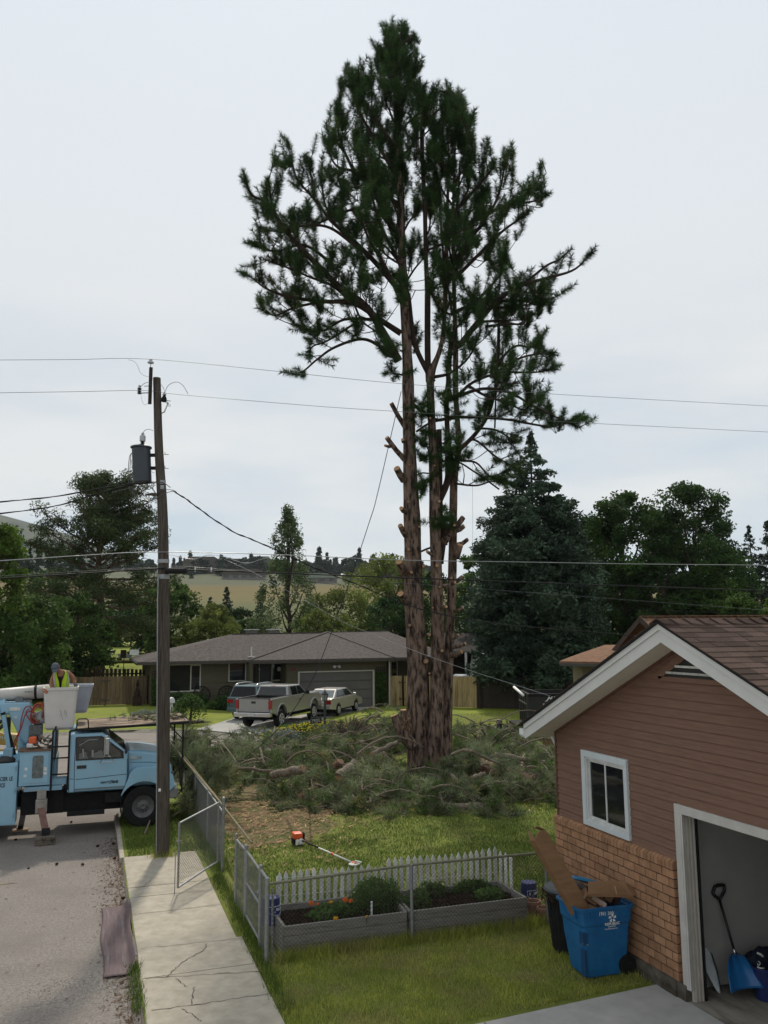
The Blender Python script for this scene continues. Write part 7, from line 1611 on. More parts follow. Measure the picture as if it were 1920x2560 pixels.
# door lines, window
dm = mat('seam', (.02,.03,.04), rough=.8)
mb = MB()
for pl in ([(-.29,2.16),(-.30,1.6),(-.28,.92)], [(-.28,.92),(.84,.92)], [(.84,.92),(.92,1.2),(.90,1.62)], [(-.26,1.20),(.90,1.26)]):
    mb.tube([(x,NY-.002,z) for x, z in pl], .006, 4)
mb.build('door_seam', dm, tk)
mb = MB()
for pl in ([(.905,1.78),(.935,1.45),(.93,1.30)], [(-.40,.92),(-.43,1.6),(-.42,2.2)], [(-.40,1.23),(-.29,1.21)]): mb.tube([(x,NY-.002,z) for x, z in pl], .005, 4)
mb.tube([(.98,NY+.216,1.50),(1.5,NY+.216,1.47),(1.9,NY+.216,1.38)], .005, 4)
mb.build('body_seam', dm, tk)
MB().box(-.28,.84,NY-.006,NY,.95,.99).build('sill_strip', mat('grime', (.16,.20,.22), rough=.8), tk)
dwin = [(-.245,1.66),(-.255,2.15),(.28,2.15),(.74,1.78),(.76,1.67)]
MB().prism([(-.275,1.63),(-.285,2.18),(.30,2.18),(.80,1.80),(.82,1.63)], NY-.008, NY+.004).build('window_seal', M['black'], tk)
MB().prism(dwin, NY-.014, NY-.007).build('door_window', mat('cabglass', (.045,.05,.05), (.02,.022,.022), rough=.06, scale=5, spec=.8), tk)
mb = MB(); 
for pl, r in (([(.30,1.68),(.36,1.86),(.50,2.0)],.012),([(-.2,1.98),(.0,2.1),(.2,2.1)],.015),([(-.1,1.7),(-.12,1.9)],.03),([(.1,1.7),(.1,1.86)],.04)): mb.tube([(x,NY-.018,z) for x, z in pl], r*.6, 5)
MB().prism([(-.2,1.67),(-.2,1.80),(-.05,1.83),(.0,1.67)], NY-.0165, NY-.0142).prism([(.12,1.67),(.12,1.78),(.3,1.86),(.36,1.67)], NY-.0165, NY-.0142).build('seat', mat('seatgrey', (.16,.16,.155), rough=.8), tk)
mb.build('cab_interior', mat('intgrey', (.30,.31,.30), rough=.6), tk)
mb = MB(); mb.add([(.43,NY+.10,2.17),(.43,FY-.10,2.17),(.88,FY-.06,1.81),(.88,NY+.06,1.81)], [(0,1,2,3)]); mb.build('windscreen', M['glass'], tk)
MB().box(-.24,-.03,NY-.02,NY,1.445,1.52).build('door_handle', M['black'], tk, bevel=.008)
# mirrors
mr = MB(); 
for x in (.38,.47): mr.tube([TZ(870+(x-.38)*400,800,21.55), TZ(865+(x-.38)*400,965,21.55)], .010, 6)
mr.tube([TZ(830,1020,21.65), TZ(860,965,21.55), TZ(915,965,21.55), TZ(940,1010,21.65), TZ(835,1015,21.7)], .010, 6).tube([TZ(870,800,21.55), TZ(895,795,21.55), TZ(905,830,21.7)], .010, 6)
mr.build('mirror_bracket', M['chrome'], tk); a, b = TZ(875,815,21.5), TZ(905,950,21.5); MB().box(a.x, b.x, 21.48, 21.53, b.z, a.z).build('mirror', mat('mirrorback', (.35,.36,.36), rough=.3, metal=.7), tk, bevel=.01)
MB().lathe([(0,-.03),(.05,-.025),(.065,.0),(.055,.02),(0,.03)], tuple(TZ(1045,922,21.72)), 14, 'X').build('hood_mirror', M['black'], tk)
text('lettering', 'TopKick', .085, M['chrome'], tk, (.945,NY+.205,1.575), rotm((1,0,0),(.25,0,1)), .006, 1.0, bold=.003)
text('lettering', 'USDOT', .062, M['matblack'], tk, (.30,NY-.004,1.075), FACE_CAM, .002, .95, bold=.002); text('lettering', '278640', .095, M['matblack'], tk, (.50,NY-.004,1.065), FACE_CAM, .002, .72, bold=.003)
# wheels, chassis
for x, lst in ((1.30,(NY+.12,FY-.12)), (-3.7,(NY+.2,FY-.2))):
    for yc in lst:
        w_ = MB().lathe([(.17,-.02),(.26,-.04),(.275,-.135),(.30,-.14),(.44,-.14),(.475,-.11),(.475,.11),(.44,.14),(.30,.14),(.27,.02),(.17,.02)], (x,yc,.475), 32, 'Y').build('wheel', M['rubber'], tk)
        h = MB().lathe([(0,-.10),(.06,-.12),(.09,-.09),(.15,-.05),(.26,-.115),(.265,-.10),(.15,-.02),(0,-.02)], (x,yc,.475), 24, 'Y').build('hub', mat('hubdark', (.10,.10,.10), (.06,.06,.06), rough=.5), w_)
        mb = MB()
        for k in range(10): a = k*PI/5; mb.tube([(x+.115*math.cos(a), yc-.09, .475+.115*math.sin(a)), (x+.115*math.cos(a), yc-.05, .475+.115*math.sin(a))], .012, 6)
        mb.build('wheel_nut', M['galv'], w_)
MB().box(-5.2,1.9,22.45,22.6,.55,.80).box(-5.2,1.9,23.25,23.4,.55,.80).build('chassis_rail', M['matblack'], tk)
MB().box(-.55,.85,NY+.28,FY-.28,.42,.92).build('engine_block', M['rubber'], tk, bevel=.03)
MB().box(-.42,.42,NY+.05,NY+.32,.36,.47).box(.42,.86,NY+.1,NY+.4,.60,.84).build('step', M['matblack'], tk, bevel=.01)
MB().tube([(-1.35,NY+.5,.62),(-.62,NY+.5,.62)], .2, 16).build('tank', M['rubber'], tk); MB().box(-1.45,-.5,NY+.25,NY+.8,.42,.95).build('battery_box', M['matblack'], tk, bevel=.02)
MB().box(1.90,2.12,NY-.0,FY+.0,.62,.86).build('front_bumper', mat('bumpergrey', (.20,.20,.20), rough=.5), tk, bevel=.03)
for yy in (NY+.28, FY-.28): MB().box(1.97,2.02,yy-.1,yy+.1,1.05,1.22).build('headlight', MATS['skyglass'], tk, bevel=.01)
MB().box(.78,.80,NY+.02,NY+.3,.35,.85).build('mud_flap', M['rubber'], tk)
# service body
MB().box(-5.2,-1.53,NY-.03,NY+.50,.28,1.66).box(-5.2,-1.53,FY-.50,FY+.03,.28,1.66).box(-5.2,-1.53,NY+.50,FY-.50,.85,.95).build('body_cabinets', blue, tk, bevel=.02)
MB().box(-5.1,-1.58,NY-.036,NY-.028,.33,1.60).build('cabinet_door', blue, tk, bevel=.004)
mb = MB(); 
for z in (.45,1.0,1.5): mb.tube([(-1.565,NY-.05,z),(-1.565,NY-.05,z+.09)], .014, 6)
mb.build('hinge', blued, tk); MB().box(-2.05,-1.93,NY-.06,NY-.03,.86,.93).build('latch', M['black'], tk)
text('lettering', 'GLACIER', .125, M['matblack'], tk, (-2.04,NY-.04,1.275), FACE_CAM, .002, .62, bold=.002); text('lettering', 'LE', .125, M['matblack'], tk, (-1.70,NY-.04,1.275), FACE_CAM, .002, .62, bold=.002)
text('lettering', 'SERVICE', .125, M['matblack'], tk, (-2.06,NY-.04,1.135), FACE_CAM, .002, .62, bold=.002)
MB().box(-1.50,-.82,NY-.01,NY+.58,1.12,1.90).build('tool_box', blue, tk, bevel=.012)
MB().box(-1.42,-.87,NY-.022,NY-.011,1.18,1.84).build('tool_box_door', blue, tk, bevel=.004)
MB().prism([(-1.22,1.33),(-1.22,1.76),(-1.20,1.80),(-1.00,1.80),(-.98,1.76),(-.98,1.33),(-1.0,1.29),(-1.2,1.29)], NY-.03, NY-.023).build('inspection_panel', mat('alupanel', (.16,.19,.19), (.09,.11,.11), rough=.35, metal=.5, scale=14), tk)
MB().box(-1.55,-.80,NY-.04,NY+.6,1.895,1.925).build('tool_box_top', mat('rustedge', (.20,.12,.08), (.09,.075,.065), rough=.9, scale=20), tk)
MB().box(-.97,-.90,NY-.026,NY-.023,1.45,1.53).box(-.97,-.90,NY-.026,NY-.023,1.36,1.42).box(-1.40,-1.33,NY-.026,NY-.023,1.33,1.38).box(-1.38,-1.32,NY-.026,NY-.023,1.48,1.54).build('sticker', M['whiteold'], tk)
MB().box(-1.38,-.55,NY-.01,NY+.2,.99,1.09).build('lower_rail', blued, tk, bevel=.006); MB().box(-.78,-.46,NY+.05,NY+.4,1.10,1.24).build('step_box', blued, tk, bevel=.006)
# black guard rack behind the cab
mb = MB()
for x in (-.80,-.43): mb.tube([(x,NY-.03,.98),(x,NY-.03,2.33)], .022, 6)
for z in (1.35,1.72,1.98): mb.tube([(-.80,NY-.03,z),(-.43,NY-.03,z)], .018, 6)
mb.tube([(-.80,NY-.03,2.33),(-.76,NY+.1,2.38),(-.76,FY-.1,2.38)], .022, 6).tube([(-.43,NY-.03,2.33),(-.36,NY-.03,2.34),(.30,NY-.03,2.34)], .022, 6)
mb.build('guard_rack', M['matblack'], tk)
mb = MB()
for y in (NY+.15, NY+.7, 22.9, 23.5): mb.box(-.80,-.76,y-.02,y+.02,1.0,2.36)
for k in range(14): mb.box(-.74,-.72,NY+.1+.15*k,NY+.16+.15*k,1.05,1.62)
mb.build('headboard', blued, tk); MB().box(-.755,-.745,NY+.1,FY-.1,1.62,2.34).build('screen', mat('meshscreen', (.07,.065,.06), rough=.8), tk)
# platform over the cab
pm = mat('plywood', (.36,.27,.20), (.25,.19,.14), rough=.9, scale=4, stretch=(1,4,1), c3=(.07,.055,.045), s3=1.3, t3=(.42,.6))
z0, z1_ = 2.33, 2.40
MB().add([(-.30,NY,z0+.03),(2.32,NY,z1_+.03),(2.32,FY,z1_+.03),(-.30,FY,z0+.03),(-.30,NY,z0+.05),(2.32,NY,z1_+.05),(2.32,FY,z1_+.05),(-.30,FY,z0+.05)], [(0,3,2,1),(4,5,6,7),(0,1,5,4),(1,2,6,5),(2,3,7,6),(3,0,4,7)]).build('platform_board', pm, tk)
mb = MB(); mb.obox((-.32,NY-.02,z0+.015),(2.34,NY-.02,z1_+.015),.035,.055).obox((-.32,FY+.02,z0+.015),(2.34,FY+.02,z1_+.015),.035,.055).obox((2.34,NY,z1_+.015),(2.34,FY,z1_+.015),.035,.055)
for y in (NY, FY): mb.obox((2.20,y,z1_),(2.20,y,.75),.04,.04,up=(0,1,0)).obox((1.82,y,z1_-.02),(2.20,y,2.02),.03,.03,up=(0,1,0))
mb.tube([(-.28,NY-.02,2.34),(-.28,NY-.02,2.56),(-.24,NY-.02,2.60),(-.07,NY-.02,2.60),(-.03,NY-.02,2.56),(-.01,NY-.02,2.35)], .014, 6)
mb.build('platform_frame', M['matblack'], tk)
# outriggers
pale = mat('outriggergrey', (.30,.28,.25), (.22,.20,.18), rough=.7, scale=8, c3=(.20,.10,.07), s3=5, t3=(.58,.72))
mb = MB(); a = Vector((-.99,NY+.10,.98)); foot = zz(375,1690); foot.z = ROADZ+.20
mb.box(-1.09,-.89,NY-.02,NY+.22,.80,1.02); mb.box(-1.11,-.86,NY-.09,NY+.12,.50,.80); og = mb.build('outrigger_housing', pale, tk, bevel=.01)
MB().obox((-.99,NY+.0,.62),foot+Vector((0,0,.06)),.15,.15,up=(0,-1,.3)).build('outrigger_leg', mat('rustleg', (.22,.12,.10), (.12,.07,.06), rough=.7, scale=6), og, bevel=.01)
MB().obox(foot+Vector((0,.02,.14)), foot+Vector((0,0,.0)),.17,.17,up=(0,-1,.3)).build('outrigger_foot', M['matblack'], og)
f2_ = zz(168,1585); f2_.z = ROADZ+.05
MB().obox((-1.42,FY-.2,.60), f2_+Vector((0,0,.02)), .12, .12, up=(0,-1,.3)).build('outrigger_leg', M['matblack'], tk)
pd = MB().obox(f2_+Vector((-.18,-.0,-.02)), f2_+Vector((.18,0,-.02)), .30, .035); o = pd.build('outrigger_pad', mat('padwood', (.34,.26,.19), rough=.9)); tag(o, 'thin plywood pad under the far outrigger leg', 'pad')
cr_ = thing('cribbing_block', 'stacked timber block under the near outrigger leg on the road', 'timber block', (foot.x,foot.y,ROADZ)); fx0 = foot.x
for k in range(2): MB().box(fx0-.21,fx0+.21,foot.y-.20+.01*k,foot.y+.22,ROADZ+.005+.095*k,ROADZ+.095+.095*k).build('timber', mat('cribwood', (.17,.145,.12), (.09,.075,.06), rough=.95, scale=10, stretch=(.4,6,6)), cr_, bevel=.01)
mb = MB()
for x in (-.06,.12): mb.tube([(fx0+x,foot.y-.205,ROADZ+.16),(fx0+x+.03,foot.y-.215,ROADZ+.06),(fx0+x+.07,foot.y-.21,ROADZ+.15)], .008, 5)
mb.build('rope_handle', M['matblack'], cr_)
# turret, boom, hoses
ped = [(-2.03,2.55),(-2.03,2.97),(-1.38,2.97),(-1.34,2.70),(-1.30,2.2),(-1.42,1.96),(-1.58,2.12),(-1.86,2.72)]
MB().prism([(p[0],p[1]) for p in ped], 22.62, 23.18).build('turret', blue, tk, bevel=.03)
MB().tube([(-1.48,22.9,.95),(-1.48,22.9,2.2)], .15, 20).build('pedestal', blued, tk); MB().box(-1.88,-1.68,22.0,22.25,1.66,1.96).build('control_box', blued, tk, bevel=.01); MB().obox((-1.98,22.55,2.75),(-1.68,22.5,1.75),.10,.12,up=(0,1,0)).build('lift_cylinder', M['matblack'], tk); MB().obox((-1.95,22.45,2.7),(-1.76,22.4,1.75),.09,.10,up=(0,1,0)).build('link_arm', blued, tk)
MB().tube([(-3.6,22.9,2.86),(-2.0,22.9,2.86)], .2, 20).build('lower_boom', blue, tk); MB().tube([(-2.02,22.9,2.86),(-1.96,22.9,2.86)], .23, 20).build('boom_flange', blue, tk)
MB().prism([(-1.72,2.97),(-1.74,3.06),(-1.66,3.10),(-1.56,3.08),(-1.55,2.97)], 22.7, 23.0).box(-1.52,-1.36,22.65,22.9,2.93,3.02).build('valve_block', mat('valve', (.12,.14,.15), rough=.5), tk)
MB().box(-1.84,-1.60,22.60,22.615,2.78,2.86).box(-1.72,-1.66,22.60,22.615,2.60,2.64).build('sticker', M['whiteold'], tk)
MB().box(-1.38,-1.08,22.55,22.95,2.05,2.42).build('hose_reel_box', mat('boxgrey', (.16,.17,.17), (.09,.09,.09), rough=.7, scale=12), tk, bevel=.01)
MB().tube([(-1.25,22.8,2.55),(-1.02,22.6,2.62)], .16, 14).build('tank', mat('tankgrey', (.30,.33,.34), rough=.5), tk)
bm_a, bm_b = Vector((-6.0,23.15,2.95)), Vector((-.98,22.85,3.21)); white_ = mat('boomwhite', (.55,.53,.50), (.47,.45,.42), rough=.5, scale=3, c3=(.36,.33,.29), s3=4, t3=(.55,.8))
MB().tube([bm_a, bm_b.lerp(bm_a,.25), bm_b], [.125,.14,.165], 24).build('upper_boom', white_, tk, smooth=True)
bd_ = (bm_b-bm_a).normalized(); c = bm_a.lerp(bm_b,.935); MB().tube([c, c+bd_*.06], .168, 24).build('boom_band', M['matblack'], tk)
text('lettering', 'DUECO', .06, M['matblack'], tk, c+Vector((-.22,-.165,.0)), FACE_CAM, .001, .9)
orange = mat('hoseorange', (.45,.13,.03), (.35,.10,.03), rough=.5); redh = mat('hosered', (.28,.03,.025), rough=.5)
B8 = lambda x, y, Y=22.5: PY(x*.3014, 1600+y*.3014, Y)
hz = thing('hose_coil', 'coil of orange and red hoses hung on the truck turret below the bucket', 'hose', B8(320,600))
rr_ = random.Random(8)
for k in range(9):
    c = B8(318+rr_.uniform(-14,14), 605+rr_.uniform(-14,14), 22.5+.02*k); a_, b_ = rr_.uniform(.12,.17), rr_.uniform(.17,.24); tl = rr_.uniform(-.5,-.2)
    P = []
    for a in np.linspace(0, 2*PI, 22): x_, z_ = a_*math.cos(a), b_*math.sin(a); P.append((c.x+x_*math.cos(tl)-z_*math.sin(tl), c.y-.03*math.sin(a*2), c.z+x_*math.sin(tl)+z_*math.cos(tl)))
    MB().tube(P, .012, 6).build('coil', orange if k % 2 else redh, hz, smooth=True)
for pl in ([(290,640),(255,560),(210,560),(180,640),(165,740),(130,820),(110,880),(100,930)],[(300,610),(250,590),(210,620),(185,700),(160,770),(140,830),(95,960)],[(270,690),(230,640),(215,600),(240,570)]): MB().tube(spline([B8(*p) for p in pl], 5), .013, 6).build('hose', redh, hz, smooth=True)
# tools on the box
cs = thing('chainsaw', 'orange and grey chainsaw lying on the truck tool box', 'chainsaw', TZ(270,880,22.0)); a = TZ(270,830,22.0)
MB().box(a.x-.08,a.x+.09,a.y-.1,a.y+.1,a.z-.08,a.z+.08).build('saw_body', MATS['orangeplastic'], cs, bevel=.03, seg=3); MB().box(a.x-.12,a.x+.02,a.y-.12,a.y+.05,a.z-.16,a.z-.07).build('engine', M['whiteold'], cs, bevel=.02)
MB().tube([(a.x-.08,a.y,a.z+.05),(a.x-.02,a.y-.05,a.z+.13),(a.x+.09,a.y-.03,a.z+.12),(a.x+.12,a.y,a.z)], .014, 6).build('handle', M['black'], cs, smooth=True)
mb = MB(); rr_ = random.Random(5)
for k in range(26):
    p = Vector((rr_.uniform(-1.22,-.86), rr_.uniform(21.95,22.3), rr_.uniform(1.94,2.16))); q = p+Vector((rr_.uniform(-.12,.12), rr_.uniform(-.1,.1), rr_.uniform(-.02,.1))); mb.obox(p, q, rr_.uniform(.015,.06), rr_.uniform(.01,.05))
o = mb.build('tool_heap', mat('toolmix', (.10,.085,.075), (.30,.27,.24), rough=.6, scale=9, tint=.5)); tag(o, 'heap of small saws and tools on the tool box behind the truck cab', 'tools', kind='stuff')
tp = MB(); bmx = bmesh.new(); bmesh.ops.create_icosphere(bmx, subdivisions=3, radius=1)
for v in bmx.verts: v.co = Vector((v.co.x*.25-1.85+.05*noise.noise(v.co*3), v.co.y*.22+22.0, max(-.3, v.co.z)*.10+1.70+.04*noise.noise(v.co*4)))
me = bpy.data.meshes.new('tarp'); bmx.to_mesh(me); bmx.free(); o = link('folded_tarp', me, mat('tarpgrey', (.05,.05,.05), (.03,.03,.03), rough=.9, scale=6), None, smooth=True); tag(o, 'crumpled dark grey cloth on top of the truck side cabinet', 'cloth')
# buckets
def bucket(c0, w0, d0, w1, d1, zb, zt, mt, parent, r=.09):
    rings = []
    for z, w_, d_, in ((zb,w1*.86,d1*.86),(zb+.06,w1,d1),(zt-.08,w0,d0),(zt-.075,w0+.035,d0+.035),(zt,w0+.04,d0+.04),(zt,w0-.02,d0-.02),(zb+.1,w1-.02,d1-.02)):
        ring = []
        for cx, cy, a0 in ((1,1,0),(-1,1,90),(-1,-1,180),(1,-1,270)):
            for k in range(5): a = rad(a0+k*22.5); ring.append((c0.x+cx*(w_/2-r)+r*math.cos(a), c0.y+cy*(d_/2-r)+r*math.sin(a), z))
        rings.append(ring)
    n = 20; vs = sum(rings, []); fs = [tuple(range(n-1,-1,-1))]+[(j*n+k, j*n+(k+1)%n, (j+1)*n+(k+1)%n, (j+1)*n+k) for j in range(len(rings)-1) for k in range(n)]+[tuple(range((len(rings)-1)*n, len(rings)*n))]
    mb = MB(); mb.add(vs, fs); return mb
bw = mat('bucketwhite', (.56,.53,.50), (.50,.475,.45), rough=.5, scale=3, c3=(.40,.36,.32), s3=5, t3=(.6,.8)); bgrey = mat('bucketgrey', (.30,.33,.40), (.27,.30,.36), rough=.5)
B1c = Vector((-.69,22.62,0)); b_ = bucket(B1c, .78, .62, .66, .54, 2.30, 3.32, bw, tk); o = b_.build('bucket', bw, tk, smooth=False, bevel=.008)
B2c = Vector((-.26,23.35,0)); b_ = bucket(B2c, .62, .56, .40, .42, 2.62, 3.33, bw, tk); b_.build('bucket', bgrey, tk, bevel=.008)
MB().tube([(-.98,22.7,2.66),(-1.12,22.75,2.66)], .05, 10).box(-1.0,-.9,22.55,22.95,2.55,3.25).build('bucket_mount', white_, tk)
MB().tube(spline([B8(352,405,22.35),B8(372,412,22.3),B8(392,425,22.3),B8(385,440,22.3),B8(360,425,22.35)],3), .018, 6).build('lanyard', orange, tk, smooth=True)
mb = MB()
for pl in ([(500,580),(505,600),(510,640)],[(535,580),(540,600),(532,615)],[(548,588),(552,612),(545,640)],[(515,640),(522,665)]): mb.tube([B8(*p, 22.30) for p in pl], .003, 4)
mb.build('scuff', M['matblack'], tk)
# ---------------------------------------------------------------- yellow loader behind the truck
ld = thing('loader', 'yellow loader with a black cab partly hidden behind the truck at the left edge', 'loader', (-3.0,26.0,ROADZ)); yel = mat('loaderyellow', (.42,.24,.03), (.36,.20,.03), rough=.5, scale=4)
lp0, lp1 = B8(-300,790,25.0), B8(205,830,25.0)
MB().obox(lp0, lp1, .35, .30).build('boom_arm', yel, ld, bevel=.03); lp2 = B8(60,960,25.0); MB().obox(lp1+Vector((-.1,0,-.05)), B8(170,1010,25.0), .3, .2).obox(B8(-200,940,25), B8(130,930,25), .3, .16).build('lift_arm', yel, ld, bevel=.02)
text('lettering', 'JOHN DEERE', .135, mat('cream', (.55,.50,.36), rough=.6), ld, B8(-38,826,24.8)+Vector((0,0,0)), rotm((1,0,-.02),(0,0,1)), .004, 1.0, bold=.003)
MB().box(-4.6,-2.4,25.2,26.8,.5,1.5).build('loader_body', yel, ld, bevel=.05)
mb = MB()
for x in (-3.6,-2.6): 
    for y in (25.4,26.7): mb.box(x-.05,x+.05,y-.05,y+.05,1.5,2.9)
mb.box(-3.7,-2.5,25.3,26.8,2.9,3.0); mb.build('cab_frame', M['matblack'], ld)
for x in (-4.3,-2.5):
    for y in (25.0,27.0): MB().lathe([(.2,-.2),(.45,-.2),(.55,-.15),(.55,.15),(.45,.2),(.2,.2)], (x,y,.55+ROADZ), 24, 'Y').build('wheel', M['rubber'], ld)
MB().tube(spline([B8(-10,690,25),B8(20,665,25),B8(45,670,25),B8(30,700,25),B8(-10,740,25)],4), .05, 8).build('hydraulic_hose', M['black'], ld, smooth=True); MB().box(*(lambda a,b:(a.x,b.x,25.2,25.35,b.z,a.z))(B8(55,640,25.2),B8(82,780,25.2))).build('mast', M['matblack'], ld)
# ================================================================ WORKER
def skin(name, joints, edges, mt, parent, sub=2, world=True):
    me = bpy.data.meshes.new(name); me.from_pydata([j[0] for j in joints], edges, []); o = bpy.data.objects.new(name, me); COL.objects.link(o)
    m = o.modifiers.new('skin','SKIN'); m.use_smooth_shade = True
    for i, j in enumerate(joints):
        r = j[1]; me.skin_vertices[0].data[i].radius = (r if isinstance(r, tuple) else (r, r)); me.skin_vertices[0].data[i].use_root = (i == 0)
    s = o.modifiers.new('sub','SUBSURF'); s.levels = sub; s.render_levels = sub
    dg = bpy.context.evaluated_depsgraph_get(); m2 = bpy.data.meshes.new_from_object(o.evaluated_get(dg)); bpy.data.objects.remove(o); m2.materials.clear()
    return link(name, m2, mt, parent, world, smooth=True)
WX, WY = -.69, 22.60
wk = thing('person', 'worker in cap and yellow hi-vis vest leaning down in the white bucket', 'person', (WX,WY,2.40))
sk = mat('skin', (.30,.15,.10), (.25,.12,.08), rough=.6, scale=8)
V = lambda x, y, z: Vector((WX+x, WY+y, z))
J = [(V(0,.03,3.02),(.15,.11)),(V(-.01,0,3.22),(.15,.11)),(V(-.02,-.05,3.45),(.17,.12)),(V(-.02,-.09,3.63),(.155,.10)),(V(-.06,-.17,3.71),(.062,.06)),(V(-.12,-.24,3.75),(.066,.066)),(V(-.135,-.26,3.80),(.06,.06)),
     (V(-.17,-.10,3.63),.060),(V(-.235,-.12,3.45),.048),(V(-.205,-.17,3.27),.040),(V(-.19,-.20,3.16),.030),
     (V(.15,-.07,3.66),.060),(V(.275,-.05,3.54),.050),(V(.30,-.05,3.44),.042),(V(.31,-.12,3.40),.036),
     (V(-.09,.04,2.86),.085),(V(-.10,-.02,2.62),.065),(V(-.10,.02,2.42),.05),(V(.09,.04,2.86),.085),(V(.10,-.02,2.62),.065),(V(.10,.02,2.42),.05)]
Eg = [(0,1),(1,2),(2,3),(3,4),(4,5),(5,6),(3,7),(7,8),(8,9),(9,10),(3,11),(11,12),(12,13),(13,14),(0,15),(15,16),(16,17),(0,18),(18,19),(19,20)]
body = skin('body', J, Eg, sk, wk)
skin('trousers', [(V(0,.03,3.05),(.165,.125)),(V(0,.03,2.95),(.165,.125)),(V(-.09,.04,2.82),.10),(V(-.10,-.02,2.62),.08),(V(-.10,.02,2.44),.065),(V(.09,.04,2.82),.10),(V(.10,-.02,2.62),.08),(V(.10,.02,2.44),.065)], [(0,1),(1,2),(2,3),(3,4),(1,5),(5,6),(6,7)], mat('denim', (.03,.04,.06), rough=.9), wk)
skin('shirt', [(V(0,.02,3.08),(.172,.13)),(V(-.01,0,3.25),(.168,.125)),(V(-.02,-.05,3.45),(.183,.132)),(V(-.02,-.085,3.62),(.165,.108)),(V(-.05,-.15,3.69),(.072,.07)),(V(-.15,-.09,3.64),.070),(V(.14,-.07,3.665),.070)], [(0,1),(1,2),(2,3),(3,4),(3,5),(3,6)], mat('tanktop', (.03,.018,.018), rough=.9), wk)
hv = mat('hivis', (.42,.58,.04), (.36,.50,.03), rough=.6, scale=4); refl = mat('reflective', (.40,.42,.40), rough=.4)
# vest: two front panels and a back, following the torso
def vest():
    mb = MB(); mr_ = MB(); prof = [(3.08,.178,.136,.02,0),(3.25,.176,.134,0,-.01),(3.45,.192,.142,-.05,-.02),(3.56,.185,.130,-.075,-.02),(3.66,.150,.105,-.10,-.02),(3.715,.105,.085,-.115,-.03)]
    na = 28; gaps = [.05,.05,.12,.34,.62,.85]; rings = []
    for i, (z, a_, b_, yo, xo) in enumerate(prof):
        g = gaps[i]; ring = []
        for k in range(na+1):
            th = -PI/2+g+(2*PI-2*g)*k/na; ring.append(V(xo+a_*math.cos(th)*1.02, yo+b_*math.sin(th)*1.02-.0, z))
        rings.append(ring)
    n = na+1; vs = sum(rings, []); fs = [(j*n+k, j*n+k+1, (j+1)*n+k+1, (j+1)*n+k) for j in range(len(rings)-1) for k in range(na)]
    mb.add(vs, fs, 0, .5); o = mb.build('vest', hv, wk, smooth=True); s = o.modifiers.new('s','SOLIDIFY'); s.thickness = .012; s.offset = 1; s2 = o.modifiers.new('u','SUBSURF'); s2.levels = s2.render_levels = 1
    # reflective stripes: a belt round the waist and one over each shoulder
    def ringpt(t, k):
        j = min(len(rings)-2, int(t)); f = t-j; p = rings[j][k].lerp(rings[j+1][k], f); c = V(prof[j][4], prof[j][3], p.z); d = (p-c); d.z = 0; return p+d.normalized()*.019
    for t in (.25,): 
        A_ = [ringpt(t, k) for k in range(n)]; B__ = [p+Vector((0,0,.05)) for p in A_]; mr_.add(A_+B__, [(k,k+1,n+k+1,n+k) for k in range(n-1)])
    for k in (3, na-3):
        A_ = [ringpt(t, k) for t in np.linspace(.6,4.8,9)]; B__ = [ringpt(t, k+1) for t in np.linspace(.6,4.8,9)]; mr_.add(A_+B__, [(i,i+1,9+i+1,9+i) for i in range(8)])
    so = mr_.build('reflective_stripe', refl, o); m_ = so.modifiers.new('s','SOLIDIFY'); m_.thickness = .004
    mt_ = MB()
    for k in (0, na): mt_.tube([rings[i][k]+Vector((0,-.008,0)) for i in range(len(rings))], .008, 5)
    mt_.build('vest_trim', M['matblack'], o)
vest()
# head: face bowed down, cap with peak, ears, grey hair
hc = V(-.14,-.28,3.80); q_ = Matrix.Rotation(rad(46), 4, 'X') @ Matrix.Rotation(rad(-12), 4, 'Y')
bmx = bmesh.new(); bmesh.ops.create_uvsphere(bmx, u_segments=28, v_segments=20, radius=1)
for v in bmx.verts:
    x, y, z = v.co; 
    if z < 0: x *= 1-.28*(-z)**1.3; y *= 1-.10*(-z)
    if y < -.6 and -.35 < z < .15: y -= .20*max(0, 1-abs(x)/.22)*(1-abs(z+.12)/.3)          # nose
    if y < -.5 and .0 < z < .30 and .18 < abs(x) < .55: y += .07                                 # eye sockets
    if y < -.5 and -.62 < z < -.48: y += .05 if abs(x) < .3 else 0                               # mouth
    if y < -.4 and z < -.75: y -= .10                                                             # chin
    v.co = Vector((x*.078, y*.098, z*.118))
me = bpy.data.meshes.new('head'); bmx.transform(q_); bmesh.ops.translate(bmx, verts=bmx.verts, vec=hc); bmx.to_mesh(me); bmx.free(); hd_ = link('head', me, sk, wk, smooth=True)
def hp(x, y, z): return hc + (q_.to_3x3() @ Vector((x,y,z)))
for s in (-1, 1):
    mb = MB(); mb.tube([hp(s*.074,.0,.03), hp(s*.088,.012,.01), hp(s*.074,.01,-.035)], [.016,.02,.010], 8); mb.build('ear', sk, hd_, smooth=True)
    mb = MB(); mb.lathe([(0,-.008),(.008,-.005),(.01,0),(.008,.005),(0,.008)], tuple(hp(s*.03,-.088,.018)), 8); mb.build('eye', M['whiteold'], hd_)
MB().tube([hp(-.025,-.088,-.062), hp(0,-.093,-.064), hp(.025,-.088,-.062)], .006, 6).build('mouth', mat('lip', (.20,.07,.06), rough=.6), hd_)
capm = mat('capgreyblue', (.10,.12,.14), (.075,.09,.105), rough=.9, scale=30)
bmx = bmesh.new(); bmesh.ops.create_uvsphere(bmx, u_segments=28, v_segments=16, radius=1); bmesh.ops.delete(bmx, geom=[v for v in bmx.verts if v.co.z < -.02], context='VERTS')
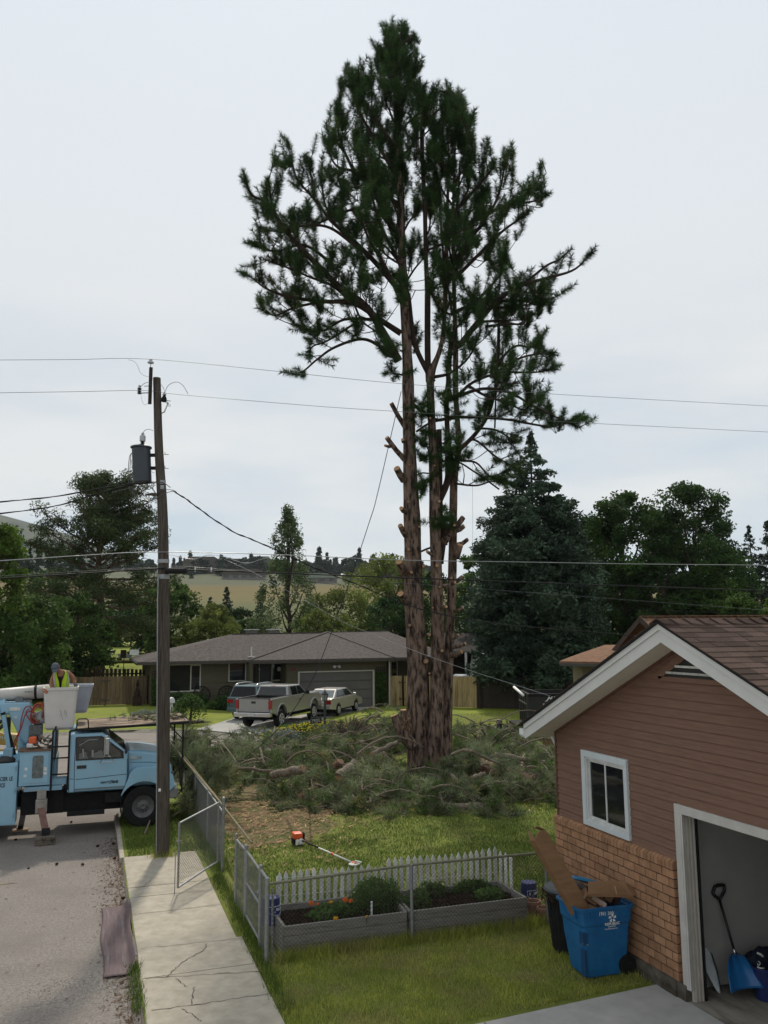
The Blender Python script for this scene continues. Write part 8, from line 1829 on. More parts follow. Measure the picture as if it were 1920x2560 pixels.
for v in bmx.verts: v.co = Vector((v.co.x*.088, v.co.y*.106, v.co.z*.098+.030))
me = bpy.data.meshes.new('cap'); bmx.transform(q_); bmesh.ops.translate(bmx, verts=bmx.verts, vec=hc); bmx.to_mesh(me); bmx.free(); cp = link('cap', me, capm, wk, smooth=True); cp.modifiers.new('s','SOLIDIFY').thickness = .006
mb = MB(); vs = []; fs = []
for j in range(5):
    for i in range(9): u = i/8*2-1; t = j/4; vs.append(hp(u*.078*(1-.18*t*t), -.072-.10*t*(1-.35*u*u)-.015*(1-u*u), .032+.012*(1-u*u)-.012*t))
mb.add(vs, [(j*9+i, j*9+i+1, (j+1)*9+i+1, (j+1)*9+i) for j in range(4) for i in range(8)]); o = mb.build('cap_peak', capm, cp, smooth=True); o.modifiers.new('s','SOLIDIFY').thickness = .006
mb = MB(); rr_ = random.Random(2)
for k in range(260):
    a = rr_.uniform(.25*PI, .75*PI)+(0); s = rr_.choice((-1,1)); a = rr_.uniform(-.1, 1.0)*PI/2; x, y = s*.080*math.cos(a), .100*math.sin(a); p = hp(x, y, rr_.uniform(-.045,.03)); mb.obox(p, p+(q_.to_3x3() @ Vector((x*.15, y*.15, -.025))), .006, .004)
mb.build('hair', mat('greyhair', (.22,.20,.18), rough=.8, tint=.3), wk)
# gloved hands: palm plus four fingers and a thumb
def hand(c, d, pn, label, mt, curl):
    d = Vector(d).normalized(); pn = Vector(pn).normalized(); sd__ = d.cross(pn).normalized(); J_ = [(c-d*.045,(.026,.024)),(c,(.034,.02)),(c+d*.045,(.036,.018))]; E_ = [(0,1),(1,2)]
    for i, (o_, l) in enumerate(((-.030,.062),(-.010,.072),(.011,.068),(.030,.054))):
        b = len(J_); base = c+d*.05+sd__*o_; 
        a1 = base+d*l*.42-pn*l*.18*curl; a2_ = a1+(d*(1-.6*curl)-pn*curl).normalized()*l*.36; a3_ = a2_+(d*(1-1.3*curl)-pn*curl*1.2).normalized()*l*.30
        J_ += [(base,.0105),(a1,.0098),(a2_,.009),(a3_,.0075)]; E_ += [(2,b),(b,b+1),(b+1,b+2),(b+2,b+3)]
    b = len(J_); t0 = c-sd__*.030; t1 = t0-sd__*.028+d*.022-pn*.01; t2 = t1+d*.026-pn*.02*curl-sd__*.004; J_ += [(t0,.013),(t1,.011),(t2,.009)]; E_ += [(1,b),(b,b+1),(b+1,b+2)]
    return skin(label, J_, E_, mt, wk, 1)
glv = mat('glovegrey', (.12,.115,.10), (.07,.068,.06), rough=.9, scale=25)
hand(V(.315,-.15,3.385), (.25,-.75,-.45), (.1,-.45,.9), 'glove', glv, .85)
hand(V(-.185,-.215,3.11), (.05,-.25,-1), (-.2,-1,.2), 'hand', sk, .5)
# ================================================================ BRUSH HEAP
rg = np.random.default_rng(99); rp = random.Random(99)
def Zc(x, y): return (500+.5425*x, 1750+.5425*y)
SHL = []; bmB = MB()
def cutbranch(p, d, L, sh, mb, droop=.25, r0=.022, nt=5, green=True):
    d = Vector(d).normalized(); P = []
    sd_ = Vector((-d.y, d.x, 0)); bend = rp.uniform(-.3,.3)
    for i in range(6):
        t = i/5; q = p+d*L*t+sd_*bend*L*t*t*.6+Vector((0,0,-droop*L*t*t+.10*L*math.sin(PI*t))); q.z = max(q.z, .03); P.append(q)
    mb.tube(P, [r0*(1-.75*i/5) for i in range(6)], 5, cap=False)
    if not green: return P
    for k in range(nt):
        t = rp.uniform(.35, 1); i = min(4, int(t*5)); q = P[i].lerp(P[i+1], t*5-i); dd = (P[i+1]-P[i]).normalized(); e = (dd+Vector((rp.uniform(-.9,.9), rp.uniform(-.9,.9), rp.uniform(-.35,.45)))).normalized()
        l = rp.uniform(.2,.5); q2 = q+e*l; q2.z = max(q2.z,.04); mb.tube([q, q2], [.010,.006], 4, cap=False); sh.append((q.lerp(q2,.4), e, rp.uniform(.25,.45)))
    sh.append((P[-2], (P[-1]-P[-2]).normalized(), .45))
    return P
blobs = [((905,1865),1.3,.8),((955,1875),1.3,.7),((1200,1870),.9,.7),((1250,1870),.8,.7),((470,1905),.55,1.1),((520,1915),.7,1.2),((575,1900),.6,1.1),((590,1945),.5,1.1),((650,1905),.6,1.1),((660,1945),.55,1.0),((720,1895),.5,.9),((730,1930),.55,1.1),((800,1892),.5,.9),((800,1920),.9,1.1),((840,1960),.8,1.0),
         ((870,1870),1.0,1.1),((880,1920),1.0,1.1),((930,1880),1.25,1.1),((930,1950),.8,.9),((960,1995),.4,.9),((1010,1990),.22,.8),((880,2010),.4,.9),((1070,2005),.15,.8),((1130,1985),.22,.8),((1180,1940),.6,.9),((1180,1880),.8,1.0),
         ((1210,1960),.55,1.0),((1240,1890),.9,1.1),((1260,1980),.4,.9),((1290,1930),.7,1.0),((1320,1880),.7,1.1),((1340,1970),.5,1.0),((1380,1920),.6,1.0),((1390,1985),.4,.9),((770,1985),.35,.8),((1160,2010),.3,.8)]
for (px, h, r) in blobs:
    c = G(*px)
    for k in range(int(17*r)):
        a = rp.uniform(0,2*PI); rr = r*1.25*math.sqrt(rp.random()); z = h*(1-(rr/(r*1.35))**2)*rp.uniform(.25,1.0); p = Vector((c.x+rr*math.cos(a), c.y+rr*math.sin(a), max(.05,z)))
        th = rp.uniform(0,2*PI); cutbranch(p, (math.cos(th), math.sin(th)*.8, rp.uniform(-.25,.45)), rp.uniform(.7,1.9), SHL, bmB)
for k in range(60):   # thinner scatter on the front edge
    px = rp.uniform(640,1390); p = G(px, rp.uniform(1975,2025)+(0 if px < 1250 else -10)); p.z = rp.uniform(.03,.18); th = rp.uniform(0,2*PI); cutbranch(p, (math.cos(th), math.sin(th), rp.uniform(-.05,.15)), rp.uniform(.4,1.1), SHL, bmB, nt=3, r0=.014)
for k in range(130):   # bare limbs and broken twigs showing through
    px, h, r = rp.choice(blobs); c = G(*px); a = rp.uniform(0,2*PI); rr = r*rp.random(); th = rp.uniform(0,2*PI)
    cutbranch(Vector((c.x+rr*math.cos(a), c.y+rr*math.sin(a), h*rp.uniform(.6,1.15))), (math.cos(th), math.sin(th)*.7, rp.uniform(-.25,.5)), rp.uniform(.8,2.4), SHL, bmB, droop=rp.uniform(.1,.4), r0=rp.uniform(.02,.045), green=k % 3 == 0, nt=3)
v, f, t_ = needles(SHL, 56, .215, .019, rg); print('low shoots', len(SHL))
bp = thing('brush_heap', 'tangled heap of cut green pine boughs around the foot of the big pine', 'brush', G(950,1930))
gi = np.repeat(rg.uniform(0,1,len(SHL)) < .3, 56); fi = f[gi]; o9 = link('green_boughs', np_mesh('green_boughs', v, fi, t_), mat('needlegreen', (.12,.175,.05), (.06,.10,.03), rough=.7, scale=1.3, transl=.25, tint=.6), bp, True); o9['kind'] = 'stuff'; f = f[~gi]
o = link('pine_boughs', np_mesh('pine_boughs', v, f, t_), M['needlelow'], bp, True); o['kind'] = 'stuff'; o2 = bmB.build('twigs', M['barkgrey'], bp); o2['kind'] = 'stuff'; bp['kind'] = 'stuff'
# individual boughs and logs that stand out
def bough(label, pts, r, sh_n=10, name='cut_branch', cat='branch', grp=None, needle_mat='needlelow', per=80, both=True, bark='barkgrey', cut=True, nl=.21):
    """pts: (px, py, z or None->ground, depth) as world points"""
    P = spline(pts, 5); t = thing(name, label, cat, tuple(pts[0]), group=grp); n = len(P)
    rr = [r*(1-.6*i/(n-1)) for i in range(n)]
    mb = MB(); mb.tube(P, rr, 9); sh = []
    for k in range(sh_n):
        i = rp.randint(int(n*.3), n-2); e = ((P[i+1]-P[i]).normalized()+Vector((rp.uniform(-1,1), rp.uniform(-1,1), rp.uniform(-.4,.8)))).normalized(); l = rp.uniform(.25,.7); q = P[i]+e*l; mb.tube([P[i], q], [r*.3,.007], 4, cap=False); sh.append((P[i].lerp(q,.35), e, l*.75))
    mb.build('stem', M[bark], t, smooth=True)
    if cut: d = (P[0]-P[1]).normalized(); MB().tube([P[0], P[0]+d*.012], [r*.95]*2, 10).build('cut_face', M['cutwood'], t)
    if sh: v, f, tt = needles(sh, per, nl, .015, rg); link('needles', np_mesh('needles', v, f, tt), M[needle_mat], t, True)
    return t
def gp(zx, zy, z): x, y = Zc(zx, zy); return G(x, y, z)
def dp(zx, zy, d): x, y = Zc(zx, zy); return PD(x, y, d)
gl = 'logs lying in the brush'
def log(label, a, b, r, bark='barkgrey', r2=None, grp=gl):
    t = thing('log', label, 'log', tuple(a), group=grp); d = (b-a).normalized(); n = 9; P = [a.lerp(b, i/n)+Vector((0,0,.02*math.sin(i*1.7+r*40))) for i in range(n+1)]; r2 = r2 or r*.9
    mb = MB(); mb.tube(P, [(r+(r2-r)*i/n)*(1+.05*math.sin(i*2.3)) for i in range(n+1)], 14); mb.build('log_body', M[bark], t, smooth=False)
    MB().tube([a-d*.012, a], [r*.93]*2, 14).build('cut_face', M['cutwood'], t); MB().tube([b, b+d*.012], [r2*.93]*2, 14).build('cut_face', M['cutwood'], t); return t
logred = 'logred'; M[logred] = mat('logred', (.22,.125,.085), (.11,.062,.042), rough=1, scale=9, stretch=(2,2,2), bump=1, bscale=16, c3=(.26,.18,.13), s3=3)
log('large peeling reddish log lying right of the big pine', gp(1290,300,.62), gp(1530,365,.34), .22, logred, .12)
log('long straight log lying in front of the brush heap on the lawn', gp(990,487,.10), gp(1405,494,.09), .085, 'barkgrey', .10)
log('upper of two short reddish logs at the left front of the brush', gp(455,448,.13), gp(560,385,.16), .085, logred)
log('lower of two short reddish logs at the left front of the brush', gp(425,455,.08), gp(500,430,.09), .075, logred)
log('short thick log with a pale cut end left of the big pine', gp(640,352,0.77), gp(715,293,1.02), .14, 'barkgrey', .12)
log('pale cut round poking out of the boughs above the short thick log', gp(625,302,0.87), gp(650,285,1.02), .10, logred, .08)
log('grey limb lying along the left part of the brush heap', gp(330,345,0.67), gp(475,318,0.87), .10, 'barkgrey', .12)
log('thin grey pole crossing the left part of the brush heap', gp(150,308,0.77), gp(380,335,0.70), .045, 'barkgrey')
log('grey limb resting behind the cut round, pointing at the trunk', gp(790,250,0.97), gp(905,195,1.22), .07, 'barkgrey', .06)
log('bare grey pole leaning out of the brush towards the garage', gp(1360,252,0.97), gp(1588,286,0.77), .085, 'barkgrey', .06)
log('small sawn branch stub at the pine foot, right side', gp(1155,345,0.57), gp(1190,375,0.50), .06, 'barkgrey')
log('small forked branch with pale end right of the pine foot', gp(1250,360,0.56), gp(1310,338,0.62), .06, 'barkgrey')
gb = 'cut pine boughs standing out of the heap'
bough('arched bare bough curving over the right side of the heap', [gp(1163,50+200,1.9),gp(1230,230,2.37),gp(1320,270,2.02),gp(1390,300,1.42),gp(1420,330,0.92)], .035, 12, grp=gb)
bough('bough arching low across the right of the heap behind the large log', [dp(1180,160,27.5),dp(1260,190,27.3),dp(1340,250,27),dp(1400,262,26.8)], .03, 10, grp=gb)
bough('thin dark branch lying on the grass before the heap', [gp(528,498,.06),gp(640,480,.10),gp(760,472,.14),gp(835,452,.10)], .035, 3, grp=gb)
bough('curved branch bending over in front of the pine foot', [gp(1060,412,0.77),gp(1120,392,0.92),gp(1200,405,0.87),gp(1262,470,0.54)], .025, 5, grp=gb)
bough('long curved twig sweeping to the left tip of the heap', [gp(170,290,.6),gp(120,220,.9),gp(60,170,1.1),gp(10,160,1.15)], .022, 7, grp=gb)
bough('arched twig in the left part of the heap with hanging needles', [gp(300,300,1.22),gp(230,240,1.62),gp(180,205,1.72),gp(140,230,1.52)], .02, 7, grp=gb)
bough('dark arched bough in the middle of the heap', [gp(400,290,1.22),gp(450,245,1.72),gp(520,235,1.82),gp(560,265,1.52)], .03, 6, grp=gb)
bough('long bough leaning from the heap up to the broken leader', [dp(650,210,28.6),dp(760,190,28.4),dp(860,150,28.2),dp(895,115,28)], .03, 8, grp=gb)
bough('bough with yellowed needles in front of the pine foot', [gp(760,470,0.57),gp(740,400,1.02),gp(735,350,1.22)], .02, 12, needle_mat='needlelow', grp=gb)
bough('green tipped bough right of the pine trunk', [dp(1170,330,27),dp(1200,290,26.8),dp(1235,260,26.7)], .025, 14, grp=gb)
bough('slim forked branch poking up in the right front of the heap', [gp(1045,500,.05),gp(1048,440,.5),gp(1050,390,.9)], .012, 2, grp=gb, cut=False)
st_ = bough('upright grey stick standing in the middle of the heap', [gp(500,412,.1),gp(503,412,.6),gp(506,412,1.25)], .03, 0, name='stick', cat='stick', cut=False)
# brown dead cluster
SHd = []; c = G(875,1880); t = thing('dead_bough', 'brown dried pine top lying on the heap left of the trunk', 'branch', c); mb = MB()
for k in range(46):
    a = rp.uniform(-.2,PI+.2); q = Vector((c.x+.1*math.cos(a), c.y+rp.uniform(-.4,.4), .7)); e = Vector((math.cos(a)*1.1, rp.uniform(-.4,.4), abs(math.sin(a))*.9+.1)).normalized(); l = rp.uniform(.4,.75); mb.tube([q, q+e*l], [.03,.02], 5); SHd.append((q+e*l*.3, e, l*.7))
mb.build('stem', M['barkgrey'], t); v, f, tt = needles(SHd, 60, .13, .014, rg); link('needles', np_mesh('needles', v, f, tt), mat('deadneedle', (.11,.085,.06), (.06,.045,.033), rough=.9, tint=.4), t, True)
# boughs piled by the truck nose and fence
gtp = 'long needled boughs dropped by the truck nose'
def P2(x, y, d): return PD(300+.4581*x, 1500+.4581*y, d)
for i, (pl, l) in enumerate((([P2(330,1010,23.4),P2(325,900,23.6),P2(318,780,23.8)],'tall green pine bough standing behind the pole beside the truck rack'),([P2(290,960,23),P2(340,890,23),P2(400,880,23.2)],'pine bough fanning right behind the utility pole'),
      ([P2(300,1080,22.6),P2(370,1000,22.4),P2(450,960,22.4),P2(540,950,22.4)],'green bough hanging over the chain link fence rail'),([P2(400,960,23),P2(470,930,23.2),P2(540,960,23.4)],'bough lying against the brush end of the fence'),
      ([P2(290,1120,22),P2(350,1100,22),P2(420,1080,22)],'bough low beside the truck wheel behind the pole'),([P2(300,1040,22.5),P2(400,1030,22.5),P2(500,1060,22.3)],'drooping bough spilling over the fence toward the lawn'),
      ([P2(290,1180,21.6),P2(340,1150,21.6),P2(400,1160,21.6)],'lowest bough on the grass behind the utility pole'))):
    bough(l, pl, .025, 16, grp=gtp, per=120, nl=.27)
brk = PD(300+.4581*385, 1500+.4581*880, 23.2); o = MB().obox(PD(300+.4581*360,1500+.4581*925,23.2), PD(300+.4581*412,1500+.4581*845,23.2), .16, .05).build('bark_slab', M['darkwood']); tag(o, 'dark split slab of bark standing beside the rack post', 'bark slab')
bough('pale forked stick lying on the verge against the utility pole', [zz(1200,1650)+Vector((0,0,.12)), zz(1240,1590)+Vector((0,0,.25)), zz(1290,1530)+Vector((0,0,.5))], .022, 2, cut=False)
# chips and twigs on the bare ground
mb = MB()
for k in range(3400):
    if k < 2400: x, y = rp.gauss(4.4,1.0), rp.gauss(22.6,2.4)
    else: x, y = rp.uniform(3.2,15), rp.gauss(21.8,1.0)
    if x < 2.7 or y < 16.5: continue
    a = rp.uniform(0,PI); l = rp.uniform(.02,.10); p = Vector((x,y,rp.uniform(.03,.06))); d = Vector((math.cos(a),math.sin(a),rp.uniform(-.1,.2)))*l; e = Vector((-math.sin(a),math.cos(a),.2))*rp.uniform(.004,.014); mb.add([p-d-e,p+d-e,p+d+e,p-d+e],[(0,1,2,3)])
o = mb.build('wood_chips', mat('chips', (.36,.24,.13), (.16,.10,.06), rough=1, tint=.5, scale=3)); tag(o, 'wood chips and twigs littering the bare ground left of the heap', 'wood chips', kind='stuff')
# ================================================================ GRASS
def blades(name, regs, mt, label, hmin=.03, hmax=.07, wd=.008, seed=1, excl=None):
    rng = np.random.default_rng(seed); C = []
    for (x0,x1,y0,y1,dens) in regs:
        n = int((x1-x0)*(y1-y0)*dens); c = np.stack([rng.uniform(x0,x1,n), rng.uniform(y0,y1,n)],1)
        C.append(c)
    c = np.concatenate(C)
    if excl is not None: c = c[[not excl(x,y) for x,y in c]]
    n = len(c); h = rng.uniform(hmin,hmax,n)*(1+.35*np.sin(c[:,0]*3.1+np.sin(c[:,1]*2.3)*2)*np.cos(c[:,1]*1.7)); a = rng.uniform(0,2*PI,n); le = rng.uniform(.1,.9,n)*h; b = rng.uniform(0,2*PI,n)
    base = np.stack([c[:,0],c[:,1],np.zeros(n)],1); w_ = np.stack([np.cos(a),np.sin(a),np.zeros(n)],1)*wd*.5; tip = base+np.stack([np.cos(b)*le,np.sin(b)*le,h],1)
    v = np.stack([base-w_, base+w_, tip],1).reshape(-1,3); f = np.arange(3*n).reshape(n,3); t = np.repeat(rng.uniform(0,1,n),3)
    o = link(name, np_mesh(name, v, f, t), mt); return tag(o, label, 'grass', kind='stuff')
gm1 = mat('grassblade', (.40,.41,.09), (.24,.285,.06), rough=.75, scale=1.6, transl=.35, tint=.4, c3=(.36,.31,.15), s3=.9, t3=(.47,.72))
gm2 = mat('grassblade2', (.11,.165,.033), (.07,.115,.022), rough=.8, scale=1.2, transl=.2, tint=.35, c3=(.12,.125,.045), s3=.8, t3=(.52,.75))
def wallx(x, y): return x > 7.12 and y < 12.5
def bedx(x, y): return 2.7 < x < 7.0 and 12.5 < y < 13.62
blades('grass', [(2.36,7.12,9.95,12.45,2600),(6.7,7.4,12.45,13.6,1200),(2.33,2.6,10.2,17,1400)], gm1, 'short lawn grass between the driveway and the raised beds', .03, .075, .008, 1, lambda x,y: bedx(x,y) or y < 9.8+(x-2.33)*.035+.05)
blades('grass', [(2.65,16,13.6,17.5,1100),(2.65,18,17.5,21.5,700),(.86,2.5,19.05,24.5,1300)], gm2, 'green lawn grass behind the picket fence and along the verge', .03, .075, .011, 2, lambda x,y: bedx(x,y) or (x > 7.1 and y < 12.9) or ((x-4.5)**2/3.2+(y-22.6)**2/14 < 1 and random.random() < .85))
blades('grass', [(7.5,22,21,34,160),(8.5,24,34,44,90)], gm1, 'far lawn grass around the brush heap', .04, .09, .02, 3, lambda x,y: (x-2.5)**2/27+(y-35)**2/60 < 1)
# taller weeds along fences and kerbs
rg2 = np.random.default_rng(4)
def weeds(pts, n, h, name, label, mt, sp=.06, wd=.010):
    P = [Vector((*p,0)) for p in pts]; segs = [(P[i],P[i+1]) for i in range(len(P)-1)]; L = [(b-a).length for a,b in segs]; cs = []
    for (a,b), l in zip(segs, L):
        m = int(n*l/sum(L)); t = rg2.uniform(0,1,m); cs.append(np.array(a)[None]+np.outer(t, np.array(b-a))+np.concatenate([rg2.normal(0,sp,(m,2)), np.zeros((m,1))],1))
    c = np.concatenate(cs); m = len(c); hh = rg2.uniform(.25,1,m)*h; a = rg2.uniform(0,2*PI,m); w_ = np.stack([np.cos(a),np.sin(a),np.zeros(m)],1)*wd/2; tip = c+np.stack([rg2.normal(0,.3,m)*hh, rg2.normal(0,.3,m)*hh, hh],1)
    mid = (c+tip)/2+w_*.5; v = np.stack([c-w_, c+w_, tip],1).reshape(-1,3); o = link(name, np_mesh(name, v, np.arange(3*m).reshape(m,3), np.repeat(rg2.uniform(0,1,m),3)), mt); return tag(o, label, 'weeds', kind='stuff')
weeds([(2.62,12.46),(4.7,12.5),(6.9,12.5)], 6500, .22, 'weeds', 'dry and green weeds along the front of the raised beds', gm1, .07)
weeds([(2.42,10.8),(2.45,13.2),(2.42,17.0)], 2600, .15, 'weeds', 'weeds between the pavement and the short chain link fence', gm2, .06)
weeds([(.70,11.4),(.72,13.0)], 500, .14, 'weeds', 'green weeds growing in the gutter at the kerb', gm2, .05); weeds([(2.58,17.2),(2.58,22)], 1500, .22, 'weeds', 'weeds under the long chain link fence', gm2, .08)
weeds([(1.42,18.78),(1.75,18.85)], 420, .20, 'weeds', 'dry grass tuft at the foot of the utility pole', gm1, .09); weeds([(6.95,10.3),(7.05,12.2)], 900, .14, 'weeds', 'weeds between the bins and the brick wall', gm1, .09)
weeds([(2.4,9.8),(4.5,9.92),(7.0,10.05)], 1500, .07, 'weeds', 'grass edge hanging over the driveway slab', gm1, .03)
# ================================================================ GARDEN PLANTS
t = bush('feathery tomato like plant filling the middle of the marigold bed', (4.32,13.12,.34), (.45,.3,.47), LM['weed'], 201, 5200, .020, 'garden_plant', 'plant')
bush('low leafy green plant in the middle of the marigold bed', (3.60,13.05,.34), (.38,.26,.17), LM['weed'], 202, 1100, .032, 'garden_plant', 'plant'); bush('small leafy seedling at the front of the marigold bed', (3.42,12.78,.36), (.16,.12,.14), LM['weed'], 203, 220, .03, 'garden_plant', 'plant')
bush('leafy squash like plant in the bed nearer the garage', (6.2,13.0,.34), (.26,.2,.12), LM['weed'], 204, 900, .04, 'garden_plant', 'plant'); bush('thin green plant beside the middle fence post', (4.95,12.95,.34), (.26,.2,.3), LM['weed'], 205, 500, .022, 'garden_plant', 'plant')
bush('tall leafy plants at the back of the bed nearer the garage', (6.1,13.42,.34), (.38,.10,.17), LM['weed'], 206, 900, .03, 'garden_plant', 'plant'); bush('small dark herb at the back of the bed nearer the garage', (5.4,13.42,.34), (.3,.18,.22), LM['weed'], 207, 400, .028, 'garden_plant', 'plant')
og_, ye_ = mat('petalorange', (.62,.13,.015), (.50,.09,.01), rough=.7, tint=.2), mat('petalyellow', (.68,.36,.02), (.60,.28,.015), rough=.7, tint=.2)
def Zm(x, y, z): return G(250+.4521*x, 1980+.4521*y, .50 if y < 650 else .43)
gmk = 'marigolds in the raised bed'
for i, (x, y, z, m_, s, l) in enumerate(((1168,618,.62,og_,.05,'orange marigold, leftmost of the back row'),(1202,622,.58,og_,.032,'small orange marigold beside the leftmost one'),(1276,612,.60,ye_,.04,'yellow marigold between the orange ones'),(1356,600,.64,og_,.055,'large orange marigold beside the feathery plant'),
      (1386,606,.60,og_,.05,'flat orange marigold touching the feathery plant'),(1302,700,.52,ye_,.042,'yellow marigold at the front of the bed'),(1475,690,.50,mat('petalpale', (.45,.30,.08), rough=.8),.03,'faded small marigold under the feathery plant'))):
    c = Zm(x, y, z); t = thing('marigold', l, 'flower', (c.x,c.y,.33), group=gmk); z = c.z; MB().tube([(c.x,c.y,.33),(c.x,c.y,z)], .006, 5).build('stem', LM['weed'], t); mb = MB(); rr_ = random.Random(i)
    for k in range(46):
        a = rr_.uniform(0,2*PI); e = rr_.uniform(-.1,1.4); d = Vector((math.cos(a)*math.cos(e), math.sin(a)*math.cos(e), math.sin(e)*.7)); q = c+d*s*rr_.uniform(.6,1.05); u = d.orthogonal().normalized()*s*.38; w_ = d.cross(u).normalized()*s*.30; mb.add([q-u,q+w_,q+u,q-w_],[(0,1,2,3)])
    mb.build('petals', m_, t)
# ================================================================ MIDDLE DISTANCE
lpz = G(812,1850); t = thing('lamp_post', 'black garden lamp post rising out of the yellow flowers', 'lamp post', lpz); MB().tube([(lpz.x,lpz.y,0),(lpz.x,lpz.y,1.62)], .055, 12).tube([(lpz.x,lpz.y,0),(lpz.x,lpz.y,.25)], .08, 12).tube([(lpz.x,lpz.y,.8),(lpz.x,lpz.y,.84)], .075, 12).build('post', mat('darkteal', (.02,.035,.035), rough=.4), t)
z0 = 1.62; MB().lathe([(.05,z0),(.12,z0+.03),(.12,z0+.05)], (lpz.x,lpz.y,0), 6).lathe([(.17,z0+.30),(.16,z0+.33),(.04,z0+.44),(.03,z0+.47),(.012,z0+.54),(0,z0+.54)], (lpz.x,lpz.y,0), 6).build('lantern_cap', M['black'], t); MB().lathe([(.10,z0+.05),(.14,z0+.30)], (lpz.x,lpz.y,0), 6).build('lantern_glass', mat('lanternglass', (.25,.25,.23), rough=.2), t)
mb = MB()
for k in range(6): a = k*PI/3; mb.tube([(lpz.x+.105*math.cos(a),lpz.y+.105*math.sin(a),z0+.05),(lpz.x+.15*math.cos(a),lpz.y+.15*math.sin(a),z0+.30)], .008, 4)
mb.build('lantern_frame', M['black'], t)
t = thing('house_number_sign', 'black iron house number sign leaning beside the lamp post', 'sign', (lpz.x-.45,lpz.y-.1,0)); xx, yy = lpz.x-.42, lpz.y-.12
mb = MB(); mb.box(xx-.26,xx+.24,yy-.01,yy+.01,.72,.98).tube([(xx-.25,yy,.98),(xx-.1,yy,1.12),(xx+.05,yy,1.18),(xx+.2,yy,1.08),(xx+.24,yy,.98)], .015, 5).tube([(xx+.24,yy,.85),(lpz.x,lpz.y,.85)], .015, 5).build('plate', M['black'], t); text('lettering', '3903', .20, M['whiteold'], t, (xx-.22,yy-.014,.78), FACE_CAM, .002, .95)
MB().tube([(xx-.05,yy,.72),(xx-.35,yy-.05,0)], .015, 5).build('stake', M['black'], t)
sp_ = G(739,1842); t = thing('garden_stake', 'dark lattice garden ornament standing left of the yellow flowers', 'garden ornament', sp_); mb = MB()
for z in (.12,.28,.44,.60): mb.tube([(sp_.x-.1,sp_.y,z),(sp_.x+.12,sp_.y,z+.05)], .012, 5).tube([(sp_.x-.1,sp_.y,z+.08),(sp_.x+.12,sp_.y,z-.04)], .012, 5)
mb.tube([(sp_.x-.11,sp_.y,0),(sp_.x-.11,sp_.y,.68)], .016, 5).tube([(sp_.x+.12,sp_.y,0),(sp_.x+.12,sp_.y,.70)], .016, 5).build('lattice', M['black'], t)
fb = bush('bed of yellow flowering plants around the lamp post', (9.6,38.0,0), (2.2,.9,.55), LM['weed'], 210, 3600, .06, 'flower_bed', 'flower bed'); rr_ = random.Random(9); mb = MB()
for k in range(420):
    a = rr_.uniform(0,2*PI); r = math.sqrt(rr_.random()); c = Vector((9.6+2.1*r*math.cos(a), 37.6+.8*r*math.sin(a), .55*(1-r*r*.6)+rr_.uniform(-.03,.08))); s = rr_.uniform(.025,.05); mb.add([c+Vector((-s,0,0)),c+Vector((0,-s*.4,-s*.5)),c+Vector((s,0,0)),c+Vector((0,s*.4,s*.6))],[(0,1,2,3)])
o = mb.build('blossom', mat('petalbright', (.62,.50,.03), (.5,.40,.03), rough=.7, tint=.2), fb); o['kind'] = 'stuff'
bush('grey green tufty plant left of the yellow flowers', (7.7,35.6,0), (.9,.6,.6), LM['silver'], 211, 1500, .05, 'garden_plant', 'plant')
mp_ = PD(428,1800,45.5); mp_.z = terr(mp_.x, mp_.y); t = thing('mailbox', 'white mailbox on a white post half hidden behind the utility pole', 'mailbox', mp_)
MB().box(mp_.x-.07,mp_.x+.07,mp_.y-.07,mp_.y+.07,mp_.z-.05,mp_.z+.85).build('post', M['white'], t, bevel=.01); MB().prism([(-.15,0),(.15,0),(.15,.14),(.10,.24),(0,.28),(-.10,.24),(-.15,.14)], -.25, .25).build('box', M['white'], t, world=False, bevel=.01).location = (0,0,.85); MB().box(mp_.x-.02,mp_.x+.02,mp_.y-.078,mp_.y-.071,mp_.z+.3,mp_.z+.65).build('number', M['matblack'], t)
c = PD(474,1805,44); zt = terr(c.x,c.y); t = thing('weeping_shrub', 'weeping shrub with hanging green branches beside the mailbox', 'shrub', (c.x,c.y,zt)); rng = np.random.default_rng(6); cs = []; mb = MB()
for k in range(60):
    a = rng.uniform(0,2*PI); r = rng.uniform(.25,.95); n_ = 60; s = rng.uniform(0,1,n_); x = r*np.sin(s*1.5)*math.cos(a); y = r*np.sin(s*1.5)*math.sin(a); z = 1.55-.15*r-(s**2.2)*rng.uniform(.8,1.45); cs.append(np.stack([c.x+x+rng.normal(0,.04,n_), c.y+y+rng.normal(0,.04,n_), zt+np.maximum(z,.05)],1))
foliage('foliage', np.concatenate(cs), .055, LM['weed'], t, rng); mb.tube([(c.x,c.y,zt),(c.x+.1,c.y,zt+.8),(c.x,c.y,zt+1.4)], [.07,.06,.03], 8); mb.build('trunk', M['barkfar'], t)
bush('low silver grey shrub left of the mailbox', (2.75,46.6,terr(2.75,46.6)), (.95,.6,.55), LM['silver'], 212, 2200, .05); bush('small green shrub between the mailbox and the weeping shrub', (4.3,46.2,terr(4.3,46.2)), (.5,.4,.6), LM['weed'], 213, 900, .05)
blob(3.3, 45.6, 2.3, 1.0, terr(3.3,45.6)+.03, 12, 'mulch_bed', M['mulch'])
bmx = bmesh.new(); bmesh.ops.create_icosphere(bmx, subdivisions=2, radius=1)
for v in bmx.verts: v.co *= 1+.25*noise.noise(v.co*1.8)
rk_ = bpy.data.meshes.new('rock'); bmx.to_mesh(rk_); bmx.free(); rk_.materials.append(mat('rockgrey', (.24,.21,.18), (.14,.12,.10), rough=.95, scale=3, bump=.4))
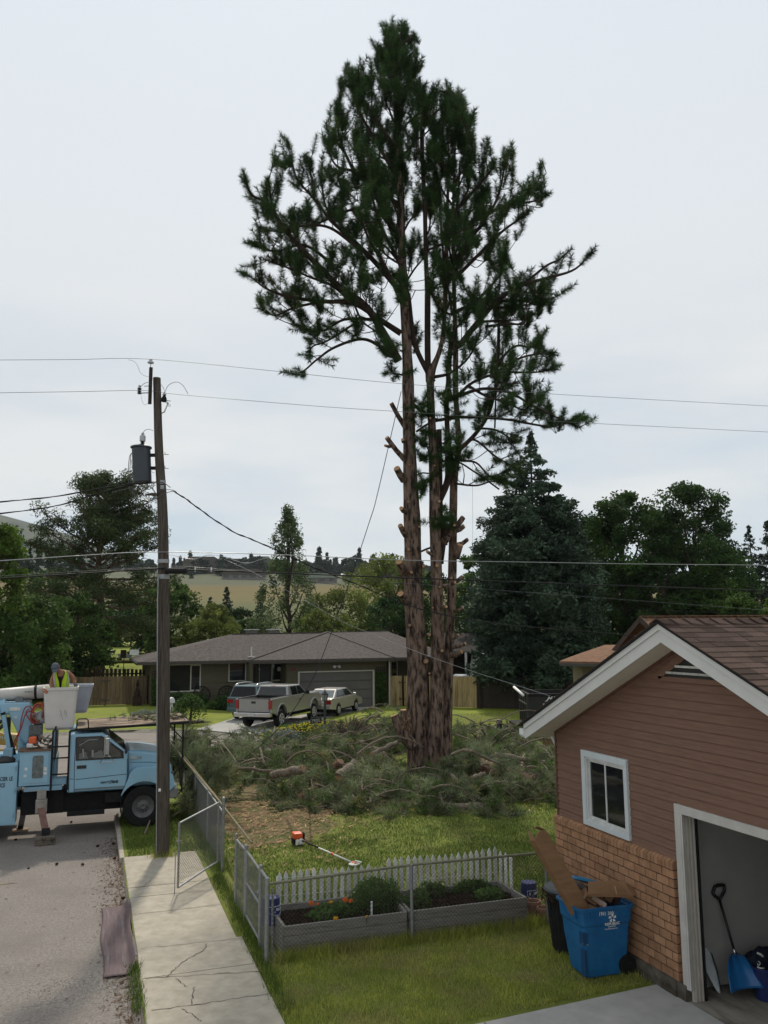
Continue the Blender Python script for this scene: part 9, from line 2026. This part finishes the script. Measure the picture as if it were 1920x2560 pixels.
def rock(x, y, s, label, grp=None): 
    o = bpy.data.objects.new('rock', rk_); COL.objects.link(o); o.location = (x,y,terr(x,y)+s*.3); o.scale = (s,s*.8,s*.65); o.rotation_euler = (0,0,x*3); tag(o, label, 'rock', grp)
for i, (x, y, s, l) in enumerate(((1.6,45.2,.22,'reddish rock at the left end of the mulch bed'),(2.2,45.0,.16,'small rock second from the left on the mulch bed edge'),(2.9,44.9,.25,'larger rock in front of the silver grey shrub'),(3.8,44.9,.2,'rock in front of the mailbox'),(4.7,45.0,.3,'rock at the foot of the weeping shrub'),(5.4,45.2,.2,'rock at the right end of the mulch bed'))): rock(x,y,s,l,'rocks edging the mulch bed')
# beside the dumpster: pale drive, gravel, planter box, small black pump figure, plank
def Zd(x, y, z=0): return G(1120+.205*x, 1600+.205*y, z)
mb = MB(); P = [Zd(930,1270,.02),Zd(1500,1290,.02),Zd(1500,1400,.02),Zd(1000,1330,.02)]; mb.add(P, [(0,1,2,3)]); mb.build('rear_driveway', M['concrete2'])['kind'] = 'structure'
c = Zd(790,1075); mb = MB(); rr_ = random.Random(2)
for k in range(500):
    p = Vector((c.x+rr_.gauss(0,.9), c.y+rr_.gauss(0,.45), .02)); s = rr_.uniform(.02,.06); mb.add([p+Vector((-s,0,0)),p+Vector((0,-s,0)),p+Vector((s,0,0)),p+Vector((0,s,0)),p+Vector((0,0,s))],[(0,1,4),(1,2,4),(2,3,4),(3,0,4)])
o = mb.build('gravel', mat('palegravel', (.42,.38,.30), (.30,.27,.22), rough=1, tint=.3)); tag(o, 'pale gravel strip in front of the black dumpster', 'gravel', kind='stuff')
c = Zd(820,1140); t = thing('planter_box', 'square stone planter box on the gravel by the dumpster', 'planter', c); MB().box(c.x-.45,c.x+.45,c.y-.3,c.y+.3,0,.42).build('box', mat('stonebox', (.16,.15,.12), rough=.9), t, bevel=.02); MB().box(c.x-.38,c.x+.38,c.y-.24,c.y+.24,.40,.43).build('soil', M['mulch'], t)
c = Zd(628,1120); t = thing('garden_figure', 'small black garden figure standing on the lawn edge by the gravel', 'garden ornament', c); MB().lathe([(.14,0),(.16,.1),(.12,.35),(.15,.45),(.10,.55),(0,.57)], (c.x,c.y,0), 12).build('figure_body', M['black'], t); MB().tube([(c.x+.1,c.y,.42),(c.x+.24,c.y,.25),(c.x+.26,c.y,.02)], .03, 6).build('handle', M['black'], t)
a, b = Zd(1165,1235,.5), Zd(1320,1310,.35); o = MB().obox(a, b, .05, .45, up=(0,0,1)).build('wood_panel', card); tag(o, 'brown board leaning by the dumpster behind the garage corner', 'board')
# back yard beyond the left fence
def yard(px, py, d): p = PD(px, py, d); return Vector((p.x,p.y,terr(p.x,p.y)))
p = yard(258,1640,80); t = thing('picnic_table', 'white picnic table in the far back yard left of the pine trunk', 'picnic table', p); MB().box(p.x-.95,p.x+.95,p.y-.4,p.y+.4,p.z+.70,p.z+.76).build('table_top', M['white'], t)
for s in (-1,1): MB().box(p.x-.95,p.x+.95,p.y+s*.7-.12,p.y+s*.7+.12,p.z+.42,p.z+.46).build('bench', M['white'], t); MB().obox((p.x+s*.7,p.y-.6,p.z),(p.x+s*.6,p.y+.2,p.z+.7),.06,.08).build('leg', M['white'], t)
p = yard(234,1645,78); rock(p.x,p.y,.6,'pale boulder in the far back yard left of the picnic table'); p = yard(336,1636,78); t = thing('garden_chair', 'white garden seat in the far back yard near the house roof', 'chair', p)
MB().box(p.x-.4,p.x+.4,p.y-.3,p.y+.3,p.z+.4,p.z+.46).build('seat', M['white'], t); MB().box(p.x-.4,p.x+.4,p.y+.3,p.y+.35,p.z+.46,p.z+.9).build('backrest', M['white'], t)
for sx in (-1,1):
    for sy in (-1,1): MB().box(p.x+sx*.36-.03,p.x+sx*.36+.03,p.y+sy*.26-.03,p.y+sy*.26+.03,p.z,p.z+.4).build('leg', M['white'], t)
p = yard(312,1640,76); t = thing('wheelbarrow', 'pale blue tipped barrow beside the pine trunk in the back yard', 'wheelbarrow', p); MB().add([(p.x-.5,p.y-.3,p.z+.3),(p.x+.5,p.y-.3,p.z+.3),(p.x+.35,p.y+.3,p.z+.3),(p.x-.35,p.y+.3,p.z+.3),(p.x-.6,p.y-.35,p.z+.7),(p.x+.65,p.y-.35,p.z+.6),(p.x+.5,p.y+.35,p.z+.6),(p.x-.5,p.y+.35,p.z+.7)],[(0,3,2,1),(0,1,5,4),(1,2,6,5),(2,3,7,6),(3,0,4,7)]).build('tray', mat('palebluemetal', (.22,.28,.30), rough=.6), t)
MB().tube([(p.x+.4,p.y,p.z+.5),(p.x+1.3,p.y,p.z+1.2)], .03, 6).build('handle', M['whiteold'], t); MB().lathe([(0,-.05),(.22,-.05),(.22,.05),(0,.05)], (p.x-.45,p.y,p.z+.22), 14, 'Y').build('wheel', M['rubber'], t)
p = yard(309,1668,64); t = thing('bird_feeder', 'dark birdhouse on a thin post right of the pine trunk', 'birdhouse', p); MB().tube([p, p+Vector((0,0,2.0))], .03, 5).build('post', M['matblack'], t); MB().box(p.x-.25,p.x+.15,p.y-.2,p.y+.2,p.z+2.0,p.z+2.6).build('box', M['darkwood'], t, bevel=.02)
for (px, py, rx_, ry_, s) in ((250,1660,4.5,1.0,3),(330,1660,5,1.2,5),(300,1646,5,.8,9)):
    p = yard(px, py, 72+s); blob(p.x, p.y, rx_, ry_, p.z+.12, s, 'dry_grass_patch', mat('drypatch', (.24,.21,.09), (.16,.16,.06), rough=1, scale=2))
# ---------------------------------------------------------------- far hilltop houses
def farhouse(label, px, py, d, w_, h, rh, wc, rc, wins=4):
    p = PD(px, py, d); p.z = terr(p.x,p.y); t = thing('far_house', label, 'house', p, rad(-12)); dd = 9
    MB().box(-w_/2,w_/2,0,dd,-1,h).build('wall', wc, t, world=False); MB().prism([(-w_/2-.8,h-.1),(w_/2+.8,h-.1),(w_/2-w_*.18,h+rh),(-w_/2+w_*.18,h+rh)], -.9, dd+.9).build('roof', rc, t, world=False)
    for k in range(wins): x = -w_/2+w_*(k+.5)/wins; MB().box(x-w_/wins*.28,x+w_/wins*.28,-.12,-.02,h*.35,h*.8).build('window', M['glass'], t, world=False)
fw1, fw2, fr1, fr2 = mat('farwall', (.16,.13,.10), rough=.9), mat('farwallpale', (.20,.19,.17), rough=.9), mat('farroof', (.10,.085,.075), rough=1), mat('farroofgrey', (.15,.145,.14), rough=1)
farhouse('two storey brown house, leftmost of the houses on the hilltop', 505, 1432, 585, 26, 8, 3.5, fw1, fr1); farhouse('lower brown wing house right of the leftmost hilltop house', 540, 1430, 580, 14, 5.5, 3, fw1, fr1, 2)
farhouse('low pale house with a wide roof in front of the hilltop trees', 610, 1442, 500, 26, 3.5, 3, fw2, fr1, 5); farhouse('gabled grey house on the hilltop left of the poplar', 648, 1425, 600, 20, 7, 5, fw1, fr2, 3); farhouse('gabled house half hidden in the hilltop trees', 597, 1425, 610, 16, 6, 5, fw1, fr2, 2)
farhouse('long low shed with a pale green roof right of the poplar', 790, 1452, 480, 24, 3, 2.5, fw2, mat('farroofgreen', (.22,.27,.21), rough=.9), 4); farhouse('small pale house on the hill left of the big pine', 905, 1418, 590, 14, 4, 2.5, fw2, fr2, 3)
# platform debris on the truck rack
rr_ = random.Random(44); mb = MB(); SHp = []
for k in range(60):
    p = Vector((rr_.gauss(1.55,.45), rr_.uniform(22.0,23.9), 2.47)); p.x = min(2.25, max(.5, p.x)); a = rr_.uniform(0,2*PI); d = Vector((math.cos(a), math.sin(a), rr_.uniform(0,.12))); l = rr_.uniform(.1,.4); mb.tube([p, p+d*l], [.012,.006], 4); 
    if k % 3 == 0: SHp.append((p, d, l))
o = mb.build('twig_litter', M['barkfar']); tag(o, 'dark twigs and pine litter lying on the truck platform', 'twigs', kind='stuff')
v, f, tt = needles(SHp, 50, .12, .012, rg); link('needles', np_mesh('needles', v, f, tt), M['needlelow'], o, True)
# debris washed along the kerb, grit and stains on the road
rr_ = random.Random(61); mb = MB()
for k in range(1900):
    y = rr_.uniform(9.5,21.5); x = .74-abs(rr_.gauss(0,.22)) if k < 1750 else rr_.uniform(-5,.7); l = rr_.uniform(.008,.04); a = rr_.uniform(0,PI); p = Vector((x,y,ROADZ+rr_.uniform(.006,.02))); d = Vector((math.cos(a),math.sin(a),.1))*l; e = Vector((-math.sin(a),math.cos(a),.1))*rr_.uniform(.003,.010); mb.add([p-d-e,p+d-e,p+d+e,p-d+e],[(0,1,2,3)])
o = mb.build('kerb_litter', mat('kerblitter', (.13,.075,.045), (.07,.045,.03), rough=1, tint=.5)); tag(o, 'brown pine litter washed along the kerb of the road', 'litter', kind='stuff')
mb = MB()
for k in range(1500):
    x = rr_.gauss(.15,.38) if k < 1300 else rr_.uniform(-7,.6); y = rr_.gauss(12.75,.22) if k < 1300 else rr_.uniform(8,20); s = rr_.uniform(.003,.011)*(1 if k < 1300 else 1.3)
    if x > .7: continue
    p = Vector((x,y,ROADZ+.004)); mb.add([p+Vector((-s,0,0)),p+Vector((0,-s,0)),p+Vector((s,0,0)),p+Vector((0,s,0)),p+Vector((0,0,s))],[(0,1,4),(1,2,4),(2,3,4),(3,0,4)])
o = mb.build('grit', mat('grit', (.38,.35,.32), (.30,.27,.25), rough=1)); tag(o, 'pale grit scattered on the road by the mauve sheet', 'grit', kind='stuff')
hb = MB().box(-2700,2700,-12,3300,-2.0,460).mesh('haze'); ho = bpy.data.objects.new('haze', hb); COL.objects.link(ho); ho['kind'] = 'stuff'; ho['label'] = 'thin pale haze in the air over the whole scene'; ho['category'] = 'haze'
hm_ = bpy.data.materials.new('haze'); hm_.use_nodes = True; nt = hm_.node_tree; nt.nodes.remove(nt.nodes['Principled BSDF']); pv = N(nt, 'ShaderNodeVolumePrincipled', i_Density=.00007); pv.inputs['Color'].default_value = (.86,.92,1,1); pv.inputs['Anisotropy'].default_value = .2
nt.links.new(pv.outputs[0], nt.nodes['Material Output'].inputs['Volume']); hb.materials.append(hm_)
